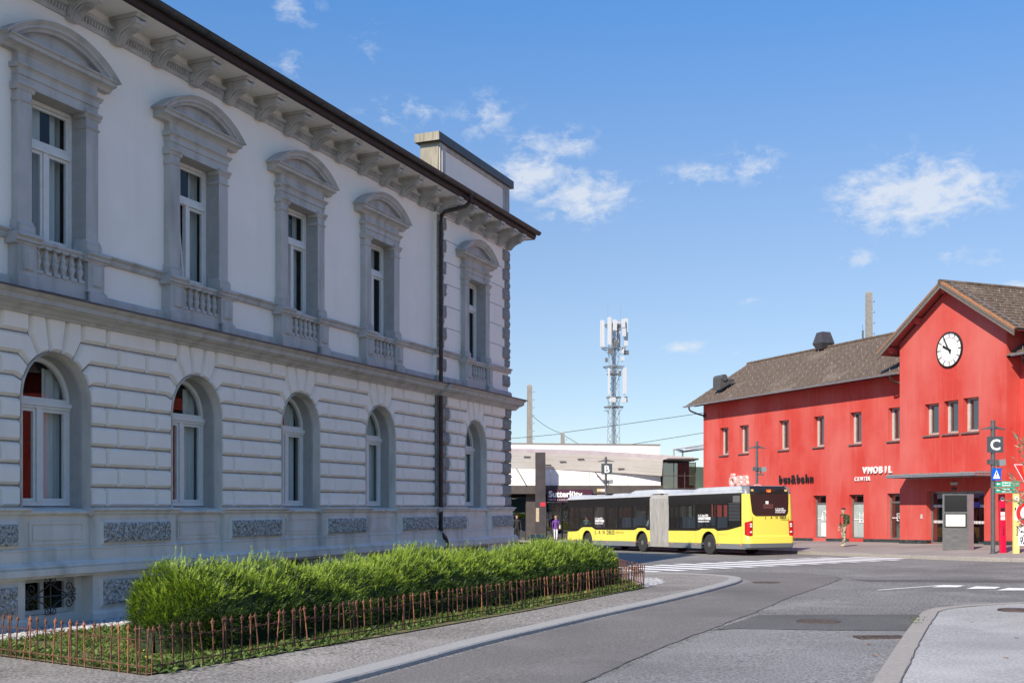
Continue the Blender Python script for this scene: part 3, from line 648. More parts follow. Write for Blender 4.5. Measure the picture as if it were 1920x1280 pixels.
# string cornice between the floors
cm = MB(); fm = MB()
for (x0, x1, pn) in ((XL, PX0, 0), (PX0, PX1, PN)):
    xe = x1+.36 if pn else x1
    cm.prof([(-.3,4.885),(pn+.035,4.885),(pn+.05,4.92),(pn+.10,4.945),(pn+.13,4.985),(pn+.24,5.01),(pn+.25,5.03),(pn+.30,5.035),(pn+.30,5.115),(pn+.325,5.125),(pn+.36,5.15),(pn+.405,5.19),(-.3,5.19)], x0, xe)
    fm.prof([(pn+.40,5.175),(pn+.425,5.175),(pn+.425,5.202),(-.18,5.31),(-.18,5.29),(pn+.40,5.193)], x0, xe+(.02 if pn else 0))
cm.box(PX1-.2, PX1+.35, .0, 8, 4.9, 5.19); fm.box(PX1-.2, PX1+.37, .0, 8, 5.193, 5.22)
cm.build('string_cornice', trim, vl); fm.build('cornice_flashing', flash_m, vl)
# upper storey: base course, string course at sill height, window surrounds
for (x0, x1, pn, cs) in segs():
    e = [x0]+[q for c in cs for q in (c-.94, c+.94)]+[x1+(.07 if pn else 0)]
    for i in range(0, len(e), 2):
        bs = MB(); st = MB(); bs.prof([(-.3,5.25),(pn+.0,5.25),(pn+.0,5.40),(pn-.03,5.425),(pn-.055,5.45),(-.3,5.45)], e[i], e[i+1])
        st.prof([(-.3,6.02),(pn-.05,6.02),(pn-.03,6.06),(pn-.03,6.10),(pn+.02,6.14),(pn+.02,6.165),(pn-.05,6.185),(-.3,6.185)], e[i]-(.0), e[i+1]+(.02 if pn and i == len(e)-2 else 0)); bs.build('base_course', trim, vl); st.build('string_course', trim, vl)
bal_prof = [(.062,0),(.062,.045),(.045,.05),(.052,.07),(.038,.085),(.05,.12),(.066,.165),(.06,.205),(.045,.225),(.055,.235),(.055,.25),(.045,.258),(.055,.27),(.055,.283),(.047,.295),(.036,.345),(.03,.365),(.045,.375),(.045,.385),(.034,.39),(.058,.40),(.058,.415)]
bal_me = MB().lathe(bal_prof, 14).box(-.065,.065,-.065,.065,-.012,.04).box(-.065,.065,-.065,.065,.395,.425).mesh('baluster', trim, True)
def upper_window(c, pn, ph, ajar):
    w = obj('window_surround', None, vl, (c, -pn, 0))
    for s in (-1, 1):
        m = MB(); lo, hi = (.56, .94) if s > 0 else (-.94, -.56)
        m.nb(lo, hi, -.25, .11, 5.30, 5.945); m.nb(lo-.025*(s < 0)-.0, hi+.025*(s > 0), -.25, .155, 5.25, 5.43)
        m.prof([(-.2,5.43),(.153,5.43),(.112,5.465),(-.2,5.465)], lo-.02, hi+.02)
        m.add([(x,-.112,z) for x, z in ((lo+.08,5.53),(hi-.08,5.53),(hi-.08,5.90),(lo+.08,5.90))]+[(x,-.145,z) for x, z in ((lo+.10,5.56),(hi-.10,5.56),(hi-.10,5.885),(lo+.10,5.885))], [(0,1,5,4),(1,2,6,5),(2,3,7,6),(3,0,4,7),(4,5,6,7)])
        m.prof([(-.2,5.94),(.12,5.94),(.135,5.975),(.165,5.985),(.165,6.03),(.20,6.06),(.20,6.085),(.185,6.115),(-.2,6.115)], lo-.07, hi+.07); m.build('pedestal', trim, w)
    for s in (-1, 1):
        m = MB(); lo, hi = (.59, .87) if s > 0 else (-.87, -.59)
        m.nb(lo, hi, -.25, .04, 6.10, 8.43); m.nb(lo-.035, hi+.035, -.2, .085, 6.115, 6.24); m.prof([(-.2,6.24),(.075,6.24),(.085,6.262),(.07,6.285),(.05,6.30),(.042,6.33),(-.2,6.33)], lo-.025, hi+.025)
        m.prof([(-.2,8.185),(.042,8.185),(.065,8.205),(.065,8.22),(.042,8.235),(-.2,8.235)], lo-.02, hi+.02)
        m.prof([(-.2,8.36),(.043,8.36),(.065,8.39),(.065,8.41),(.10,8.44),(.10,8.475),(-.2,8.475)], lo-.045, hi+.045); m.build('pilaster', trim, w)
    m = MB()
    m.nb(-.87, .87, -.25, .035, 8.44, 8.60); m.nb(-.88, .88, -.25, .055, 8.60, 8.70); m.prof([(-.2,8.70),(.06,8.70),(.07,8.72),(.11,8.745),(.11,8.77),(-.2,8.78)], -.93, .93)
    m.nb(-.86, .86, -.25, .03, 8.775, 8.97)
    m.build('entablature', trim, w)
    # segmental pediment: straight cornice, curved cornice over a recessed tympanum
    m = MB(); PR = [(-.2,8.955),(.035,8.955),(.06,8.99),(.10,9.015),(.17,9.03),(.175,9.05),(.175,9.085),(.215,9.105),(.215,9.125),(-.2,9.13)]
    m.prof(PR, -1.17, 1.17)
    hc, rise = 1.25, .50; Rr = (hc*hc+rise*rise)/(2*rise); zc0 = 9.115+rise-Rr; A = math.asin(hc/Rr); K = 22
    prof_arc = [(-.2,0),(.215,0),(.225,-.02),(.18,-.06),(.165,-.075),(.165,-.11),(.12,-.135),(.10,-.17),(-.2,-.17)]
    vs, fs = [], []; n = len(prof_arc)
    for i in range(K+1):
        a_ = -A+2*A*i/K
        for (pn_, dr) in prof_arc: r_ = Rr+dr; vs.append((r_*math.sin(a_), -pn_, max(zc0+r_*math.cos(a_), 9.09)))
    for i in range(K):
        for k in range(n): fs.append((i*n+k, i*n+(k+1)%n, (i+1)*n+(k+1)%n, (i+1)*n+k))
    fs += [tuple(range(n)), tuple(range(K*n, K*n+n))[::-1]]
    m.add(vs, fs); m.poly([(Rr*math.sin(-A+2*A*i/K)*.98, .0, max(9.1, zc0+(Rr-.1)*math.cos(-A+2*A*i/K))) for i in range(K+1)])
    m.build('pediment', trim, w)
    # balustrade under the window
    m = MB(); m.nb(-.56, .56, -.25, .06, 5.30, 5.565); m.quad((-.56,.14,5.5),(.56,.14,5.5),(.56,.14,6.1),(-.56,.14,6.1))
    m.prof([(-.45,5.985),(.07,5.985),(.075,6.01),(.10,6.03),(.10,6.075),(-.08,6.11),(-.45,6.14)], -.56, .56); m.build('window_sill', trim, w)
    for i in range(6): obj('baluster', bal_me, w, (-.46+i*.184, -.015, 5.567))
    # reveal and casement
    m = MB(); n0, n1 = .033, -.36; x0, x1, z0, z1 = -.587, .587, 6.09, 8.436
    for (p, q) in (((x0,z0),(x0,z1)),((x0,z1),(x1,z1)),((x1,z1),(x1,z0))): m.quad((p[0],-n0,p[1]),(q[0],-n0,q[1]),(q[0],-n1,q[1]),(p[0],-n1,p[1]))
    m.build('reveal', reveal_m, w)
    m = MB(); n = -.34; t = .065; frame_rect(m, x0, x1, 6.11, 8.43, n, n+.07, t); zt = 7.68
    m.nb(x0+t, x1-t, n, n+.10, zt-.045, zt+.03); m.nb(x0+t, x1-t, n, n+.075, zt+.032, zt+.075); m.nb(-.045, .045, n, n+.08, 6.18, zt-.045)
    frame_rect(m, x0+t+.003, x1-t-.003, zt+.078, 8.357, n+.004, n+.055, .045)
    if not ajar: frame_rect(m, x0+t+.003, -.048, 6.184, zt-.048, n+.004, n+.06, .05)
    frame_rect(m, .048, x1-t-.003, 6.184, zt-.048, n+.004, n+.06, .05)
    f = m.build('casement_window', frame_m, w)
    for (a_,b_,c_,d_) in ((x0+t+.04,x1-t-.04,zt+.12,8.32),(.09,x1-t-.045,6.225,zt-.09))+(((x0+t+.045,-.09,6.225,zt-.09),) if not ajar else ()):
        g = MB(); tw = rnd.uniform(-.004,.004); g.quad((a_,-n-.03+tw,c_),(b_,-n-.03-tw,c_),(b_,-n-.03,d_),(a_,-n-.03,d_)); g.build('pane', pane_m, f)
    if ajar:                                    # leaf tilted inwards at the top
        m = MB(); h = zt-.048-6.184; wd = x0+t+.003, -.048
        frame_rect(m, wd[0], wd[1], 0, h, 0, .056, .05); o = m.build('tilted_leaf', frame_m, f, (0, -n-.004, 6.184)); o.rotation_euler.x = R(-6)
        g = MB(); g.quad((wd[0]+.045,-.03,.045),(wd[1]-.045,-.03,.045),(wd[1]-.045,-.03,h-.045),(wd[0]+.045,-.03,h-.045)); o2 = g.build('pane', pane_m, f, (0, -n-.004, 6.184)); o2.rotation_euler.x = R(-6)
    curtain(f, x0+.03, .12, 6.12, 8.40, n-.16, ph); curtain(f, .34, x1-.02, 6.12, 8.40, n-.17, ph+1)
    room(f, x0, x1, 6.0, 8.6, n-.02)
for i, c in enumerate(BAYS): upper_window(c, 0, i*1.3, i in (2, 3))
upper_window(PAV, PN, 3, False)
# eaves: rope moulding, brackets, soffit, fascia, gutter
rp = MB(); em = MB()
for (x0, x1, pn) in ((XL, PX0, 0), (PX0, PX1, PN)):
    xe = x1+(.10 if pn else 0)
    em.prof([(-.3,9.93),(pn-.07,9.93),(pn-.06,9.955),(pn-.06,9.97),(pn-.05,9.985),(pn-.05,10.09),(pn+.0,10.11),(pn+.02,10.14),(pn+.02,10.16),(-.3,10.16)], x0, xe)
    x = x0+.05
    while x < xe-.05:
        rp.add([(x-.022,-pn+.055,9.99),(x+.022,-pn+.055,9.99),(x+.040,-pn+.055,10.085),(x-.004,-pn+.055,10.085),(x-.010,-pn+.016,10.0),(x+.012,-pn+.016,10.0),(x+.028,-pn+.016,10.075),(x+.006,-pn+.016,10.075)], [(4,5,6,7),(0,1,5,4),(1,2,6,5),(2,3,7,6),(3,0,4,7)]); x += .068
em.build('eaves_moulding', trim, vl); tag(rp.build('rope_beads', trim, vl, fix=False), kind='stuff')
def bracket_mesh():
    m = MB(); hw = .105
    S = [(-.10,9.90),(-.03,9.88),(.03,9.90),(.07,9.96),(.12,10.02),(.20,10.075),(.30,10.11),(.40,10.13),(.46,10.17),(.475,10.215),(.46,10.255),(.42,10.27),(-.10,10.27)]
    m.prof(S, -hw, hw)
    m.prof([(-.1,10.272),(.50,10.272),(.52,10.30),(.52,10.335),(-.1,10.335)], -hw-.03, hw+.03)
    for zz, nn, r_ in ((10.21,.45,.055),(10.02,.0,.075)): m.lathe([(.02,-hw-.028),(r_,-hw-.02),(r_,-hw+.02),(r_*.8,-hw+.045),(r_*.8,hw-.045),(r_,hw-.02),(r_,hw+.02),(.02,hw+.028)], 12, (0,-nn,zz), axis='x')
    for s in (-1,1):
        P = spiral(.0, 10.02, .085, 1.1, R(20), 1, 0, 12, .02); m.tube([(s*(hw+.008),-p[0],p[2]) for p in P], .012, 5)
        m.tube([(s*(hw+.004),-a_,b_) for a_, b_ in ((.06,9.99),(.14,10.06),(.25,10.12),(.36,10.155),(.44,10.2))], .016, 5)
        for (a_,b_,r_) in ((.10,10.13,.03),(.17,10.17,.03),(.25,10.2,.026),(.16,10.10,.02)): m.lathe([(.004,-.012),(r_,0),(.004,.016)], 8, (s*hw,-a_,b_), axis='x')
    for i in range(5):                             # acanthus leaf under the scroll
        x = (-.07+.035*i); m.tube([(x*.5,-.0,9.885),(x*.8,-.06,9.93),(x,-.13,10.005),(x*1.2,-.22,10.06),(x*1.1,-.31,10.085),(x*.9,-.37,10.075)], .02, 5, r2=.01)
    return m.mesh('eaves_bracket', trim, True)
bme = bracket_mesh(); x = -3.7
xs_b = []
while x < 14.6: xs_b.append(x); x += 1.0545
for x in xs_b: obj('eaves_bracket', bme, vl, (x-.03, 0, 0))
for x in (15.3, 16.28, 17.26, 18.24, 19.22, 19.95): obj('eaves_bracket', bme, vl, (x, -PN, 0))
XR = PX1+.75
m = MB(); m.nb(XL, XR-.1, -.6, .60, 10.337, 10.36); m.nb(PX1-.1, XR-.1, -8, -.6, 10.337, 10.36); m.build('soffit', soffit_m, vl)
m = MB(); m.prof([(.58,10.335),(.605,10.335),(.605,10.345),(.64,10.36),(.64,10.40),(.665,10.42),(.665,10.53),(.58,10.53)], XL, XR); m.nb(XR-.03, XR, -8, .58, 10.34, 10.53); m.build('eaves_board', fascia_m, vl)
gt = MB(); seg = 10
gp_ = [(.745+.085*math.cos(math.pi+math.pi*i/seg)+.0, 10.545+.085*math.sin(math.pi+math.pi*i/seg)) for i in range(seg+1)]
gi_ = [(.745+.078*math.cos(math.pi+math.pi*i/seg), 10.545+.078*math.sin(math.pi+math.pi*i/seg)) for i in range(seg+1)]
gt.prof(gp_+gi_[::-1], XL, XR+.02); gt.tube([(XL,-.83,10.55),(XR+.02,-.83,10.55)], .011, 6)
x = XL+.4
while x < XR: gt.prof([(p[0]+(p[0]-.745)*.06, p[1]+(p[1]-10.545)*.06) for p in gp_]+gi_[::-1], x-.012, x+.012); x += .98
gt.build('gutter', gutter_m, vl, smooth=True)
m = MB(); m.quad((XL,-.70,10.56),(XR,-.70,10.56),(XR,4.6,12.6),(XL,4.6,12.6)); m.quad((XL,10,10.56),(XR,10,10.56),(XR,4.6,12.6),(XL,4.6,12.6)); m.poly([(XR,-.70,10.56),(XR,10,10.56),(XR,4.6,12.6)])
m.quad((XL,8.5,-.7),(PX1,8.5,-.7),(PX1,8.5,10.5),(XL,8.5,10.5)); m.quad((XL,.3,-.7),(XL,8.5,-.7),(XL,8.5,10.5),(XL,.3,10.5))
m.build('roof', mat('roof_sheet', (.10,.09,.085), (.14,.13,.12), .6, 4), vl)
# attic block over the pavilion with sheet-metal coping
at = obj('attic_parapet', None, vl, (0,0,0))
m = MB(); m.nb(15.15, 20.12, -.55, -.02, 10.5, 11.90); m.build('attic_wall', stucco, at)
m = MB()
for lo, hi in ((15.17,15.52),(19.70,20.11)): m.nb(lo, hi, -.1, .03, 10.6, 11.88); m.nb(lo+.09, hi-.09, .0, .06, 10.95, 11.78)
m.nb(15.52, 19.70, -.1, .015, 11.76, 11.89); m.nb(15.52, 19.70, -.1, .02, 10.5, 10.98); m.build('attic_trim', trim, at)
m = MB(); m.nb(15.135, 15.15, -.56, -.0, 10.5, 11.885); m.build('zinc_side', zinc_m, at)
m = MB(); m.nb(14.98, 20.30, -.66, .10, 11.885, 12.12); m.build('coping', mat('coping_metal', (.055,.052,.05), (.075,.07,.068), .45, 3, metal=.5), at)
m = MB(); m.nb(14.972, 14.979, -.66, .10, 11.885, 12.12); m.build('coping_end', zinc_m, at)
# rainwater pipe with swan neck
m = MB(); pr_ = .055
top = [(15.62,-.745,10.47),(15.62,-.745,10.36),(15.60,-.72,10.24),(15.52,-.64,10.13),(15.30,-.42,10.02),(15.08,-.22,9.92),(15.0,-.16,9.80),(14.99,-.15,9.62)]
m.tube(top, pr_, 10)
m.tube([(14.99,-.15,9.62),(14.99,-.15,5.22)], pr_, 10); m.tube([(14.99,-.15,4.88),(14.99,-.15,1.25),(15.0,-.17,1.12),(15.06,-.26,.98),(15.09,-.29,.86),(15.09,-.29,-.4)], pr_, 10)
for z_ in (9.1, 7.2, 5.9, 4.3, 3.0, 1.9): m.tube([(14.99,-.15,z_),(14.99,-.15,z_+.03)], pr_*1.18, 10)
m.tube([(14.99,-.15,1.22),(14.99,-.15,1.27)], pr_*1.25, 10)
m.build('rain_pipe', pipe_m, vl, smooth=True)

# ------------------------------------------------------------------ red station building
SRZ = math.atan2(U2[1], U2[0])
rs = thing('station_building', (O2[0], O2[1], 0), SRZ, 'red plastered station building with tiled roof and clock gable', 'building')
WT0, WT1, WN = 18.46, 24.86, .75; TE = 44.0; EZ = 8.02
dark_fr = mat('dark_window_frame', (.11,.105,.10), (.15,.145,.14), .5, 6)
light_fr = mat('light_window_frame', (.42,.40,.37), (.5,.48,.45), .5, 6)
pane2 = glass_mat('station_glass', (.55,.62,.6), .16, 1.3)
frost = mat('frosted_glass', (.33,.42,.40), (.42,.5,.48), .25, 1.5, coat=.6)
upw = [(1.88,2.80,4.93,6.53),(3.96,4.92,4.95,6.54),(7.88,8.80,4.97,6.55),(11.0,11.86,4.98,6.55),(13.95,14.82,4.98,6.54),(16.77,17.72,4.99,6.54)]
dnw = [(10.93,12.03,zf(11.5)+.16,2.42),(13.87,14.98,zf(14.4)+.16,2.44),(16.69,17.8,zf(17.2)+.16,2.47)]
rup = [(27.2+i*3.1,28.1+i*3.1,5.0,6.55) for i in range(5)]; rdn = [(27.1+i*3.1,28.2+i*3.1,.75,2.6) for i in range(5)]
m = MB()
wall_holes(m, 0, WT0+.3, -.8, EZ+.45, upw+dnw, 0, 0, .32)
wall_holes(m, WT1-.3, TE, -.3, EZ+.45, rup+rdn, 0, 0, .32)
m.quad((0,0,-.8),(0,7.6,-.8),(0,7.6,EZ+.45),(0,0,EZ+.45)); m.poly([(0,0,EZ+.45),(0,7.6,EZ+.45),(0,3.8,10.7)]); m.quad((TE,0,-.3),(TE,7.6,-.3),(TE,7.6,EZ+.45),(TE,0,EZ+.45)); m.quad((0,7.6,-.8),(TE,7.6,-.8),(TE,7.6,EZ+.45),(0,7.6,EZ+.45))
m.build('main_wall', red_m, rs)
gwh = [(20.10,20.98,5.05,6.42),(21.28,22.16,5.05,6.46),(22.44,23.33,5.05,6.49)]; dh = (20.2,23.63,.19,2.52)
m = MB(); gc = 21.66; gz0 = 8.9; sl = .637; ap = 11.40
wall_holes(m, WT0, WT1, -.2, gz0, gwh, WN, 0, .3) if False else None
wall_holes(m, WT0, WT1, -.2, gz0, gwh+[dh], WN, 0, .34)
m.poly([(WT0,-WN,gz0),(WT1,-WN,gz0),(WT1,-WN,ap-sl*(WT1-gc)),(gc,-WN,ap),(WT0,-WN,ap-sl*(gc-WT0))])
for x in (WT0, WT1): m.quad((x,-WN,-.2),(x,2,-.2),(x,2,9.3),(x,-WN,9.3))
m.build('gable_wall', red_m, rs)
# marble plinth strips between the openings
def plinth(a, b, n):
    z0, z1 = zf(a), zf(b); m = MB()
    m.add([(a,-n-.02,z0-.4),(b,-n-.02,z1-.4),(b,-n-.02,z1+.15),(a,-n-.02,z0+.15),(a,-n+.3,z0-.4),(b,-n+.3,z1-.4),(b,-n+.3,z1+.15),(a,-n+.3,z0+.15)], [(0,1,2,3),(3,2,6,7),(0,3,7,4),(1,2,6,5)])
    m.build('marble_plinth', marble, rs)
for a, b in ((0,10.93),(10.93,12.03),(12.03,13.87),(13.87,14.98),(14.98,16.69),(16.69,WT0)): plinth(a, b, 0 if b-a > 1.2 or b == WT0 else -.27)
plinth(WT0-.02, 20.2, WN); plinth(23.63, WT1+.02, WN); plinth(WT1, TE, 0)
def st_window(h, n, sill=True, two=False, mt=None):
    a, b, c, d = h; w = obj('window', None, rs); m = MB(); nn = n-.30
    frame_rect(m, a, b, c, d, nn, nn+.06, .07); m.nb(a+.07, a+.16, nn, nn+.075, c+.07, d-.07); fo = m.build('frame', light_fr, w)
    m = MB(); frame_rect(m, a+.16, b-.07, c+.07, d-.07, nn, nn+.05, .05); m.build('sash', dark_fr, w)
    g = MB(); tw = rnd.uniform(-.01,.01); g.quad((a+.18,-nn-.02+tw,c+.1),(b-.1,-nn-.02-tw,c+.1),(b-.1,-nn-.02-tw,d-.1),(a+.18,-nn-.02+tw,d-.1)); g.build('pane', pane2, w)
    m = MB(); m.quad((a-.2,-nn+.7,c-.2),(b+.2,-nn+.7,c-.2),(b+.2,-nn+.7,d+.2),(a-.2,-nn+.7,d+.2)); m.build('room_lining', room_m, w)
    if sill: m = MB(); m.prof([(nn,c-.03),(n+.08,c-.09),(n+.08,c-.04),(nn,c+.03)], a-.06, b+.06); m.build('sill', dark_fr, w)
for h in upw+rup: st_window(h, 0)
for h in gwh: st_window(h, WN)
def shop_window(h, icon=None, dark=False):
    a, b, c, d = h; w = obj('shop_window', None, rs); m = MB(); nn = -.27
    frame_rect(m, a, b, c, d, nn, nn+.06, .07); m.nb(a+.07, b-.07, nn, nn+.05, d-.46, d-.38); m.build('frame', dark_fr, w)
    g = MB(); g.quad((a+.06,-nn-.02,c+.06),(b-.06,-nn-.02,c+.06),(b-.06,-nn-.02,d-.45),(a+.06,-nn-.02,d-.45)); g.build('pane', pane2 if dark else frost, w)
    g = MB(); g.quad((a+.06,-nn-.02,d-.39),(b-.06,-nn-.02,d-.39),(b-.06,-nn-.02,d-.06),(a+.06,-nn-.02,d-.06)); g.build('pane', pane2, w)
    m = MB(); m.quad((a-.3,-nn+1.2,c-.2),(b+.3,-nn+1.2,c-.2),(b+.3,-nn+1.2,d+.2),(a-.3,-nn+1.2,d+.2)); m.build('room_lining', room_m, w)
    if dark: m = MB(); m.quad((a,-nn+.3,c),(b,-nn+.3,c),(b,-nn+.3,c+.75),(a,-nn+.3,c+.75)); m.build('counter_front', mat('counter_grey', (.4,.45,.45), None, .6), w)
    n = nn+.03; cx_ = (a+b)/2+.1; cz_ = c+1.0; r_ = .022
    def ln(P): 
        q = MB(); q.tube([(x, -n, z) for x, z in P], r_, 6); q.build('pictogram', white_p, w)
    if icon == 'headphones':
        ln([(a+.1,cz_),(cx_-.2,cz_)]); ln([(cx_+.17*math.cos(R(t_)), cz_+.22+.18*math.sin(R(t_))) for t_ in range(200,-21,-20)])
        for s in (-1,1): q = MB(); q.nb(cx_+s*.17-.05, cx_+s*.17+.05, n-.01, n+.02, cz_-.08, cz_+.14); q.build('pictogram', white_p, w)
    if icon == 'phone':
        ln([(a+.1,cz_-.05),(cx_-.14,cz_-.05)]); ln([(cx_+.14,cz_+.03),(b-.1,cz_+.03)])
        ln([(cx_-.13,cz_-.2),(cx_+.13,cz_-.2),(cx_+.13,cz_+.28),(cx_-.13,cz_+.28),(cx_-.13,cz_-.2)])
        for dz_ in (-.06,.08,.18): ln([(cx_-.07,cz_+dz_),(cx_+.07,cz_+dz_)])
    if icon == 'bubble':
        ln([(a+.1,cz_),(cx_-.22,cz_)]); ln([(cx_-.22,cz_-.13),(cx_+.0,cz_-.13),(cx_+.06,cz_-.22),(cx_+.1,cz_-.13),(cx_+.25,cz_-.13),(cx_+.25,cz_+.2),(cx_-.22,cz_+.2),(cx_-.22,cz_-.13)])
        for dz_ in (0,.09): ln([(cx_-.12,cz_+dz_),(cx_+.15,cz_+dz_)])
shop_window(dnw[0], 'headphones'); shop_window(dnw[1], 'phone'); shop_window(dnw[2], 'bubble', True)
for h in rdn: shop_window(h, None, True)
a, b, c, d = dnw[0]; m = MB(); m.nb(a+.42, b-.1, -.235, -.22, c+.09, c+.78); m.build('window_poster', white_p, rs)
# entrance: glazed doors, interior, canopy
ent = obj('entrance', None, rs); a, b, c, d = dh; nn = WN-.34
m = MB()
for x in (a, a+1.05, a+1.16, a+2.25, a+2.36, b-.07): m.nb(x, x+.07, nn, nn+.07, c, d)
m.nb(a+.07, b-.07, nn, nn+.06, c, c+.08); m.nb(a+.07, b-.07, nn, nn+.06, d-.09, d); m.build('door_frame', mat('door_metal', (.25,.24,.23), (.33,.32,.31), .4, 6, metal=.6), ent)
for i, (x0, x1) in enumerate(((a+.07,a+1.05),(a+1.23,a+2.25),(a+2.43,b-.07))):
    g = MB(); g.quad((x0,-nn-.03,c+.08),(x1,-nn-.03,c+.08),(x1,-nn-.03,d-.09),(x0,-nn-.03,d-.09)); g.build('door_pane', pane2, ent)
    for z_ in (c+.92, c+1.62):
        m = MB(); k = 0; x = x0+.06
        while x < x1-.06: m.nb(x, x+.045, nn+.032, nn+.036, z_, z_+.12); x += .085
        tag(m.build('glass_marking', white_p, ent), kind='stuff')
m = MB(); y0, y1 = -nn+.05, -nn+4
m.quad((a,y1,c),(b,y1,c),(b,y1,d),(a,y1,d)); m.quad((a,y0,c),(a,y1,c),(a,y1,d),(a,y0,d)); m.quad((b,y0,c),(b,y1,c),(b,y1,d),(b,y0,d)); m.quad((a,y0,d),(a,y1,d),(b,y1,d),(b,y0,d)); m.quad((a,y0,c),(a,y1,c),(b,y1,c),(b,y0,c)); m.build('hall_lining', mat('hall_dark', (.07,.065,.06), None, .8), ent)
m = MB(); m.box(a+.5,a+1.3,-nn+1.5,-nn+2.0,c,c+.75); m.build('bench_box', mat('warm_box', (.5,.35,.18), None, .7), ent)
m = MB(); m.nb(a+1.55, a+1.95, WN+.0, WN+.06, 2.78, 2.9); m.build('wall_lamp', light_fr, ent)
m = MB(); m.nb(a+1.62, a+1.85, WN, WN+.07, 2.58, 2.66); m.build('door_sensor', black_p, ent)
m = MB(); m.nb(19.85, 19.97, WN, WN+.03, 1.3, 1.5); m.build('intercom', light_fr, ent)
m = MB(); m.nb(b-.98, b-.55, nn+.035, nn+.04, c+1.62, c+1.85); m.build('door_sticker', mat('sticker_blue', (.05,.05,.35), None, .4), ent)
cano = obj('entrance_canopy', None, rs); c0, c1 = 19.0, 24.4
m = MB(); m.nb(c0, c1, WN+.05, WN+1.25, 3.24, 3.27); m.build('glass_sheet', mat('canopy_sheet', (.30,.30,.29), None, .2), cano)
m = MB(); m.nb(c0, c1, WN+1.2, WN+1.26, 3.13, 3.23); m.nb(c0, c1, WN, WN+.06, 3.10, 3.23)
for i in range(7): x = c0+.05+(c1-c0-.1)*i/6; m.nb(x-.03, x+.03, WN+.06, WN+1.2, 3.12, 3.23); m.nb(x-.02, x+.02, WN+.06, WN+1.1, 3.27, 3.31)
m.build('canopy_frame', galv, cano)
# clock on the gable: 9:55
ck = obj('station_clock', None, rs, (21.66, -WN, 8.68)); cr = .775
m = MB(); m.lathe([(cr,.0),(cr,-.07),(cr-.05,-.09),(cr-.055,-.05),(cr-.055,0)], 48, axis='y'); m.build('rim', black_p, ck, smooth=True)
m = MB(); m.lathe([(cr-.05,-.0),(cr-.05,-.045),(.001,-.045)], 48, axis='y'); m.build('dial', mat('dial_white', (.80,.80,.78), None, .4), ck)
m = MB(); K = 48
for i in range(K):
    a0, a1 = 2*math.pi*i/K, 2*math.pi*(i+1)/K; r0, r1 = .515, .532
    m.quad(*[(r*math.cos(t), -.048, r*math.sin(t)) for r, t in ((r0,a0),(r1,a0),(r1,a1),(r0,a1))])
m.build('minute_ring', black_p, ck)
for i in range(12):
    m = MB(); m.nb(-.022, .022, .046, .052, .55, .71); o = m.build('hour_mark', black_p, ck); o.rotation_euler.y = R(30*i)
m = MB(); m.add([(-.035,-.075,-.2),(.035,-.075,-.2),(.028,-.075,.62),(-.028,-.075,.62),(-.035,-.085,-.2),(.035,-.085,-.2),(.028,-.085,.62),(-.028,-.085,.62)],[(0,1,2,3),(7,6,5,4),(0,1,5,4),(1,2,6,5),(2,3,7,6),(3,0,4,7)]); o = m.build('minute_hand', black_p, ck); o.rotation_euler.y = R(330)
m = MB(); m.add([(-.045,-.06,-.14),(.045,-.06,-.14),(.05,-.06,.42),(-.05,-.06,.42),(-.045,-.07,-.14),(.045,-.07,-.14),(.05,-.07,.42),(-.05,-.07,.42)],[(0,1,2,3),(7,6,5,4),(0,1,5,4),(1,2,6,5),(2,3,7,6),(3,0,4,7)]); o = m.build('hour_hand', black_p, ck); o.rotation_euler.y = R(297.5)
# tiled roofs laid in courses
def tile_slope(x0, x1, n0, z0, n1, z1, parent, name='tile_courses', rows_=18, cut=None):
    """courses of corrugated tiles from eaves (n0,z0) up to ridge (n1,z1)"""
    m = MB(); L = math.hypot(n1-n0, z1-z0); dn, dz = (n1-n0)/L, (z1-z0)/L; un, uz = -dz*(1 if n0 > n1 else -1), dn*-1*(1 if n0 > n1 else -1)
    if uz < 0: un, uz = -un, -uz
    step = L/rows_; pit = .155; r_ = random.Random(5)
    for k in range(rows_):
        a, b = k*step, (k+1)*step+.03; nx = int((x1-x0)/pit)
        base = len(m.v)
        for i in range(nx*2+1):
            x = x0+(x1-x0)*i/(nx*2); h = (.035 if i % 2 else .012)+r_.uniform(-.006,.006)
            for (s, hh) in ((a,h+.02),(b,h-.008)): m.v.append((x, -(n0+dn*s+un*hh), z0+dz*s+uz*hh))
            m.v.append((x, -(n0+dn*a+un*-.01), z0+dz*a+uz*-.01))
        for i in range(nx*2):
            o = base+i*3; m.f += [(o,o+3,o+4,o+1),(o+2,o+5,o+3,o)]; m.mi += [0,0]
    return tag(m.build(name, tile_m, parent, fix=False), kind='stuff')
def hooks(x0, x1, n0, z0, n1, z1, parent, dx=.62, rows_=9, skip=None):
    """snow guards: bent metal straps standing on the tiles"""
    m = MB(); L = math.hypot(n1-n0, z1-z0); dn, dz = (n1-n0)/L, (z1-z0)/L; un, uz = abs(dz), abs(dn)
    for k in range(rows_):
        s = L*(k+.6)/(rows_+.6); x = x0+.3+(dx/2 if k % 2 else 0)
        while x < x1-.1:
            if not (skip and skip(x, s)):
                p = (n0+dn*s, z0+dz*s); h = .13
                m.nb(x-.014, x+.014, p[0]+un*.03-.02, p[0]+un*.03+.0, p[1]+uz*.03, p[1]+uz*.03+h); m.nb(x-.014, x+.014, p[0]+un*.03-.15, p[0]+un*.03, p[1]+uz*.02+.0, p[1]+uz*.02+.012)
            x += dx
    return tag(m.build('snow_guards', mat('snow_guard', (.30,.20,.15), (.5,.48,.46), .5, 1.5, metal=.5), parent, fix=False), kind='stuff')
rf = obj('main_roof', None, rs)
RN, RZ = -3.8, 10.86
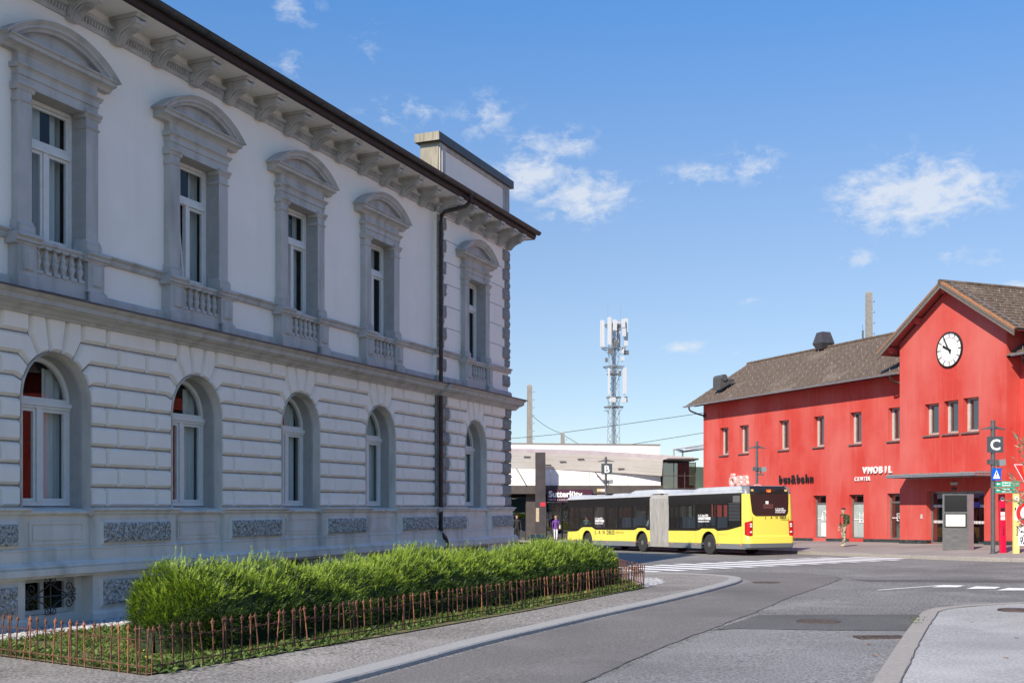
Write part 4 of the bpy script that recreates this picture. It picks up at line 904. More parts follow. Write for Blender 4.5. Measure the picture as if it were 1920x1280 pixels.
tile_slope(-.92, WT0, .78, EZ, RN, RZ, rf); tile_slope(WT1, TE+.9, .78, EZ, RN, RZ, rf); tile_slope(-.92, TE+.9, -8.3, EZ, RN, RZ, rf, rows_=6)
hooks(-.8, WT0+.4, .78, EZ, RN, RZ, rf); hooks(WT1+.3, TE, .78, EZ, RN, RZ, rf)
m = MB(); m.quad((-.9,-.72,EZ-.06),(TE+.9,-.72,EZ-.06),(TE+.9,-RN,RZ-.12),(-.9,-RN,RZ-.12)); m.quad((-.9,8.25,EZ-.06),(TE+.9,8.25,EZ-.06),(TE+.9,-RN,RZ-.12),(-.9,-RN,RZ-.12)); m.build('roof_boarding', mat('boarding_dark', (.05,.04,.035), None, .9), rf)
m = MB(); m.quad((0,-.7,EZ-.10),(WT0,-.7,EZ-.10),(WT0,.02,EZ+.25),(0,.02,EZ+.25)); m.quad((WT1,-.7,EZ-.10),(TE,-.7,EZ-.10),(TE,.02,EZ+.25),(WT1,.02,EZ+.25)); m.build('eaves_boarding', red_trim, rf)
m = MB(); m.tube([(-.95,-RN,RZ+.03),(TE,-RN,RZ+.03)], .09, 8); m.build('ridge_tiles', tile_m, rf)
m = MB()
for x0, x1 in ((-.95,WT0),(WT1+.35,TE)):
    m = MB(); pts = [(.84+.075*math.cos(math.pi+math.pi*i/8), EZ-.0+.075*math.sin(math.pi+math.pi*i/8)) for i in range(9)]; m.prof(pts+[(.91,EZ+.01),(.77,EZ+.01)], x0, x1); m.build('eaves_gutter', galv, rf, smooth=True)
m = MB(); m.tube([(-.3,-.84,EZ-.07),(-.3,-.84,EZ-.2),(-.27,-.75,EZ-.32),(-.1,-.35,EZ-.5),(.12,-.12,EZ-.6),(.16,-.0,EZ-.62)], .05, 8); m.lathe([(.13,0),(.13,-.06),(.09,-.09),(.05,-.1)], 12, (.16,0,EZ-.62), axis='y'); m.build('gutter_outlet', pipe_m, rf, smooth=True)
m = MB(); m.tube([(WT0-.55,-.84,EZ-.07),(WT0-.55,-.84,EZ-.2),(WT0-.5,-.7,EZ-.34),(WT0-.2,-.4,EZ-.48),(WT0,-.3,EZ-.5)], .05, 8); m.tube([(WT1+.9,-.84,EZ-.07),(WT1+.9,-.84,EZ-.2),(WT1+.85,-.7,EZ-.34),(WT1+.5,-.2,EZ-.6),(WT1+.3,.02,EZ-.7)], .05, 8); m.build('gutter_outlet', pipe_m, rf, smooth=True)
# gable roof over the clock wing
wr = obj('gable_roof', None, rs); OV = .52; E0 = gc-4.05; E1 = gc+4.05; AZ = 11.58; EZ2 = AZ-sl*4.05
def wing_slope(sg):
    m = MB(); L = math.hypot(4.05, AZ-EZ2); rows_ = 15; st_ = L/rows_; y0, y1 = -(WN+OV), 6.0; pit = .155; ny = int((y1-y0)/pit); r_ = random.Random(3)
    dx, dz = -sg*4.05/L, (AZ-EZ2)/L; ux, uz = sg*dz, abs(dx)
    for k in range(rows_):
        a, b = k*st_, (k+1)*st_+.03; base = len(m.v)
        for i in range(ny*2+1):
            y = y0+(y1-y0)*i/(ny*2); h = (.035 if i % 2 else .012)+r_.uniform(-.006,.006)
            for s, hh in ((a,h+.02),(b,h-.008)): m.v.append((gc+sg*4.05+dx*s+ux*hh, y, EZ2+dz*s+uz*hh))
            m.v.append((gc+sg*4.05+dx*a-ux*.01, y, EZ2+dz*a-uz*.01))
        for i in range(ny*2): o = base+i*3; m.f += [(o,o+3,o+4,o+1),(o+2,o+5,o+3,o)]; m.mi += [0,0]
    tag(m.build('tile_courses', tile_m, wr, fix=False), kind='stuff')
    m = MB()
    for k in range(7):
        s = L*(k+.5)/7.5; y = y0+.9+(.3 if k % 2 else 0)
        while y < 5.5:
            x, z = gc+sg*4.05+dx*s+ux*.03, EZ2+dz*s+uz*.03; m.box(x-.01, x+.01, y-.014, y+.014, z, z+.13); m.box(x-.08, x+.08, y-.014, y+.014, z, z+.012); y += .62
    tag(m.build('snow_guards', mat('snow_guard', (.3,.2,.15)), wr, fix=False), kind='stuff')
    # barge boards along the gable edge, orange verge tiles above
    m = MB(); t = .26; p = lambda s, h, y: (gc+sg*(4.12-4.12*s)+0*h, y, EZ2-.045+(AZ-EZ2+.045)*s+h)
    for (ya, yb, h0, h1) in ((-(WN+OV)-.035, -(WN+OV), -.25, -.01), (-(WN+OV)-.06, -(WN+OV)-.036, -.10, -.0)):
        m.add([p(0,h0,ya),p(1,h0,ya),p(1,h1,ya),p(0,h1,ya),p(0,h0,yb),p(1,h0,yb),p(1,h1,yb),p(0,h1,yb)], [(0,1,2,3),(7,6,5,4),(0,1,5,4),(1,2,6,5),(2,3,7,6),(3,0,4,7)])
    m.build('barge_board', brown_wood, wr)
    m = MB()
    for k in range(24):
        s0, s1 = k/24, (k+.94)/24; m.add([p(s0,.0,-(WN+OV)-.07),p(s1,.0,-(WN+OV)-.07),p(s1,.05,-(WN+OV)-.07),p(s0,.06,-(WN+OV)-.07),p(s0,.0,-(WN+OV)+.12),p(s1,.0,-(WN+OV)+.12),p(s1,.05,-(WN+OV)+.12),p(s0,.06,-(WN+OV)+.12)], [(0,1,2,3),(7,6,5,4),(0,1,5,4),(1,2,6,5),(2,3,7,6),(3,0,4,7)])
    tag(m.build('verge_tiles', tile_edge, wr), kind='stuff')
    m = MB(); m.add([p(0,-.06,-(WN+OV)),p(1,-.06,-(WN+OV)),p(1,-.06,6),p(0,-.06,6)], [(0,1,2,3)]); m.build('roof_boarding', red_trim, wr)
    m = MB(); m.add([(gc+sg*(4.05-4.05*s)+ux*.1, y, EZ2+(AZ-EZ2)*s+uz*.12) for s, y in ((0,-(WN+OV)+.3),(1,-(WN+OV)+.3),(1,-(WN+OV)+.33),(0,-(WN+OV)+.33))], [(0,1,2,3)])
    m.v = []; m.f = []; m.mi = []; m.tube([(gc+sg*4.05+ux*.12, -(WN+OV)+.35, EZ2+uz*.12),(gc+ux*.12, -(WN+OV)+.35, AZ+uz*.12)], .012, 5); m.build('lightning_wire', galv, wr)
    # purlin heads under the overhang
    for s in (.12, .55, .97):
        x = gc+sg*(4.05-4.05*s); z = EZ2+(AZ-EZ2)*s-.10
        m = MB(); m.prof([(WN-.2,z-.26),(WN+.24,z-.26),(WN+.34,z-.18),(WN+.36,z-.12),(WN+.46,z-.1),(WN+.46,z),(WN-.2,z)], x-.08, x+.08)
        m.build('purlin_head', red_trim, wr)
    m = MB(); x = gc+sg*4.1; pts = [(x+sg*.075+.075*math.cos(math.pi+math.pi*i/8), EZ2+.075*math.sin(math.pi+math.pi*i/8)) for i in range(9)]; m.prism(pts, -(WN+OV)+.02, 6); m.build('side_gutter', gutter_m, wr)
wing_slope(-1); wing_slope(1)
m = MB(); m.tube([(gc,-(WN+OV)-.08,AZ+.03),(gc,6,AZ+.03)], .10, 9); m.build('ridge_tiles', tile_m, wr)
# roof fittings: cowl, vent, rod
m = MB(); m.add([(x*k,y*k,z) for k, z in ((.26,0),(.30,.05),(.46,.36),(.30,.95),(.28,1.0)) for x, y in ((-1,-1),(1,-1),(1,1),(-1,1))], [(i*4+j,i*4+(j+1)%4,(i+1)*4+(j+1)%4,(i+1)*4+j) for i in range(4) for j in range(4)]+[(16,17,18,19)])
o = m.build('chimney_cowl', mat('cowl_metal', (.07,.065,.07), (.10,.09,.095), .5, 4, metal=.4), rf, (6.9, -RN-.1, RZ-.1)); o.scale = (.95,.95,1.0)
vn = obj('roof_vent', None, rf, (1.35, .35, 8.86))
m = MB(); m.add([(-.42,-.25,0),(.42,-.25,0),(.42,.75,.55),(-.42,.75,.55),(-.42,-.25,.66),(.42,-.25,.66),(.42,.75,.66),(-.42,.75,.66)], [(0,1,5,4),(1,2,6,5),(2,3,7,6),(3,0,4,7),(4,5,6,7)]); m.build('vent_box', mat('vent_metal', (.09,.08,.08), (.13,.12,.115), .5, 4, metal=.4), vn)
m = MB(); m.tube([(-.5,.0,.72),(.5,.0,.72)], .20, 14); m.build('vent_hood', mat('vent_hood', (.10,.10,.10), (.14,.14,.135), .45, 4, metal=.4), vn, smooth=True)
m = MB(); m.tube([(10.2,-RN,RZ),(10.2,-RN,RZ+.55)], .05, 6); m.tube([(10.2,-RN,RZ),(10.2,-RN,RZ+.85)], .012, 5); m.build('vent_pipe', pole_m, rf)

# lettering on the red wall: raised letters, each its own mesh
def sign(name, s, size, x, z, n, mat_, label, depth, bold=0, adv=None, face=None, scale_x=1.0):
    q = stat(x, n); t = thing(name, (q[0], q[1], z), SRZ, label, 'sign'); cur = 0
    for ch in s:
        if ch == ' ': cur += size*.22; continue
        me = text_mesh(ch, size, mat_, depth, bold); w_ = max(v.co.x for v in me.vertices) if me.vertices else size*.3
        o = obj('letter', me, t, (cur*scale_x, -depth, 0)); o.rotation_euler = (R(90),0,0); o.scale = (scale_x,1,1)
        if face:
            me2 = text_mesh(ch, size, face, .003, bold); o2 = obj('letter_face', me2, o, (0,0,depth+.004))
        cur += (w_+size*.13+bold) if adv is None else adv
    return t
obb_f = mat('logo_face', (.78,.36,.34), None, .4); obb_s = mat('logo_side', (.75,.70,.66), None, .5)
sign('railway_logo_sign', 'ÖBB', .84, 3.12, 3.03, .02, obb_s, 'raised pale red rail company letters on the red wall', .08, .03, face=obb_f, scale_x=.98)
sign('wall_lettering', 'bus&bahn', .62, 7.97, 3.12, .02, black_p, 'black raised bus and bahn lettering on the red wall', .03, .014, scale_x=1.0)
sign('wall_lettering', 'VMOB I L', .46, 15.0, 3.46, .02, white_p, 'large white capital lettering beside the clock gable', .03, .010, scale_x=.98)
sign('wall_lettering', 'C E N TER', .27, 14.35, 3.12, .02, white_p, 'small white CENTER lettering under the larger white letters', .02, .005, scale_x=.86)

# ------------------------------------------------------------------ articulated bus (x forward, y to its left, z up; origin at the rear axle on the left side)
bus = thing('articulated_bus', (8.37, 48.64, gz(8.37,48.64)), math.atan2(.908,-.419), 'long yellow articulated bus with grey bellows and black window band', 'bus')
bus.rotation_euler = (0, R(.83), math.atan2(.908,-.419)); BW = -2.4
AX = [.06, 5.5, 10.83]; WR = .43
def arch_pts(c, r=.56, z0=.48, k=10):           # wheel arch from right to left (decreasing x)
    a0 = math.asin((z0-.43)/r); return [(c+r*math.cos(a0+(math.pi-2*a0)*i/k), .43+r*math.sin(a0+(math.pi-2*a0)*i/k)) for i in range(k+1)]
def arch_sk(c, r=.56, z0=.25, k=3):
    a0 = math.asin((z0-.43)/r); a1 = math.asin((.48-.43)/r)
    up = [(c+r*math.cos(a0+(a1-a0)*i/k), .43+r*math.sin(a0+(a1-a0)*i/k)) for i in range(k+1)]; return up
def side(y0, y1):
    y0, y1 = y0, y1
    tops_f = [(12.95,.90),(12.0,.92),(11.75,.96),(11.45,1.10),(11.2,1.14),(10.35,1.14),(10.0,1.03),(9.9,1.01),(6.2,1.01),(6.0,1.05),(5.85,1.11),(5.2,1.11),(5.05,1.02),(4.72,1.0)]
    poly = [(4.72,.48)]+[p for p in reversed(arch_pts(AX[1]))]+[p for p in reversed(arch_pts(AX[2]))]+[(13.0,.48)]+tops_f
    m = MB(); m.prism(poly, y0, y1); m.build('yellow_panel', yellow_m, bus)
    tops_r = [(3.18,1.0),(1.0,1.0),(.75,1.03),(.55,1.10),(-.35,1.10),(-.55,1.02),(-.65,1.0),(-1.35,1.04),(-2.3,1.20)]
    poly = [(3.18,.48)]+tops_r+[(-2.3,.48)]+[p for p in reversed(arch_pts(AX[0]))]
    m = MB(); m.prism(poly, y0, y1); m.build('yellow_panel', yellow_m, bus)
    for (x0, x1, z0, z1) in ((4.72,AX[1]-.57,.25,.478),(AX[1]+.57,AX[2]-.57,.25,.478),(AX[2]+.57,13.0,.25,.478),(AX[0]+.57,3.18,.25,.478),(-2.3,AX[0]-.57,.27,.478)):
        m = MB(); m.box(x0, x1, y0, y1, z0, z1); m.build('grey_skirt', grey_m, bus)
    return tops_f, tops_r
tf, tr = side(-.035, 0); side(BW, BW+.035)
def zline(tops, x): 
    xs = [p[0] for p in tops][::-1]; zs = [p[1] for p in tops][::-1]; return float(np.interp(x, xs, zs))
ZW = 2.56
for (y, yo) in ((-.03, -.006), (BW+.03, BW+.006)):
    # black band: bottom rail follows the yellow line, top rail, pillars
    m = MB()
    for tops in (tf, tr):
        pts = [(p[0], p[1]+.004) for p in tops]; up = [(p[0], p[1]+.12) for p in reversed(tops)]
        m.prism(pts+up, min(y,yo), max(y,yo))
    for (x0, x1) in ((4.72,12.95),(-2.3,3.18)): m.box(x0, x1, min(y,yo), max(y,yo), ZW-.42, ZW)
    for x in (12.9,11.72,10.2,8.9,7.75,6.4,4.8): m.box(x-.07, x+.07, min(y,yo)+.001, max(y,yo)-.001, zline(tf,x)+.02, ZW-.2)
    for x in (3.1,2.38,1.0,-.5,-1.36,-2.24): m.box(x-.06, x+.06, min(y,yo)+.001, max(y,yo)-.001, zline(tr,x)+.02, ZW-.2)
    m.box(-2.24,-1.36,min(y,yo)+.001,max(y,yo)-.001,1.2,ZW-.4)
    m.build('black_band', black_g, bus)
    for tops, edges in ((tf,(12.9,11.72,10.2,8.9,7.75,6.4,4.8)),(tr,(3.1,2.38,1.0,-.5,-1.36))):
        for a, b in zip(edges[:-1], edges[1:]):
            ym = (y+yo)/2; g = MB(); tw = rnd.uniform(-.004,.004)
            g.quad((a,ym+tw,zline(tops,a)+.1),(b,ym-tw,zline(tops,b)+.1),(b,ym-tw,ZW-.03),(a,ym+tw,ZW-.03)); g.build('side_window', tint_g, bus)
# louvred engine grille, panel seams, side markers
m = MB()
for i in range(13): m.prof([(.0,1.42+i*.058),(-.014,1.425+i*.058),(.0,1.46+i*.058)], -2.2, -1.42)
tag(m.build('engine_louvres', mat('louvre_dark', (.05,.05,.05), None, .5), bus), kind='stuff')
m = MB(); m.box(-2.2,-1.72,.0,.006,2.18,2.45); m.build('vent_flap', mat('flap_grey', (.12,.12,.12), None, .5), bus)
for (x, z0, z1) in ((1.0,.48,1.0),(-.62,.48,1.0),(-2.27,.48,1.2),(7.75,.48,1.0),(10.05,.48,1.0),(5.98,.48,1.05)): m = MB(); m.box(x-.006,x+.006,-.002,.0025,z0,z1); m.build('panel_seam', mat('seam', (.25,.20,.03), None, .6), bus)
m = MB(); m.box(-1.36,-.62,-.002,.0025,.85,.862); m.build('panel_seam', mat('seam', (.25,.2,.03)), bus)
for x in (12.35,8.7,6.1,4.9,2.9,1.0,-.75,-2.25): m = MB(); m.box(x-.05,x+.05,.0,.014,.40,.44); m.build('side_marker', orange_l, bus)
# wheels with dark housings
def wheel(x, yc, sg):
    w_ = obj('wheel', None, bus, (x, yc, WR)); m = MB()
    m.lathe([(.25,-.13*sg),(.40,-.13*sg),(.425,-.11*sg),(WR,-.06*sg),(WR,.06*sg),(.425,.11*sg),(.40,.13*sg),(.25,.13*sg)], 28, axis='y'); m.build('tyre', rubber, w_, smooth=True)
    m = MB(); m.lathe([(.265,.128*sg),(.25,.10*sg),(.22,.085*sg),(.12,.09*sg),(.11,.13*sg),(.07,.14*sg),(.01,.14*sg)], 24, axis='y')
    for i in range(10): a = i*math.pi/5; m.lathe([(.018,0),(.018,.03*sg)], 6, (.165*math.cos(a), .09*sg, .165*math.sin(a)), axis='y')
    m.build('rim', rim_m, w_, smooth=True)
for x in AX: wheel(x, -.17, 1); wheel(x, BW+.17, -1)
m = MB()
for x in AX:
    a = arch_pts(x, .57, .30, 12)
    for p, q in zip(a[:-1], a[1:]): m.quad((p[0],-.04,p[1]),(q[0],-.04,q[1]),(q[0],-.5,q[1]),(p[0],-.5,p[1])); m.quad((p[0],BW+.04,p[1]),(q[0],BW+.04,q[1]),(q[0],BW+.5,q[1]),(p[0],BW+.5,p[1]))
for x0, x1 in ((-2.3,3.1),(4.75,12.9)): m.box(x0, x1, BW+.5, -.5, .28, .42)
m.build('underbody', mat('underbody', (.02,.02,.02), None, .9), bus)
# roof
for x0, x1 in ((-2.35,3.2),(4.7,12.95)):
    m = MB(); P = [(.0,ZW+.003),(-.02,ZW+.07),(-.09,ZW+.115),(-.25,ZW+.135),(BW+.25,ZW+.135),(BW+.09,ZW+.115),(BW+.02,ZW+.07),(BW,ZW+.003)]
    m.prof([(-p[0], p[1]) for p in P], x0, x1); o = m.build('roof_shell', roofgrey, bus, smooth=True)
def hump(x0, x1, ya, yb, z0, z1, name, mt, tp=.5, edge=.12):
    m = MB(); K = 8; secs = []
    for x, k in ((x0,0),(x0+tp*.35,.72),(x0+tp,1),(x1-tp,1),(x1-tp*.35,.72),(x1,0)):
        z = z0+(z1-z0)*k; e = edge
        secs.append([(x,ya,z0),(x,ya-e*.3,z0+(z-z0)*.6),(x,ya-e,z),(x,yb+e,z),(x,yb+e*.3,z0+(z-z0)*.6),(x,yb,z0)])
    n = 6; fs = [(i*n+j, i*n+j+1, (i+1)*n+j+1, (i+1)*n+j) for i in range(5) for j in range(n-1)]; m.add([p for s_ in secs for p in s_], fs); return m.build(name, mt, bus, smooth=True)
hump(3.75, 6.9, -.12, BW+.12, ZW+.12, ZW+.32, 'air_conditioner', roofgrey); hump(-2.2, 1.5, -.10, BW+.10, ZW+.12, ZW+.29, 'air_conditioner', roofgrey)
hump(8.0, 9.3, -.5, BW+.5, ZW+.12, ZW+.24, 'roof_hatch', roofgrey, .2); hump(11.6, 13.2, -.02, BW+.02, ZW+.0, ZW+.25, 'front_dome', roofgrey, .5, .2)
# bellows
m = MB(); K = 15; ring = lambda x, e: [(x,.0+e,.26),(x,.02+e,.5),(x,.02+e,2.45),(x,-.10+e*.5,ZW+.10+e),(x,BW+.10-e*.5,ZW+.10+e),(x,BW-.02-e,2.45),(x,BW-.0-e,.26)]
for i in range(K+1): m.v += ring(3.18+1.54*i/K, (.0 if i % 2 else -.075)+(-.03 if i in (7,8) else 0))
for i in range(K):
    for j in range(6): m.f.append((i*7+j,i*7+j+1,(i+1)*7+j+1,(i+1)*7+j)); m.mi.append(0)
m.build('bellows', bellow_m, bus)
# rear end: rounded corners, dark rear window, engine hatch, lamps, bumper
def outline(dx, r=.22, k=6, ins=0.0):
    L_ = [(-2.3,-ins)]+[(-2.3-dx+r-.0-r*math.sin(R(90*i/k))+0, -ins-r+r*math.cos(R(90*i/k))) for i in range(k+1)]
    return L_+[(p[0], BW-p[1]) for p in reversed(L_)]
def loft(levels, name, mt):
    m = MB(); rows_ = [[(x, y, z) for x, y in outline(dx, r, 6, ins)] for (z, dx, r, ins) in levels]; n = len(rows_[0])
    m.add([p for rw in rows_ for p in rw], [(i*n+j,i*n+j+1,(i+1)*n+j+1,(i+1)*n+j) for i in range(len(rows_)-1) for j in range(n-1)]); return m.build(name, mt, bus, smooth=True)
loft([(.50,.40,.22,0),(.78,.38,.22,0),(.82,.33,.22,0),(1.6,.31,.22,0),(2.52,.25,.20,.01)], 'rear_body', yellow_m)
loft([(.26,.24,.20,.03),(.33,.36,.22,.01),(.498,.40,.22,0)], 'rear_bumper', grey_m)
loft([(2.523,.25,.20,.01),(2.72,.20,.20,.03),(2.82,.10,.20,.08),(2.86,-.15,.15,.2)], 'rear_roof_cap', grey_m)
xr = lambda z: float(np.interp(z, [1.6,2.52,2.72,2.84], [-2.612,-2.55,-2.50,-2.40]))-.02
RW = [(1.62,.46),(1.66,.40),(1.72,.34),(1.80,.31),(2.15,.275),(2.50,.25),(2.62,.26),(2.72,.28),(2.83,.36)]
m = MB()
for i, (z_, e_) in enumerate(RW): m.v += [(xr(z_)+.04,-e_+.03,z_),(xr(z_),-e_,z_),(xr(z_),BW+e_,z_),(xr(z_)+.04,BW+e_-.03,z_)]
for i in range(len(RW)-1):
    for j in range(3): m.f.append((i*4+j,i*4+j+1,i*4+j+5,i*4+j+4)); m.mi.append(0)
m.f.append((0,1,2,3)); m.mi.append(0)
m.build('rear_window', mat('rear_glass', (.02,.017,.017), None, .06), bus)
def rear_box(y0, y1, z0, z1, name, mt, d=.012): 
    m = MB(); x0 = -2.617 if z0 < 1.6 else xr((z0+z1)/2)+.004; m.box(x0-d, x0+.03, min(y0,y1), max(y0,y1), z0, z1); return m.build(name, mt, bus)
for (y0,y1,z0,z1) in ((-.30,-2.1,.70,.71),(-.30,-.312,.7,1.58),(-2.088,-2.1,.7,1.58)): rear_box(y0,y1,z0,z1,'hatch_seam',mat('seam', (.25,.2,.03)),.016 if z1 < 1.5 else .006)
for s in (0,1):
    m = MB(); yy = lambda y: y if s == 0 else BW-y
    m.add([(-2.50,yy(.004),z) for z in (.86,1.36)]+[(-2.60,yy(-.03),z) for z in (.84,1.38)]+[(-2.655,yy(-.12),z) for z in (.80,1.40)]+[(-2.655,yy(-.27),z) for z in (.78,1.42)]+[(-2.60,yy(-.285),z) for z in (.78,1.42)], [(0,2,3,1),(2,4,5,3),(4,6,7,5),(6,8,9,7)]); lp = m.build('tail_lamp', red_l, bus)
    for zz in (.93,1.16,1.25): m = MB(); m.box(-2.665,-2.65,min(yy(-.15),yy(-.25)),max(yy(-.15),yy(-.25)),zz,zz+.07); m.build('lamp_reflector', mat('lamp_clear', (.75,.7,.7), None, .2), lp)
rear_box(-1.0,-1.48,.55,.69,'number_plate',mat('plate_dark', (.30,.16,.14), (.4,.25,.22), .5, 30),.03)
for y in (-.36,-2.04): rear_box(y-.06,y+.06,2.60,2.70,'marker_lamp',mat('amber_lens', (.75,.5,.18), None, .3))
rear_box(-.98,-1.12,2.06,2.22,'paper_notice',white_p); rear_box(-.85,-1.35,1.78,2.10,'window_sticker',mat('sticker_brown', (.10,.035,.03), None, .6),.006)
rear_box(-.95,-1.45,2.56,2.74,'destination_display',mat('display_black', (.03,.025,.025), None, .3),.004)
def bus_text(name, s, size, mt, x, y, z, rear=False, bold=0.0, space=1.0):
    me = text_mesh(s, size, mt, .002, bold, space); o = obj(name, me, bus, (x,y,z)); o.rotation_euler = (R(90),0,R(-90)) if rear else (R(90),0,R(180)); return o
blk = mat('letter_black', (.03,.03,.035), None, .5); dul = mat('letter_olive', (.35,.28,.03), None, .5); led = mat('led_orange', (.9,.15,.02), None, .5, emit=(1,.16,.02,1.2))
bus_text('lettering', 'L', .27, blk, 9.98, .004, .80, bold=.005); bus_text('lettering', 'A', .27, blk, 9.62, .004, .80, bold=.005); bus_text('lettering', 'N', .27, blk, 9.20, .004, .80, bold=.005); bus_text('lettering', 'DBUS', .29, blk, 8.80, .004, .79, bold=.006, space=1.12)
bus_text('lettering', 'UNTERLAND', .15, dul, 7.98, .004, .84, bold=.0)
for s_, y_ in (('L',-.92),('A',-1.20),('N',-1.45),('DBUS',-1.66)): bus_text('lettering', s_, .135, blk, -2.625, y_, 1.50, True, .002)
bus_text('lettering', 'UNTERLAND', .07, dul, -2.625, -1.72, 1.43, True)
bus_text('route_number', '160', .15, led, xr(2.64)-.012, -1.05, 2.585, True, .004)
for (x_, z_) in ((9.98,1.28),(.82,1.36)):
    bus_text('window_advert', '5.-13. Sept 2026', .115, white_p, x_, .0, z_+.26, bold=.004); bus_text('window_advert', 'HERBSTMESSE', .15, white_p, x_, .0, z_+.12, bold=.008); bus_text('window_advert', 'Messequartier Dornbirn', .085, white_p, x_, .0, z_+.02, bold=.003)
for s_, sz, dz in (('5.-13. Sept 2026',.065,.17),('HERBSTMESSE',.085,.085),('Messequartier Dornbirn',.05,.02)): bus_text('window_advert', s_, sz, white_p, xr(1.78)-.006, -1.44, 1.72+dz, True, .003)
# front end and mirror
m = MB(); F = [(13.0,-.02),(13.16,-.12),(13.24,-.4),(13.27,-1.2),(13.24,-2.0),(13.16,-2.28),(13.0,-2.38)]; n = len(F)
m.add([(x,y,z) for z in (.30,.95) for x, y in F], [(i,i+1,n+i+1,n+i) for i in range(n-1)]); m.build('front_mask', yellow_m, bus)
m = MB(); m.add([(x-(0 if z < 1.5 else .15),y,z) for z in (.952,2.62) for x, y in F], [(i,i+1,n+i+1,n+i) for i in range(n-1)]); m.build('windscreen', tint_g, bus)
m = MB(); m.tube([(13.0,0,2.3),(13.25,.16,2.25),(13.3,.18,2.05)], .02, 6); m.box(13.2,13.36,.1,.26,1.55,2.05); m.build('wing_mirror', black_p, bus); m = MB(); m.box(13.36,13.372,.11,.25,1.6,2.0); m.build('mirror_back', yellow_m, bus)
# interior: floor, seats, poles
m = MB()
for x0, x1 in ((-2.2,3.1),(4.8,12.8)): m.box(x0, x1, BW+.05, -.05, .42, .50)
m.build('floor', mat('bus_floor', (.08,.08,.085), None, .8), bus)
seat_m = mat('seat_fabric', (.05,.09,.16), (.09,.14,.22), .9, 20); sme = MB().box(0,.42,-.42,0,.36,.46).box(-.06,.02,-.42,0,.46,1.1).box(.15,.3,-.3,-.1,0,.36).mesh('seat', seat_m)
for x in (8.0,7.1,6.3,5.1,2.6,1.7,.4,-.5,-1.3):
    for y in (-.12,-.58,BW+.54,BW+1.0): obj('seat', sme, bus, (x,y,.5))
m = MB()
for x in (9.5,7.6,5.4,2.4,.9,-.6): m.tube([(x,-.95,.5),(x,-.95,2.5)], .018, 6)
m.build('grab_poles', galv, bus)
m = MB(); m.box(10.6,11.5,-.95,-.9,.5,1.45); m.box(-2.2,-1.3,BW+.1,-.1,.5,1.3); m.build('driver_partition', mat('partition', (.12,.12,.13), None, .6), bus)

# ------------------------------------------------------------------ people
def person(name, loc, rz, joints, radii, edges, mats, pick, label, sub=2):
    """one continuous skinned body: joints laid out in the pose, radius per joint"""
    me = bpy.data.meshes.new(name); me.from_pydata(joints, edges, []); o = bpy.data.objects.new(name, me); col.objects.link(o)
    md = o.modifiers.new('skin', 'SKIN')
    for i, sv in enumerate(me.skin_vertices[0].data): sv.radius = radii[i] if isinstance(radii[i], tuple) else (radii[i], radii[i]); sv.use_root = (i == 0)
    md.branch_smoothing = .4; ss = o.modifiers.new('sub', 'SUBSURF'); ss.levels = sub; ss.render_levels = sub
    dg = bpy.context.evaluated_depsgraph_get(); m2 = bpy.data.meshes.new_from_object(o.evaluated_get(dg)); bpy.data.objects.remove(o)
    m2.materials.clear()
    for q in mats: m2.materials.append(q)
    for p in m2.polygons: p.use_smooth = True; p.material_index = pick(p.center)
    m2.name = name; r = obj(name, m2, None, loc, rz); return tag(r, label, 'person')
camo_g = mat('camo_jacket', (.02,.035,.015), (.10,.12,.05), .9, 9, 3, lo=.45, hi=.55); camo_t = mat('camo_trousers', (.08,.075,.045), (.42,.38,.27), .9, 11, 3, lo=.44, hi=.56)
boot = mat('tan_boots', (.50,.40,.28), None, .8); hair_d = mat('dark_hair', (.03,.022,.018), None, .8); tee = mat('red_shirt', (.62,.03,.04), None, .8)
def standing(h, hw=1.0, lean=0.0, step=.0, armb=(.0,.0)):
    """joint list of an upright figure facing +x, height h"""
    s = h/1.75
    J = [(0,0,.95),(0,0,1.10),(.01+lean*.4,0,1.25),(.0+lean*.8,0,1.40),(.0+lean,0,1.475),(.03+lean,0,1.55),(.03+lean,0,1.63),(.025+lean,0,1.71),
         (0,.09,.88),(.02+step*.5,.10,.50),(-.02+step,.10,.10),(.13+step,.115,.045),(0,-.09,.88),(.0-step*.5,-.10,.50),(-.04-step,-.10,.10),(.10-step,-.115,.045),
         (lean*.8,.17,1.40),(-.02+lean*.6,.235,1.14),(.06+armb[0],.25,.90),(.085+armb[0],.245,.81),(lean*.8,-.17,1.40),(-.02+lean*.6,-.235,1.14),(.06+armb[1],-.25,.90),(.085+armb[1],-.245,.81)]
    Rr = [(.145*hw,.115),(.15*hw,.115),(.165*hw,.12),(.15*hw,.10),.058,.062,.088,.075,.088,.062,.045,.04,.088,.062,.045,.04,.075,.056,.042,.036,.075,.056,.042,.036]
    Ee = [(0,1),(1,2),(2,3),(3,4),(4,5),(5,6),(6,7),(0,8),(8,9),(9,10),(10,11),(0,12),(12,13),(13,14),(14,15),(3,16),(16,17),(17,18),(18,19),(3,20),(20,21),(21,22),(22,23)]
    return [(x*s,y*s,z*s) for x,y,z in J], [tuple(q*s for q in r) if isinstance(r, tuple) else r*s for r in Rr], Ee, s
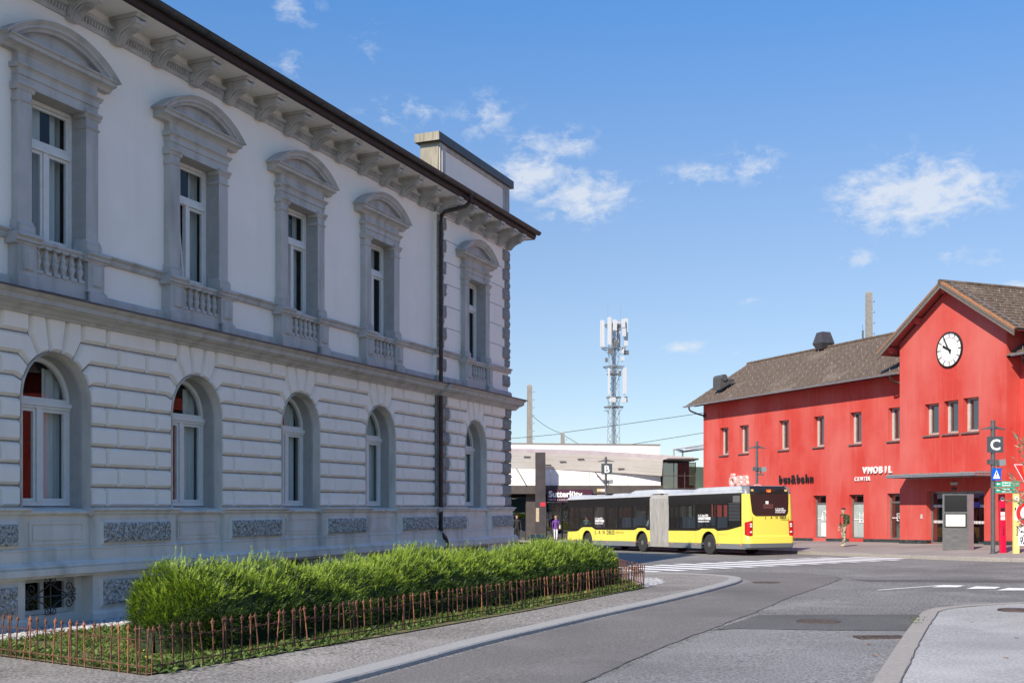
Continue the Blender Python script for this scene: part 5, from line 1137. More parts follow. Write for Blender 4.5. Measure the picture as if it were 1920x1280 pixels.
def details(o, s, lean, hairm, long_=False):
    m = MB(); hx, hz = (.03+lean)*s, 1.635*s
    for k in range(7):                                          # hair cap
        pass
    P = []; seg = 14
    for i in range(6):
        a = R(90-i*(17 if not long_ else 24)); P.append((.098*s*math.cos(a)+.002, .112*s*math.sin(a)))
    m.lathe(P[::-1], seg, (hx-.022*s, 0, hz+.02*s)); m.build('hair', hairm, o, smooth=True)
    m = MB(); m.add([(hx+.085*s,-.012*s,hz-.0),(hx+.085*s,.012*s,hz-.0),(hx+.118*s,0,hz-.03*s),(hx+.088*s,0,hz+.035*s)],[(0,1,2),(0,2,3),(1,2,3)]); m.build('nose', skin_m, o)
    for y in (-.033,.033): m = MB(); m.lathe([(.001,-.01),(.011,0),(.001,.006)], 8, (hx+.084*s, y*s, hz+.018*s), axis='x'); m.build('eye', hair_d, o)
    m = MB(); m.box(hx+.083*s, hx+.092*s, -.028*s, .028*s, hz-.062*s, hz-.052*s); m.build('mouth', mat('lips', (.35,.14,.12), None, .6), o)
    for y in (-1,1): m = MB(); m.lathe([(.006,-.008),(.03*s,0),(.006,.008)], 8, (hx-.01*s, y*.09*s, hz), axis='y'); m.build('ear', skin_m, o)
def fingers(o, J, s, mt):
    for hand, sg in ((19,1),(23,-1)):
        x, y, z = J[hand]
        m = MB()
        for i, (dx, L_) in enumerate(((-.03,.065),(-.01,.08),(.012,.085),(.032,.075))): m.tube([(x+dx*s,y,z-.02*s),(x+dx*s+.004,y,z-.02*s-L_*.55*s),(x+dx*s+.016*s,y-sg*.008,z-.02*s-L_*s)], .0095*s, 6, r2=.007*s)
        m.tube([(x+.03*s,y,z+.0*s),(x+.058*s,y-sg*.008,z-.03*s),(x+.06*s,y-sg*.012,z-.06*s)], .011*s, 6, r2=.008*s); m.build('fingers', mt, o)
J, Rr, Ee, s = standing(1.72, 1.12, .0, .03)
px_, py_ = 14.69, 50.79; pz_ = plaza_z(px_, py_)
def pk(c): return 4 if c.z < .11 else 2 if c.z < .93 else 0 if c.z > 1.50*s or c.z < .86*s and abs(c.y) > .2*s else (3 if c.x > .075 and abs(c.y-.03) < .07 and c.z > .98 and c.z < 1.38 else 1)
def pk_man(c):
    if abs(c.y) > .185*s and c.z < .90*s and c.z > .7: return 0
    return pk(c)
man = person('person', (px_,py_,pz_), R(197), J, Rr, Ee, [skin_m, camo_g, camo_t, tee, boot], pk_man, 'person in camouflage jacket, patterned trousers and tan boots standing before the red wall')
details(man, s, 0, hair_d); fingers(man, J, s, skin_m)
m = MB(); m.box(-.24,-.13,-.13,.13,1.0,1.40); m.box(-.15,.1,-.15,-.12,1.05,1.43); m.box(-.15,.1,.12,.15,1.05,1.43)
m.build('backpack', camo_g, man)
J, Rr, Ee, s = standing(1.62, .95, .03, .10, (.05,.12))
purple = mat('purple_jacket', (.10,.035,.20), (.14,.05,.27), .9, 8); whitet = mat('white_trousers', (.62,.62,.66), None, .85); blond = mat('light_brown_hair', (.30,.16,.07), (.4,.24,.12), .8, 20)
def pk_w(c):
    if abs(c.y) > .18*s and .72*s < c.z < .84*s: return 0
    return 4 if c.z < .09 else 2 if c.z < .80*s else 0 if c.z > 1.50*s else 1
lx, ly = 2.84, 74.48; lz = plaza_z(lx, ly)
wom = person('person', (lx,ly,lz), R(75), J, Rr, Ee, [skin_m, purple, whitet, tee, mat('grey_shoes', (.35,.33,.34), None, .8)], pk_w, 'person in purple jacket and white trousers walking past the shop entrance')
details(wom, s, .03, blond, True); fingers(wom, J, s, skin_m)
q = MB(); q.tube([(.0,-.12,1.38*s),(.06,-.2,1.15),(.0,-.27,.98)], .012, 5); q.add([(x,-.30+y,z) for x, y, z in ((-.16,-.05,.80),(.16,-.05,.80),(.13,-.03,1.03),(-.13,-.03,1.03),(-.16,.06,.80),(.16,.06,.80),(.13,.03,1.03),(-.13,.03,1.03))], [(0,1,2,3),(7,6,5,4),(0,1,5,4),(1,2,6,5),(2,3,7,6),(3,0,4,7)])
hb = tag(q.build('shoulder_bag', mat('bag_cream', (.5,.46,.38), None, .8), None, (lx,ly,lz)), 'cream shoulder bag carried by the person in purple', 'bag'); hb.rotation_euler.z = R(75)
J, Rr, Ee, s = standing(1.75, 1.1, .0, .05)
dkx, dky = .3, 70.0; dz_ = plaza_z(dkx, dky)
dark_c = mat('dark_coat', (.02,.022,.02), None, .9)
d3 = person('person', (dkx,dky,dz_), R(-80), J, Rr, Ee, [skin_m, dark_c, mat('dark_trousers', (.015,.015,.018), None, .9), tee, hair_d], lambda c: 4 if c.z < .1 else 2 if c.z < .9 else 0 if c.z > 1.5*s or (abs(c.y) > .19 and c.z < .88) else 1, 'person in dark clothes in the shade beside the villa corner')
details(d3, s, 0, hair_d); fingers(d3, J, s, skin_m)
# seated passenger seen through the bus window
J = [(0,0,.55),(-.02,0,.75),(-.03,0,.95),(-.02,0,1.03),(.0,0,1.10),(.0,0,1.18),(.0,0,1.25),(.2,.1,.55),(.42,.1,.5),(.42,.1,.2),(.2,-.1,.55),(.42,-.1,.5),(.42,-.1,.2),(-.03,.18,.95),(.02,.23,.72),(.25,.2,.66),(-.03,-.18,.95),(.02,-.23,.72),(.25,-.2,.66)]
Rr = [(.14,.12),(.15,.11),(.13,.09),.055,.06,.085,.07,.085,.06,.045,.085,.06,.045,.07,.05,.04,.07,.05,.04]; Ee = [(0,1),(1,2),(2,3),(3,4),(4,5),(5,6),(0,7),(7,8),(8,9),(0,10),(10,11),(11,12),(2,13),(13,14),(14,15),(2,16),(16,17),(17,18)]
bmat = Matrix.LocRotScale(bus.location, bus.rotation_euler, None)
for (bx, by, mt, lab) in ((5.12,-.33,mat('pale_blue_shirt', (.45,.55,.58), None, .9),'seated passenger in pale shirt and blue cap behind the bus bellows window'),(12.0,-.6,mat('driver_shirt', (.2,.35,.35), None, .9),'bus driver seated behind the front side window')):
    q = bmat @ Vector((bx,by,.50)); ps = person('person', q, bus.rotation_euler.z, J, Rr, Ee, [skin_m, mt, dark_c], lambda c: 0 if c.z > 1.0 or (c.x > .2 and c.z > .6) else (2 if c.z < .62 else 1), lab)
    mm = MB(); mm.lathe([(.10,0),(.10,.05),(.06,.10),(.01,.115)], 12, (0,0,1.22)); mm.box(.05,.17,-.06,.06,1.22,1.235); mm.build('cap', mat('cap_blue', (.08,.25,.6), None, .8), ps)

# ------------------------------------------------------------------ station hall with the white canopy, far behind the bus
hall = thing('station_hall', (0, 66, 0), 0, 'modern station hall with sweeping white canopy roof and dark shop fronts', 'building')
hw_m = mat('hall_white', (.72,.70,.68), (.78,.76,.74), .7, 1.5); hd = mat('hall_dark_panel', (.055,.045,.042), (.075,.065,.06), .7, 2); hs_m = mat('hall_soffit', (.62,.59,.55), (.70,.67,.63), .7, .6, stretch=(.6,3,1))
fas = mat('fascia_mauve', (.36,.31,.33), (.42,.37,.39), .55, 2)
# inclined eaves zone: front edge (x, y, z of the underside) and foot on the white wall
FE = [(-60,10.6,5.75),(-30,10.6,5.6),(-12,10.58,5.5),(-4,10.55,5.45),(0,10.52,5.42),(2.6,10.48,5.38),(5.2,10.42,5.29),(7.8,10.25,5.14),(10.0,9.95,4.98),(12.0,9.5,4.80)]  # unseen run behind the villa, lengthened to darken the bus window reflections
BE = [(-60,11,4.6),(-30,11,4.55),(-12,11,4.5),(-4,11,4.47),(0,11,4.43),(2.6,11,4.35),(5.2,10.95,4.22),(7.8,10.8,4.05),(10.0,10.5,3.88),(12.4,9.9,4.2)]
for i in range(len(FE)-1):                        # soffit panels side by side, fascia and roof sheets along the edge
    a, b, c, d = Vector(FE[i]), Vector(FE[i+1]), Vector(BE[i+1]), Vector(BE[i])
    if i < len(FE)-2:
        for k in range(5):
            p = [a+(d-a)*k/5, b+(c-b)*k/5, b+(c-b)*(k+.97)/5, a+(d-a)*(k+.97)/5]; MB().poly([tuple(q) for q in p]).build('soffit_panel', hs_m, hall)
    for k in range(2):
        u, v = a+(b-a)*k/2, a+(b-a)*(k+.995)/2; h = Vector((0,0,.28)); MB().add([tuple(u),tuple(v),tuple(v+h),tuple(u+h)], [(0,1,2,3)]).build('fascia_sheet', fas, hall)
    up = Vector((0,0,.28)); u, v = a+up, b+up
    MB().add([tuple(u),tuple(v),(v.x,v.y+4,v.z+(.42 if i < 6 else .1)),(u.x,u.y+4,u.z+(.42 if i < 7 else .1))], [(0,1,2,3)]).build('roof_sheet', hw_m, hall)
m = MB(); m.prism([(-60,5.4),(10.3,5.3),(10.3,6.12),(-60,6.75)], 14.0, 24); m.build('upper_block', hw_m, hall)
m = MB(); m.prism([(-60,6.753),(10.35,6.123),(10.35,6.18),(-60,6.81)], 13.9, 24); m.build('roof_edge', mat('edge_brown', (.16,.12,.10), None, .7), hall)
xs_ = [-60,-40,-20,-10,-4,0,2.6,5.2,7.8,10.0]
for x0, x1 in zip(xs_[:-1], xs_[1:]): m = MB(); zt = lambda x: float(np.interp(x, [q[0] for q in BE], [q[2] for q in BE])); m.prism([(x0+.01,3.26),(x1-.01,3.26),(x1-.01,zt(x1)+.1),(x0+.01,zt(x0)+.1)], 11.02, 11.3); m.build('wall_panel', hw_m, hall)
m = MB(); m.box(-60,12.2,10.9,11.25,2.70,3.255); m.build('dark_band', hd, hall)
for x0, x1 in ((-60,-9),(-6.2,-2.2),(.95,2.3),(5.6,6.2),(9.4,10.0)): m = MB(); m.box(x0,x1,11.5,12.0,-1.4,2.70); m.build('shop_pier', hd, hall)
m = MB(); m.box(-16,12.2,16.0,16.3,-1.4,2.9); m.box(-60,12.2,11.26,16,2.71,2.9); m.build('shop_interior', mat('shop_dark', (.035,.03,.03), (.08,.05,.04), .8, 1.2), hall)
shelf = MB()
for k in range(26): shelf.box(-9+k*.8,-8.3+k*.8,14.5,14.9,-.9+.5*(k % 4),-.6+.5*(k % 4))
tag(shelf.build('shop_goods', mat('goods', (.12,.05,.04), (.35,.22,.14), .8, 3), hall), kind='stuff')
for x0, x1 in ((-2.2,.95),(2.3,5.6),(6.2,9.4)):
    for k in range(3):
        a, b = x0+(x1-x0)*k/3, x0+(x1-x0)*(k+1)/3; g = MB(); g.quad((a+.04,11.7,-.8),(b-.04,11.7,-.8),(b-.04,11.7,2.4),(a+.04,11.7,2.4)); g.build('shop_pane', pane2, hall)
        m = MB(); frame_rect(m, a, b, -.9, 2.45, -11.76, -11.66, .05); m.build('shop_frame', black_p, hall)
for (x, k) in ((-3,.3),(1.0,.2),(3.4,.45),(4.6,.25),(6.4,.5),(2.4,.7),(7.3,.7)):
    p = Vector((x, float(np.interp(x,[q[0] for q in FE],[q[1] for q in FE])), float(np.interp(x,[q[0] for q in FE],[q[2] for q in FE])))); q = Vector((x, float(np.interp(x,[q[0] for q in BE],[q[1] for q in BE])), float(np.interp(x,[q[0] for q in BE],[q[2] for q in BE])))); c = p.lerp(q,k)
    m = MB(); m.box(c.x-.22,c.x+.22,c.y-.04,c.y+.0,c.z-.05,c.z-.01); m.build('recessed_light', black_p, hall)
for (a, b) in (((.30,10.85,4.4),(.95,10.8,3.28)),((5.55,10.75,4.15),(6.35,10.8,3.28))): m = MB(); m.tube([a,b], .035, 6); m.build('stay_rod', steel, hall)
m = MB(); m.box(1.54,2.20,9.35,9.9,-1.2,5.40); o = m.build('column', mat('column_dark', (.038,.032,.034), (.055,.046,.048), .45, 2), hall)
m = MB(); m.box(1.57,1.78,9.33,9.347,.85,1.75); m.build('column_notice', mat('notice_tan', (.35,.28,.17), (.5,.42,.3), .7, 12), hall); m = MB(); m.box(1.86,2.19,9.325,9.347,1.85,2.12); m.build('column_flag', mat('flag_red', (.5,.02,.04), None, .6), hall)
# glass wing between hall and red building
gwm = glass_mat('wing_glass', (.35,.42,.36), .12, 1.3)
for k in range(3):
    for r_ in range(3):
        x0, z0 = 10.0+k*.72, 2.2+r_*.85; g = MB(); g.quad((x0,9.9+k*.02,z0),(x0+.70,9.9+k*.02,z0),(x0+.70,9.9+k*.02,z0+.82),(x0,9.9+k*.02,z0+.82)); g.build('wing_pane', gwm, hall)
for k in range(4): m = MB(); m.box(9.97+k*.72,10.0+k*.72,9.8,9.9,-1,4.8); m.build('wing_mullion', hd, hall)
for r_ in range(4): m = MB(); m.box(10.0,12.1,9.8,9.9,2.16+r_*.85,2.2+r_*.85); m.build('wing_transom', hd, hall)
for x in (10.3,10.9,11.5): m = MB(); m.box(x,x+.08,11.5,11.6,-1,3.4); m.build('inner_post', galv, hall)
m = MB(); m.box(9.6,12.2,13,13.3,-1,5.0); m.build('wing_back_wall', mat('wing_back', (.10,.11,.09), (.3,.32,.28), .8, 1.3), hall)
m = MB(); m.box(10.2,12.2,8.9,14,4.9,5.0); m.build('wing_roof', hd, hall)
m = MB(); m.tube([(11.0,12,4.9),(11.0,12,5.75)], .06, 6); m.tube([(11.0,12,5.75),(13.0,11,6.0)], .06, 6); m.tube([(11.9,14,4.9),(11.9,14,5.7)], .06, 6); m.tube([(11.0,12,5.75),(11.9,14,5.75),(13.5,14,6.0)], .06, 6); m.add([(11.2,12.2,5.6),(13,11.4,5.75),(13.4,14,5.8),(11.9,14,5.6)], [(0,1,2,3)]); m.build('platform_roof_frame', galv, hall)
# shop sign
ss_ = thing('shop_sign', (2.35, 66+10.78, 2.15), 0, 'dark purple shop sign with pale Sutter lettering over the entrance', 'sign')
m = MB(); m.box(0,3.0,0,.04,0,.84); m.build('sign_board', mat('sutter_purple', (.055,.008,.03), None, .5), ss_)
o = obj('lettering', text_mesh('Sutterlüty', .56, white_p, .01, .02), ss_, (.1,-.012,.34)); o.rotation_euler = (R(90),0,0); o = obj('lettering', text_mesh('MEIN LÄNDLEMARKT', .15, white_p, .006, 0, 1.5), ss_, (.12,-.01,.10)); o.rotation_euler = (R(90),0,0)
# unseen hill ring added all round to block the white horizon in reflections
m = MB(); K = 96
for i in range(K): a = 2*math.pi*i/K; h = 38+16*math.sin(3*a+1)+9*math.sin(7*a)+5*math.sin(17*a); m.v += [(1400*math.sin(a),1400*math.cos(a),-45),(1400*math.sin(a),1400*math.cos(a),max(12,h-14))]
for i in range(K): j = (i+1)%K; m.f.append((2*i,2*j,2*j+1,2*i+1)); m.mi.append(0)
tag(m.build('added_hills', mat('hill_ring_green', (.05,.075,.06), (.09,.12,.09), .95, .02), fix=False), kind='structure')
# concrete masts, wires, antenna tower
def concrete_mast(x, y, z1, w0, label, rungs=True):
    t = thing('concrete_mast', (x,y,0), R(12), label, 'mast'); m = MB(); w1 = w0*.72
    m.add([(sx_*w,sy_*w*.8,z) for w, z in ((w0,-1),(w1,z1),(w1*.6,z1+.12)) for sx_, sy_ in ((-1,-1),(1,-1),(1,1),(-1,1))], [(i*4+j,i*4+(j+1)%4,(i+1)*4+(j+1)%4,(i+1)*4+j) for i in range(2) for j in range(4)]+[(8,9,10,11)]); m.build('shaft', concrete, t)
    m = MB(); z = z1-.6
    while z > 4: m.box(w1,w1+.25,-.02,.02,z,z+.03); m.box(w1+.22,w1+.25,-.02,.02,z,z+.12); z -= .75
    m.build('climbing_rungs', galv, t)
concrete_mast(24.9, 80, 16.7, .26, 'tall grey concrete mast rising behind the red station roof')
concrete_mast(1.69, 110, 13.4, .30, 'slim concrete mast behind the white canopy near the villa')
concrete_mast(4.77, 108, 8.7, .22, 'short concrete mast top just above the canopy roof')
def wire(pts, label):
    tag(MB().tube(pts, .022, 4).build('overhead_wire', black_p), label, 'wire')
def sag(a, b, s=.3, k=8): return [(a[0]+(b[0]-a[0])*i/k, a[1]+(b[1]-a[1])*i/k, a[2]+(b[2]-a[2])*i/k-s*4*(i/k)*(1-i/k)) for i in range(k+1)]
wire(sag((1.7,110,10.8),(4.8,108,8.7)), 'thin overhead wire between the slim mast and the short mast'); wire(sag((4.8,108,8.8),(30,90,11.5),.1), 'upper overhead wire running behind the antenna tower to the red roof')
wire(sag((-8,112,8.0),(4.8,108,8.7),.1), 'thin overhead wire left of the short mast'); wire(sag((7,112,7.2),(30,90,10.2),.1), 'middle overhead wire behind the antenna tower'); wire(sag((16,106,7.2),(32,92,8.4),.05), 'lowest overhead wire next to the red gable end'); wire(sag((4.8,108,8.6),(11,112,5.6),.1), 'overhead wire dropping from the short mast behind the roof')
tw = thing('antenna_tower', (13.3,150,0), R(20), 'lattice antenna tower with white panel antennas against the sky', 'tower'); tw.scale = (.92,.92,1.045)
def wd(z): return .70-.20*(z-4)/21
m = MB(); C4 = ((-1,-1),(1,-1),(1,1),(-1,1))
for a in C4: m.tube([(a[0]*wd(-1),a[1]*wd(-1),-1),(a[0]*wd(25),a[1]*wd(25),25)], .04, 6)
m.build('corner_posts', galv, tw)
m = MB(); z = 8.0; k = 0
while z < 24.5:
    for i in range(4):
        a, b = C4[i], C4[(i+1)%4]; p, q = (a, b) if k % 2 else (b, a); m.tube([(p[0]*wd(z),p[1]*wd(z),z),(q[0]*wd(z+1.1),q[1]*wd(z+1.1),z+1.1)], .028, 4)
    z += 1.1; k += 1
m.tube([(0,.2,8),(0,.2,24.8)], .10, 6); m.tube([(.15,0,8),(.15,0,24.8)], .06, 5); tag(m.build('lattice_bracing', mat('lattice_grey', (.12,.13,.15), (.2,.21,.23), .5, 5, metal=.4), tw), kind='stuff')
pan = mat('antenna_white', (.60,.61,.62), None, .5); drk = mat('antenna_dark', (.10,.11,.12), (.2,.2,.2), .6, 4)
for (x, y, z0, h, w_) in ((-1.75,-.3,21.6,3.3,.14),(-1.2,-1.2,21.8,3.4,.26),(-.45,-1.4,23.6,1.3,.26),(.85,-1.4,24.0,1.0,.25),(.95,-1.45,22.9,1.0,.25),(1.45,-1.0,21.8,3.4,.27),(1.85,.2,21.8,3.3,.12),(1.3,1.2,21.8,3.3,.26),(-1.3,1.1,21.8,3.3,.26),(-1.15,-.9,15.6,3.3,.12),(1.2,-1.1,15.8,3.3,.25),(.75,-1.3,20.8,.8,.22),(.8,-1.3,19.9,.5,.22)):
    m = MB(); m.box(x-w_,x+w_,y-.1,y+.1,z0,z0+h); m.tube([(x,y+.15,z0-.2),(x,y+.15,z0+h+.1)], .04, 5); m.build('panel_antenna', pan, tw)
for (x, y, z0, h, w_) in ((-.95,-1.1,20.7,.6,.4),(1.55,-.9,20.7,.55,.35),(-1.5,-.8,19.7,.5,.15),(-.7,-1.2,14.7,.6,.4),(1.1,-1.1,14.7,.6,.3),(1.6,-.7,14.8,.7,.15),(-.5,-1.2,18.2,.5,.28),(.4,-1.2,18,.6,.15),(-.1,-1.0,21.7,.8,.3),(.35,-1.0,23.6,.8,.2)):
    m = MB(); m.box(x-w_,x+w_,y-.15,y+.15,z0,z0+h); m.build('radio_unit', pan if z0 < 16 and x < 1.2 else drk, tw)
for z, r_ in ((24.4,1.5),(21.5,1.75),(19.2,1.55),(18.3,1.0),(15.4,1.1),(14.2,1.45)):
    m = MB(); m.tube([(r_*math.cos(i*math.pi/4),r_*math.sin(i*math.pi/4),z) for i in range(9)], .05, 5)
    for i in range(0,8,2): m.tube([(0,0,z),(r_*math.cos(i*math.pi/4),r_*math.sin(i*math.pi/4),z)], .04, 4); m.tube([(r_*math.cos(i*math.pi/4),r_*math.sin(i*math.pi/4),z),(.6*math.cos(i*math.pi/4),.6*math.sin(i*math.pi/4),z-.9)], .03, 4)
    m.build('antenna_ring', drk, tw)
m = MB(); m.tube([(-.9,0,25),(-.9,0,26.9)], .012, 4); m.tube([(1.1,0,25),(1.1,0,27.0)], .012, 4); m.tube([(-.78,0,13.6),(-1.6,-.2,13.7)], .03, 4); m.build('whip_antennas', drk, tw)

# ------------------------------------------------------------------ street furniture
def lamp_pole(x, y, z0, ztop, label, r=.06):
    t = thing('street_pole', (x,y,z0), 0, label, 'pole'); m = MB(); m.tube([(0,0,-.2),(0,0,ztop)], r, 12); m.lathe([(r*1.6,-.05),(r*1.6,.02),(r,.03)], 12); m.build('pole', pole_m, t, smooth=True); return t
def lamp_arms(t, z, w_):
    for s in (-1,1): m = MB(); m.add([(s*.05,-.09,z-.0),(s*.05,.09,z-.0),(s*w_,.05,z-.03),(s*w_,-.05,z-.03),(s*.05,-.09,z+.1),(s*.05,.09,z+.1),(s*w_,.05,z-.005),(s*w_,-.05,z-.005)], [(0,1,2,3),(7,6,5,4),(0,1,5,4),(1,2,6,5),(2,3,7,6),(3,0,4,7)]); m.build('lamp_arm', pole_m, t)
def cam_box(t, z, x=.2):
    m = MB(); m.box(-.17,.0,-.1,.1,z+.06,z+.24); m.box(.05,.2,-.07,.07,z+.02,z+.22); m.box(.06,.3,-.09,.06,z-.14,z-.07); m.tube([(.1,0,z-.1),(.2,0,z+.05)], .02, 5); m.build('camera_mount', pole_m, t)
    m = MB(); m.add([(.2,-.1,z+.0),(.42,-.1,z+.04),(.40,-.1,z+.25),(.18,-.1,z+.22),(.2,.1,z+.0),(.42,.1,z+.04),(.40,.1,z+.25),(.18,.1,z+.22)], [(0,1,2,3),(7,6,5,4),(0,1,5,4),(1,2,6,5),(2,3,7,6),(3,0,4,7)]); m.build('camera_box', mat('camera_grey', (.2,.23,.24), None, .4), t)
def bay_sign(t, ch, z0, w_, mt=None):
    m = MB(); m.box(-w_*.42,w_*.58,-.09,-.065,z0,z0+w_); sb = m.build('bay_sign', sign_dark, t); o = obj('bay_letter', text_mesh(ch, w_*.92, white_p, .004, .012, align='CENTER'), sb, (w_*.08,-.095,z0+w_*.17)); o.rotation_euler = (R(90),0,0)
cx0, cy0 = 17.05, 40.65; cz0 = plaza_z(cx0, cy0)
pc = lamp_pole(cx0, cy0, cz0, 4.72, 'tall grey pole carrying the letter C board and blue crossing sign', .075)
lamp_arms(pc, 4.42, .42); bay_sign(pc, 'C', 3.58, .57); cam_box(pc, 3.1)
m = MB(); m.box(-.08,.25,-.10,-.085,2.60,3.02); sb = m.build('crossing_sign', mat('sign_blue', (.0,.09,.55), None, .4), pc)
m = MB(); m.prism([(-.04,2.66),(.21,2.66),(.085,2.97)], -.104,-.101); m.build('white_triangle', white_p, sb)
m = MB(); m.prism([(.07,2.72),(.10,2.72),(.10,2.76),(.07,2.76)], -.108,-.105); m.prism([(.065,2.79),(.105,2.79),(.1,2.89),(.07,2.89)], -.108,-.105); m.build('walking_figure', black_p, sb)
for k, (z0, txt, tx2) in enumerate(((2.37,'Feldkirch','Rankweil'),(2.15,'Bregenz','Lauterach'))):
    m = MB(); x1 = .92 if k == 0 else .78; m.box(.08,x1,-.03,-.01,z0,z0+.20); sb = m.build('direction_board', mat('board_green', (.0,.30,.20), None, .5), pc)
    for q, (t_, dz_) in enumerate(((txt,.115),(tx2,.03))): o = obj('lettering', text_mesh(t_, .085, white_p, .002, .002), sb, (.30,-.033,z0+dz_)); o.rotation_euler = (R(90),0,0)
    m = MB(); m.prism([(.11,z0+.1),(.17,z0+.15),(.17,z0+.115),(.25,z0+.115),(.25,z0+.085),(.17,z0+.085),(.17,z0+.05)], -.036,-.032); m.build('arrow', white_p, sb)
    for xx in (.78,.86): m = MB(); m.lathe([(.03,-.002),(.03,.002),(.02,.002),(.02,-.002)], 12, (xx-(0 if k == 0 else .12),-.034,z0+.1), axis='y'); m.build('bicycle_mark', white_p, sb)
def pillar(x, y, h, w_, c, label, txt, cat, tilt=0):
    z0 = plaza_z(x,y); t = thing('stop_pillar', (x,y,z0), 0, label, cat); t.rotation_euler = (0, R(tilt), 0); m = MB(); m.slab([(-w_/2,-.05),(-w_/2+.02,-.065),(w_/2-.02,-.065),(w_/2,-.05),(w_/2,.05),(-w_/2,.05)], -.1, h); m.build('post_body', c, t)
    m = MB(); m.lathe([(.075,-.002),(.075,.002)], 18, (0,-.068,h-.17), axis='y'); m.build('badge', white_p, t); o = obj('badge_letter', text_mesh('H', .10, black_p, .001, .004, align='CENTER'), t, (0,-.072,h-.205)); o.rotation_euler = (R(90),0,0)
    for (z, hh, cc) in ((h-.62,.13,black_p),(h-.76,.12,white_p),(h-.92,.13,white_p)): m = MB(); m.box(-w_*.36,w_*.36,-.069,-.0655,z,z+hh); m.build('timetable_card', cc, t)
    o = obj('lettering', text_mesh(txt, .11, white_p if 'red' in label else black_p, .001, .002), t, (.045,-.069,.62)); o.rotation_euler = (R(90),R(-90),0)
pillar(17.54, 40.98, 2.1, .21, mat('pillar_red', (.62,.0,.045), None, .35, coat=.3), 'narrow crimson bus stop pillar beside the tall sign pole', 'Kante C', 'pillar', -1.2)
pillar(17.78, 40.45, 2.1, .21, mat('pillar_yellow', (.80,.66,.22), None, .4, coat=.3), 'narrow pale yellow bus stop pillar beside the crimson one', 'Kante C', 'pillar')
# information terminal by the entrance
kx, ky = 17.15, 44.2; kz = plaza_z(kx,ky); ki = thing('information_terminal', (kx,ky,kz), SRZ+R(47), 'steel information terminal with screen and timetable before the entrance', 'terminal')
m = MB(); m.box(-.52,.60,0,.30,0,2.16); m.build('cabinet', mat('dark_steel', (.22,.21,.20), (.32,.30,.29), .3, 3, metal=.9, stretch=(1,1,8)), ki)
m = MB(); m.box(-.45,.36,-.012,0,1.48,2.12); m.build('screen', mat('screen_dark', (.02,.02,.022), None, .08), ki)
m = MB(); m.box(-.45,.36,-.012,0,.86,1.42); m.build('timetable_case', mat('case_dark', (.03,.03,.028), None, .3), ki); m = MB(); m.box(-.40,.30,-.016,-.013,.92,1.37); m.build('timetable', mat('timetable_paper', (.72,.72,.66), None, .6), ki)
for i in range(7): m = MB(); m.box(-.36,(-.05 if i % 3 else .22),-.0185,-.0165,1.0+i*.05,1.008+i*.05); m.build('printed_line', mat('print_grey', (.2,.2,.2), None, .7), ki)
m = MB(); m.box(.42,.60,-.014,-.001,.02,2.14); m.build('side_panel', mat('mauve_reflection', (.24,.16,.17), (.30,.2,.21), .35, 3, metal=.7), ki)  # mauve reflection on the steel side put into its colour
# pole B and the stop pole with the round sign, both beyond the bus
bx0, by0 = 5.4, 66.0; pb = lamp_pole(bx0, by0, plaza_z(bx0,by0), 4.95, 'slim pole with the letter B board behind the bus', .07); lamp_arms(pb, 4.7, .5); bay_sign(pb, 'B', 3.95, .62); cam_box(pb, 3.4)
m = MB(); 
for k in range(2): m.box(-.5,-.05,-.06,.02,2.95-.34*k,3.12-.34*k)
m.box(-.35,-.05,-.05,.02,2.2,2.6); m.build('signal_boards', mat('board_pale', (.55,.5,.45), (.6,.55,.5), .6, 5), pb)
for k in range(2): m = MB(); m.lathe([(.085,-.02),(.085,.02)], 12, (-.42,-.07,3.04-.34*k), axis='y'); m.build('amber_signal', mat('amber_lens', (.75,.5,.18)), pb)
ox, oy = 11.15, 52.2; po = lamp_pole(ox, oy, plaza_z(ox,oy), 4.85, 'grey lamp pole with round red-rimmed sign behind the bus rear', .055); lamp_arms(po, 4.55, .40); cam_box(po, 3.45)
m = MB(); m.lathe([(.34,-.01),(.34,.01)], 32, (0,-.09,2.55), axis='y'); sb = m.build('round_sign', white_p, po)
m = MB(); K = 32
for i in range(K):
    a0, a1 = 2*math.pi*i/K, 2*math.pi*(i+1)/K; m.quad(*[(r*math.cos(t), -.103, 2.55+r*math.sin(t)) for r, t in ((.235,a0),(.32,a0),(.32,a1),(.235,a1))])
m.build('red_rim', mat('sign_red', (.62,.02,.02), None, .4), sb)
# traffic signs at the right edge
tx_, ty_ = 13.2, 29.0; ts_ = thing('traffic_sign_post', (tx_,ty_,gz(tx_,ty_)), 0, 'post with round no-waiting sign and white taxi panel at the edge', 'sign'); m = MB(); m.tube([(0,0,-.2),(0,0,3.4)], .035, 10); m.build('post', galv, ts_)
m = MB(); m.lathe([(.32,-.008),(.32,.008)], 36, (-.17,-.05,1.62), axis='y'); sb = m.build('ring_sign', white_p, ts_)
m = MB()
for i in range(K):
    a0, a1 = 2*math.pi*i/K, 2*math.pi*(i+1)/K; m.quad(*[(-.17+r*math.cos(t), -.061, 1.62+r*math.sin(t)) for r, t in ((.20,a0),(.305,a0),(.305,a1),(.20,a1))])
m.build('red_ring', mat('sign_red', (.62,.02,.02)), sb)
m = MB(); m.slab([(-.42,-.06),(.32,-.06),(.32,-.045),(-.42,-.045)], .80, 1.28); sb = m.build('text_panel', white_p, ts_)
for t_, z_, x_ in (('ausgenommen',1.13,-.37),('n. StVO',1.02,-.30),('(§ 76)',.95,-.38),('Taxi',.84,-.38)): o = obj('lettering', text_mesh(t_, .115, black_p, .002, .003), sb, (x_,-.063,z_)); o.rotation_euler = (R(90),0,0)
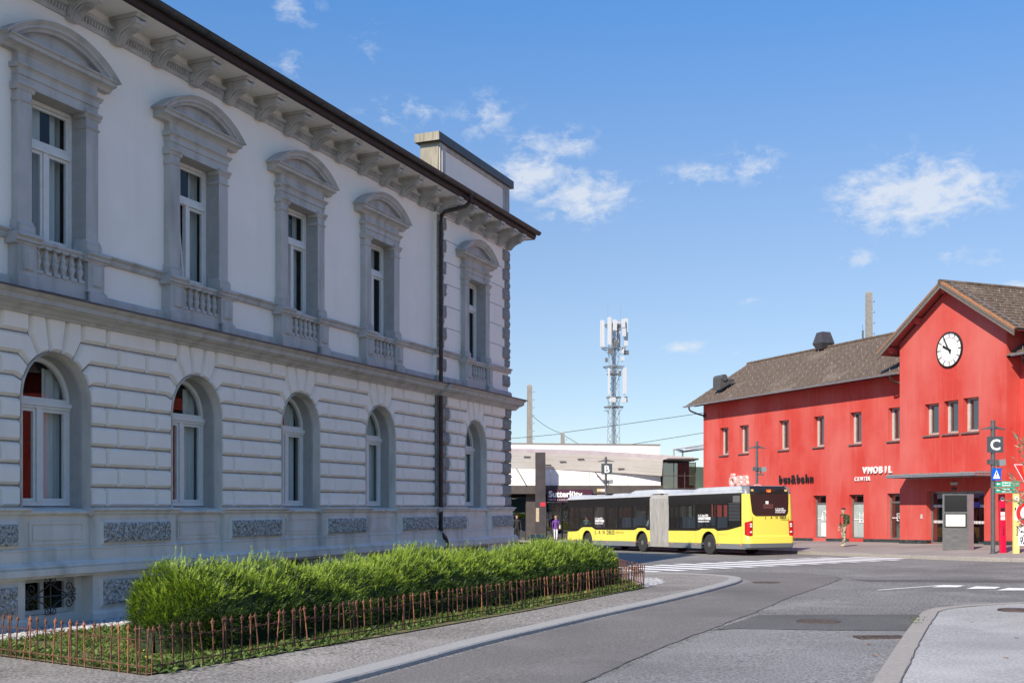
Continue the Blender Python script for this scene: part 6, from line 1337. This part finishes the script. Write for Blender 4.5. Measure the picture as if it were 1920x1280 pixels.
m = MB(); m.lathe([(.34,-.008),(.34,.008)], 36, (.03,-.06,2.72), axis='y'); m.build('orange_disc', mat('sign_orange', (.78,.13,.03), None, .45), ts_)
m = MB(); m.prism([(-.52,2.85),(.4,2.85),(-.06,2.03)], -.035, -.02); sb = m.build('give_way_triangle', white_p, ts_); m = MB(); m.prism([(-.495,2.836),(.375,2.836),(-.06,2.06)], -.041, -.036); m.build('red_border', mat('sign_red', (.62,.02,.02)), sb)
# stone bollard, planter with flowers at the villa corner
bxx, byy = 1.02, 45.5; t = thing('stone_post', (bxx,byy,gz(bxx,byy)), R(20), 'squat square stone post with moulded cap beyond the hedge', 'bollard')
m = MB(); m.box(-.20,.20,-.20,.20,-.1,.80); m.build('shaft', concrete, t); m = MB(); m.box(-.30,.30,-.30,.30,.80,.92); m.prof([(-.25,.92),(.25,.92),(.18,1.0),(-.18,1.0)], -.22, .22); m.build('cap', concrete, t)
plx, ply = .42, 43.5; t = thing('flower_planter', (plx,ply,gz(plx,ply)), R(60), 'dark planter trough with small pink flowers by the villa corner', 'planter')
m = MB(); m.add([(x*k,y*k,z) for k, z in ((.8,0),(1,.5),(.93,.5),(.9,.4)) for x, y in ((-.6,-.28),(.6,-.28),(.6,.28),(-.6,.28))], [(i*4+j,i*4+(j+1)%4,(i+1)*4+(j+1)%4,(i+1)*4+j) for i in range(3) for j in range(4)]+[(12,13,14,15)]); m.build('trough', mat('trough_dark', (.04,.045,.05), None, .6), t)
m = MB(); fl = MB()
for i in range(140):
    x, y, z = rnd.uniform(-.52,.52), rnd.uniform(-.24,.24), rnd.uniform(.42,.66); a = rnd.uniform(0,6); r_ = .05
    m.add([(x,y,z),(x+r_*math.cos(a),y+r_*math.sin(a),z+.03),(x+r_*.3,y+.02,z+.06)], [(0,1,2)])
    if i % 3 == 0: fl.add([(x+.03*math.cos(k*1.25),y+.03*math.sin(k*1.25),z+.07+.01*(k % 2)) for k in range(5)], [(0,1,2,3,4)])
m.build('leaves', mat('planter_leaf', (.05,.09,.025), None, .7), t, fix=False); fl.build('flowers', mat('pink_flower', (.45,.12,.35), (.6,.35,.5), .7, 20), t, fix=False)

# ------------------------------------------------------------------ iron fence round the lawn
fence = thing('iron_fence', (-3.97,12.45,0), 0, 'low rusty iron fence with spear-headed pickets round the lawn', 'fence')
FH = .54
pk_m = MB(); pk_m.box(-.0062,.0062,-.0062,.0062,-.10,FH-.12)
pk_m.add([(x*w,y*w*.45,z) for w, z in ((.011,FH-.12),(.013,FH-.105),(.009,FH-.09),(.026,FH-.045),(.012,FH-.035),(.002,FH)) for x, y in ((-1,-1),(1,-1),(1,1),(-1,1))], [(i*4+j,i*4+(j+1)%4,(i+1)*4+(j+1)%4,(i+1)*4+j) for i in range(5) for j in range(4)]+[(20,21,22,23)])
pick_me = [pk_m.mesh('picket', rust_m), pk_m.mesh('picket', rust_d)]
def sc_mesh(w_):
    m = MB(); 
    for s in (-1,1):
        P = [(s*w_*.5,0,.0),(s*w_*.36,0,.012),(s*w_*.2,0,-.02),(s*w_*.1,0,-.045),(s*w_*.02,0,-.05)]; m.tube(P, .0045, 4)
        m.tube([(s*w_*.46,0,.0),(s*w_*.42,0,.025),(s*w_*.34,0,.03),(s*w_*.30,0,.018)], .004, 4)
    return m.mesh('scroll', rust_d)
def fence_run(a, b, sp):
    a, b = Vector(a), Vector(b); L_ = (b-a).length; k = int(L_/sp); d = (b-a)/k; ang = math.atan2(d.y, d.x); scm = sc_mesh(d.length)
    n0 = None
    for i in range(k+1):
        p = a+d*i; jit = rnd.uniform(-.012,.012); z = gz(p.x,p.y)+.07
        o = obj('picket', pick_me[0 if rnd.random() < .3 else 1], fence, (p.x+3.97, p.y-12.45, z+rnd.uniform(-.008,.008)), ang); o.rotation_euler = (rnd.gauss(0,.035), rnd.gauss(0,.035), ang)
        if i % 8 == 7 and i < k: q = p+d*.28; obj('picket', pick_me[1], fence, (q.x+3.97, q.y-12.45, z), ang)
        if i < k and i % 8 != 7: c = p+d*.5; obj('scroll', scm, fence, (c.x+3.97, c.y-12.45, gz(c.x,c.y)+.07+FH-.175), ang)
    m = MB()
    i = 0
    while i < k:
        j = min(i+8, k); p, q = a+d*i, a+d*(j-.05)
        for zz in (.085,): m.tube([(p.x+3.97,p.y-12.45,gz(p.x,p.y)+.07+zz),(q.x+3.97,q.y-12.45,gz(q.x,q.y)+.07+zz)], .0085, 5)
        m.tube([(p.x+3.97,p.y-12.45,gz(p.x,p.y)+.07+FH-.17),(q.x+3.97,q.y-12.45,gz(q.x,q.y)+.07+FH-.17)], .005, 4)
        m.build('rail', rust_d, fence); m = MB(); i = j
fence_run((-8.35,16.02), (-3.97,12.45), .172); fence_run((-3.93,12.5), (3.0,26.04), .163); fence_run((3.0,26.1), (2.72,31.2), .165)

# ------------------------------------------------------------------ plants
def leafy(name, color_list, parts, parent, kind=None, rough=.55, trans=.25):
    """parts: list of (verts Nx3, faces) numpy batches joined into one foliage mesh, colour varied per leaf"""
    V = np.concatenate([p[0] for p in parts]); F = []; off = 0
    for v, f in parts: F.append(f+off); off += len(v)
    F = np.concatenate(F); me = bpy.data.meshes.new(name); me.vertices.add(len(V)); me.vertices.foreach_set('co', V.astype(np.float32).ravel())
    k = F.shape[1]; me.loops.add(F.size); me.loops.foreach_set('vertex_index', F.astype(np.int32).ravel()); me.polygons.add(len(F))
    me.polygons.foreach_set('loop_start', np.arange(0, F.size, k, dtype=np.int32)); me.polygons.foreach_set('loop_total', np.full(len(F), k, dtype=np.int32)); me.update(); me.validate()
    me.materials.append(color_list); return obj(name, me, parent)
def leaf_mat(name, dark, mid, light, rough=.5, trans=.35):
    m = bpy.data.materials.new(name); m.use_nodes = True; N, L = m.node_tree.nodes, m.node_tree.links; b = N['Principled BSDF']; b.inputs['Roughness'].default_value = rough
    g = N.new('ShaderNodeNewGeometry'); cr = N.new('ShaderNodeValToRGB'); cr.color_ramp.elements[0].color = (*dark,1); cr.color_ramp.elements[1].color = (*light,1); e = cr.color_ramp.elements.new(.55); e.color = (*mid,1)
    L.new(g.outputs['Random Per Island'], cr.inputs[0]); L.new(cr.outputs[0], b.inputs['Base Color'])
    t = N.new('ShaderNodeBsdfTranslucent'); L.new(cr.outputs[0], t.inputs[0]); mx = N.new('ShaderNodeMixShader'); mx.inputs[0].default_value = trans
    L.new(b.outputs[0], mx.inputs[1]); L.new(t.outputs[0], mx.inputs[2]); L.new(mx.outputs[0], N['Material Output'].inputs[0]); return m
rg = np.random.default_rng(11)
def sprigs(base, dirs, length, nleaf, lw, ll, curl=.35):
    """feathery sprays: a stem with needle leaves on both sides; every needle one quad"""
    n = len(base); dirs = dirs/np.linalg.norm(dirs, axis=1, keepdims=True); up = np.tile([0,0,1.], (n,1)); sd = np.cross(dirs, up+rg.normal(0,.35,(n,3))); sd /= np.linalg.norm(sd, axis=1, keepdims=True)+1e-9
    nr = np.cross(sd, dirs); Vs = []; Ls = length[:,None]
    for i in range(nleaf):
        t = (i+.5)/nleaf; c = base+dirs*Ls*t+nr*Ls*curl*t*t*-.3
        for s in (-1,1):
            a = (dirs*.75+sd*s*.75+nr*rg.normal(.1,.25,(n,1))); a /= np.linalg.norm(a, axis=1, keepdims=True); l = ll*(1.15-.6*t)*rg.uniform(.8,1.2,(n,1)); w_ = np.cross(a, nr); w_ /= np.linalg.norm(w_, axis=1, keepdims=True)+1e-9
            Vs.append(np.stack([c, c+a*l*.5+w_*lw, c+a*l, c+a*l*.5-w_*lw], 1))
    c = base+dirs*Ls; Vs.append(np.stack([c-dirs*Ls*.25, c+sd*lw, c+dirs*ll, c-sd*lw], 1))
    V = np.concatenate(Vs).reshape(-1,3); F = np.arange(len(V)).reshape(-1,4); return V, F
# hedge line runs just behind the front fence
HA, HB = np.array([-4.5,14.4]), np.array([2.0,27.6]); HL = np.linalg.norm(HB-HA); hd_ = (HB-HA)/HL; hn_ = np.array([hd_[1],-hd_[0]])
hedge = thing('yew_hedge', (float(HA[0]),float(HA[1]),0), 0, 'bushy green yew hedge growing between the fence and the villa', 'hedge')
def hprof(s):   # (half width, height) along the hedge, bush by bush
    e = np.sqrt(np.clip(1-(1-np.clip(s/.75,0,1))**2,0,1))*np.sqrt(np.clip(1-(1-np.clip((HL-s)/.6,0,1))**2,0,1))
    return (.76+.08*np.sin(s*1.7+1)+.05*np.sin(s*4.1))*(.04+.96*e), (.89+.07*np.sin(s*1.15+.6)+.05*np.sin(s*3.3)+.02*np.sin(s*7))*(.35+.65*e)
def hpoint(s, a, r):
    """a: angle round the section (0 front foot .. pi back foot)"""
    w_, h = hprof(s); x = np.cos(a)*w_*r; z = .10+np.abs(np.sin(a))**.7*h*r; P = HA[None,:]+hd_[None,:]*s[:,None]+hn_[None,:]*x[:,None]; return np.column_stack([P[:,0]-HA[0], P[:,1]-HA[1], z+.015*P[:,0]-.009*(P[:,1]-14)])
S_, A_ = np.meshgrid(np.linspace(0,HL,150), np.linspace(0,math.pi,20), indexing='ij'); core = hpoint(S_.ravel(), A_.ravel(), .80+rg.normal(0,.03,S_.size))
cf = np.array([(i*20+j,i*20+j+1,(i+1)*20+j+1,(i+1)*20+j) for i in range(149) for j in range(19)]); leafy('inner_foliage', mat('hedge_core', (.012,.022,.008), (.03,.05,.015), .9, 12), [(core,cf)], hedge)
def hedge_layer(n, rmin, rmax, lens, amin=.0, amax=math.pi, upb=.7, lw=.0045, ll=.021, nl=6):
    q = rg.uniform(0,1,n); s = np.where(q < .06, rg.uniform(0,.5,n), np.where(q > .95, HL-rg.uniform(0,.4,n), rg.uniform(0,HL,n))); a = rg.uniform(amin,amax,n); r = rg.uniform(rmin,rmax,n); lump = .07*np.sin(s*4.3+a*3)+.05*np.sin(s*9+a*5.1)+.03*np.sin(s*19-a*7); r = r+lump
    p = hpoint(s, a, r); p2 = hpoint(s, a, r+.1); d = p2-p; d /= np.linalg.norm(d,axis=1,keepdims=True)+1e-9
    d = d+np.array([0,0,1])*upb*np.maximum(.15,np.sin(a))[:,None]+rg.normal(0,.5,(n,3)); along = np.where(s < .45,-1.3,np.where(s > HL-.35,1.2,.7)); d[:,0] += hd_[0]*along; d[:,1] += hd_[1]*along
    return sprigs(p, d, rg.uniform(*lens,n), nl, lw, ll)
dark_n = leaf_mat('yew_inner_shade', (.012,.026,.006), (.028,.055,.010), (.05,.09,.015)); mid_n = leaf_mat('yew_outer', (.03,.075,.008), (.085,.165,.014), (.17,.27,.022)); tip_n = leaf_mat('yew_tips', (.14,.25,.016), (.26,.38,.028), (.42,.53,.055))
leafy('inner_shade_sprays', dark_n, [hedge_layer(15000,.74,.99,(.05,.12),upb=.15), hedge_layer(9000,.82,1.04,(.05,.13),0,.4,.1)], hedge)  # dark low front paints the hedge's self-shadow into the leaf colour
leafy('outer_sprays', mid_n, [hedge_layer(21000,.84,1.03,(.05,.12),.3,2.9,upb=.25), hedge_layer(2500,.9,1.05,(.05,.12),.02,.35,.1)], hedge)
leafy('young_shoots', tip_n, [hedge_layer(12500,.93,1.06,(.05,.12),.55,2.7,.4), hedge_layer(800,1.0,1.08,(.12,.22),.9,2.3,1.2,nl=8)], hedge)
m = MB()
for s in np.arange(.5,HL,.85):
    p = hd_*s
    for k in range(3): a = rnd.uniform(0,6); m.tube([(p[0]+.05*math.cos(a),p[1]+.05*math.sin(a),gz(p[0]+HA[0],p[1]+HA[1])+.0),(p[0]+.25*math.cos(a),p[1]+.25*math.sin(a),gz(p[0]+HA[0],p[1]+HA[1])+.55)], .018, 5, r2=.008)
m.build('stems', mat('yew_bark', (.10,.05,.03), (.16,.08,.05), .9, 20), hedge)
# grass and low weeds
LP = np.array([villa(-1.9,1.25),(-8.2,16.0),(-3.97,12.5),(3.0,26.1),(2.8,31.0),villa(14.5,1.25)])
def inpoly(P, poly):
    x, y = P[:,0], P[:,1]; ins = np.zeros(len(P), bool); j = len(poly)-1
    for i in range(len(poly)):
        xi, yi = poly[i]; xj, yj = poly[j]; c = ((yi > y) != (yj > y)) & (x < (xj-xi)*(y-yi)/(yj-yi+1e-12)+xi); ins ^= c; j = i
    return ins
def scatter(n, poly, lo, hi):
    P = rg.uniform(lo, hi, (n,2)); return P[inpoly(P, poly)]
def blades(P, h0, h1, w_, lean=.5):
    n = len(P); h = rg.uniform(h0,h1,n); a = rg.uniform(0,2*math.pi,n); lx_ = rg.normal(0,lean,n)*h; ly_ = rg.normal(0,lean,n)*h; z = .015*P[:,0]-.009*(P[:,1]-14)+.072
    b0 = np.column_stack([P[:,0]+w_*np.cos(a), P[:,1]+w_*np.sin(a), z]); b1 = np.column_stack([P[:,0]-w_*np.cos(a), P[:,1]-w_*np.sin(a), z]); m1 = np.column_stack([P[:,0]+lx_*.45, P[:,1]+ly_*.45, z+h*.65]); t = np.column_stack([P[:,0]+lx_, P[:,1]+ly_, z+h])
    V = np.stack([b0,b1,m1+(b1-b0)*.35,t],1).reshape(-1,3); return V, np.arange(len(V)).reshape(-1,4)
def patchy(P, f, th): return P[(np.sin(P[:,0]*f+1.3)*np.sin(P[:,1]*f*1.2+.4)+.5*np.sin(P[:,0]*f*2.7+P[:,1]*f*1.9)+rg.normal(0,.5,len(P))) > th]
Pa = scatter(150000, LP, (-8.4,12.4), (3.1,31)); Pn = Pa[Pa[:,1] < 19]
grass_g = leaf_mat('grass_green', (.055,.10,.015), (.13,.20,.03), (.22,.30,.06), .6); grass_d = leaf_mat('grass_dry', (.16,.10,.04), (.28,.20,.09), (.40,.31,.15), .8, .2)
tag(leafy('grass', grass_g, [blades(patchy(Pa,1.9,-.7),.03,.09,.0045)], None), 'patchy green grass growing behind the iron fence', 'grass', kind='stuff')
P2 = scatter(60000, LP, (-8.4,12.4), (3.1,31)); tag(leafy('dry_grass', grass_d, [blades(patchy(P2,2.3,-.1),.012,.04,.004,.9)], None), 'dry straw-coloured grass between the green tufts', 'grass', kind='stuff')
def rosettes(P, r0, r1, nl, wf=.22, rise=.35):
    n = len(P); z = .015*P[:,0]-.009*(P[:,1]-14)+.075; Vs = []
    R0 = rg.uniform(r0,r1,n); ph = rg.uniform(0,6.3,n)
    for k in range(nl):
        a = ph+k*2*math.pi/nl+rg.normal(0,.25,n); l = R0*rg.uniform(.7,1.15,n); ca, sa = np.cos(a), np.sin(a); zr = l*rg.uniform(.1,1.1,n)*rise*2
        c = np.column_stack([P[:,0],P[:,1],z]); md = c+np.column_stack([ca*l*.55,sa*l*.55,zr*.75]); tp = c+np.column_stack([ca*l,sa*l,zr]); sd = np.column_stack([-sa*l*wf,ca*l*wf,l*.05])
        Vs.append(np.stack([c,md+sd,tp,md-sd],1))
    V = np.concatenate(Vs).reshape(-1,3); return V, np.arange(len(V)).reshape(-1,4)
FR = np.array([(-4.0,12.6),(-3.7,12.55),(3.0,26.0),(2.9,26.9),(2.2,26.2)]); W1_ = scatter(9000, FR, (-4.2,12.4), (3.1,27)); W2_ = patchy(scatter(5500, LP, (-8.4,12.4), (-2.5,18)), 1.9, -.2)
tag(leafy('weeds', leaf_mat('weed_green', (.06,.11,.02), (.13,.20,.045), (.25,.33,.10), .55), [rosettes(W1_,.04,.10,6), rosettes(W2_,.04,.11,6)], None), 'broad-leaved weeds along the foot of the iron fence', 'weeds', kind='stuff')
m = MB(); 
for (x, y) in ((-4.35,13.6),(-4.6,14.3)): m.lathe([(.012,-.003),(.013,.005),(.004,.008)], 8, (x+.01,y,gz(x,y)+.13))
tag(m.build('dandelion_flowers', mat('dandelion', (.75,.55,.02), None, .7)), 'small yellow dandelion heads in the lawn', 'flower', kind='stuff')
TP = np.concatenate([np.array(c_)+rg.normal(0,1,(26,2))*np.array([.07,.012]) for c_ in ((6.28,17.75),(6.08,17.25),(5.92,16.85),(17.6,40.85),(17.75,40.3))]); tag(leafy('kerb_grass', grass_g, [blades(TP,.012,.035,.004,.9)], None), 'small grass tufts in the kerb joints at the corner', 'grass', kind='stuff')
# gravel strip along the wall and cobbles at the fence end
def stones(P, r0, r1, zf_, flat=.6):
    n = len(P); r = rg.uniform(r0,r1,n); base = np.array([(1,0,0),(.4,.9,.1),(-.7,.75,0),(-1,-.1,.1),(-.5,-.9,0),(.6,-.8,.1),(.1,.1,.9)]); Vs = []
    a = rg.uniform(0,6.3,n); ca, sa = np.cos(a), np.sin(a)
    for b in base:
        q = b[None,:]*(1+rg.normal(0,.18,(n,3))); Vs.append(np.column_stack([P[:,0]+r*(q[:,0]*ca-q[:,1]*sa), P[:,1]+r*(q[:,0]*sa+q[:,1]*ca), zf_(P)+r*flat*q[:,2]]))
    V = np.stack(Vs,1); F = np.concatenate([np.stack([np.arange(n)*7+i, np.arange(n)*7+(i+1)%6, np.arange(n)*7+6],1) for i in range(6)]); return V.reshape(-1,3), F
GP = np.array([villa(-2,.05),villa(-2,1.22),villa(8,1.22),villa(8,.05)]); Pg = scatter(26000, GP, (-9,15), (-3,26)); gmat = leaf_mat('pebbles', (.22,.21,.20), (.42,.41,.40), (.68,.67,.65), .9, .0)
tag(leafy('gravel', gmat, [stones(Pg,.018,.036,lambda P: .015*P[:,0]-.009*(P[:,1]-14)+.084)], None), 'pale gravel strip along the foot of the villa wall', 'gravel', kind='stuff')
CP = np.array([(2.95,26.2),(3.32,26.98),(3.68,27.97),(3.85,28.87),(3.79,30.0),(3.3,31.0),(2.72,31.2)]); gx_, gy_ = np.meshgrid(np.arange(2.6,4,.105), np.arange(26,31.4,.105)); Pc = np.column_stack([gx_.ravel(),gy_.ravel()])+rg.normal(0,.014,(gx_.size,2)); Pc = Pc[inpoly(Pc,CP)]
tag(leafy('cobbles', leaf_mat('cobble_grey', (.32,.32,.33), (.42,.42,.43), (.52,.52,.53), .85, .0), [stones(Pc,.048,.056,lambda P: .015*P[:,0]-.009*(P[:,1]-14)+.06,.35)], None), 'pale cobblestone apron round the end of the fence', 'cobbles', kind='stuff')
# olive-like shrub in a tub standing just outside the right edge, its twigs reaching in
ol = thing('potted_olive', (8.35,17.2,gz(8.35,17.2)+.04), 0, 'potted olive shrub with pale narrow leaves reaching in from the edge', 'shrub')
m = MB(); m.lathe([(.26,0),(.30,.1),(.34,.5),(.36,.52),(.36,.56),(.30,.56),(.28,.48)], 20); m.build('tub', mat('terracotta', (.28,.12,.07), (.34,.16,.1), .85, 8), ol, smooth=True)
m = MB(); m.tube([(0,0,.45),(.03,.02,1.1),(-.02,0,1.95)], .04, 7, r2=.025); tips = []; bb, dd, ll_ = [], [], []
r_ = random.Random(4)
def twig(p, d, L_, lvl):
    p = Vector(p); d = Vector(d).normalized(); pts = [p]
    for i in range(4): d = (d+Vector((r_.uniform(-.18,.18),r_.uniform(-.18,.18),r_.uniform(-.1,.12)))).normalized(); p = p+d*L_/4; pts.append(p)
    m.tube(pts, .010 if lvl == 0 else .005, 5, r2=.003)
    for i in range(1,5):
        for k in range(7 if lvl else 5): bb.append(pts[i-1].lerp(pts[i], r_.random())); a = d+Vector((r_.uniform(-.8,.8),r_.uniform(-.8,.8),r_.uniform(-.6,.8))); dd.append(a.normalized()); ll_.append(r_.uniform(.06,.10))
    if lvl < 1:
        for i in (1,2,3): twig(pts[i], d+Vector((r_.uniform(-.7,.7),r_.uniform(-.7,.7),r_.uniform(-.3,.6))), L_*.5, 1)
for (d, L_, z) in (((-1,-.05,.75),1.05,1.30),((-1,.1,.32),.80,1.25),((-1,-.1,.05),.85,1.2),((-1,.15,-.25),.72,1.15),((.6,.3,.9),.8,1.3),((.7,-.6,.4),.7,1.2),((.2,.9,.7),.7,1.3),((.1,-.9,.8),.7,1.3),((0,0,1),.9,1.4),((-.5,.6,.9),.8,1.4),((-1,0,.5),.8,1.3)): twig((0,0,z+.52), d, L_*1.12, 0)
m.build('branches', mat('olive_bark', (.25,.22,.17), None, .9), ol)
bb = np.array(bb); dd = np.array(dd); ll_ = np.array(ll_)[:,None]; sd = np.cross(dd, rg.normal(0,1,dd.shape)); sd /= np.linalg.norm(sd,axis=1,keepdims=True); V = np.stack([bb, bb+dd*ll_*.5+sd*.011, bb+dd*ll_, bb+dd*ll_*.5-sd*.011],1).reshape(-1,3)
leafy('leaves', leaf_mat('olive_leaf', (.14,.16,.08), (.26,.28,.16), (.42,.43,.30), .6), [(V, np.arange(len(V)).reshape(-1,4))], ol)
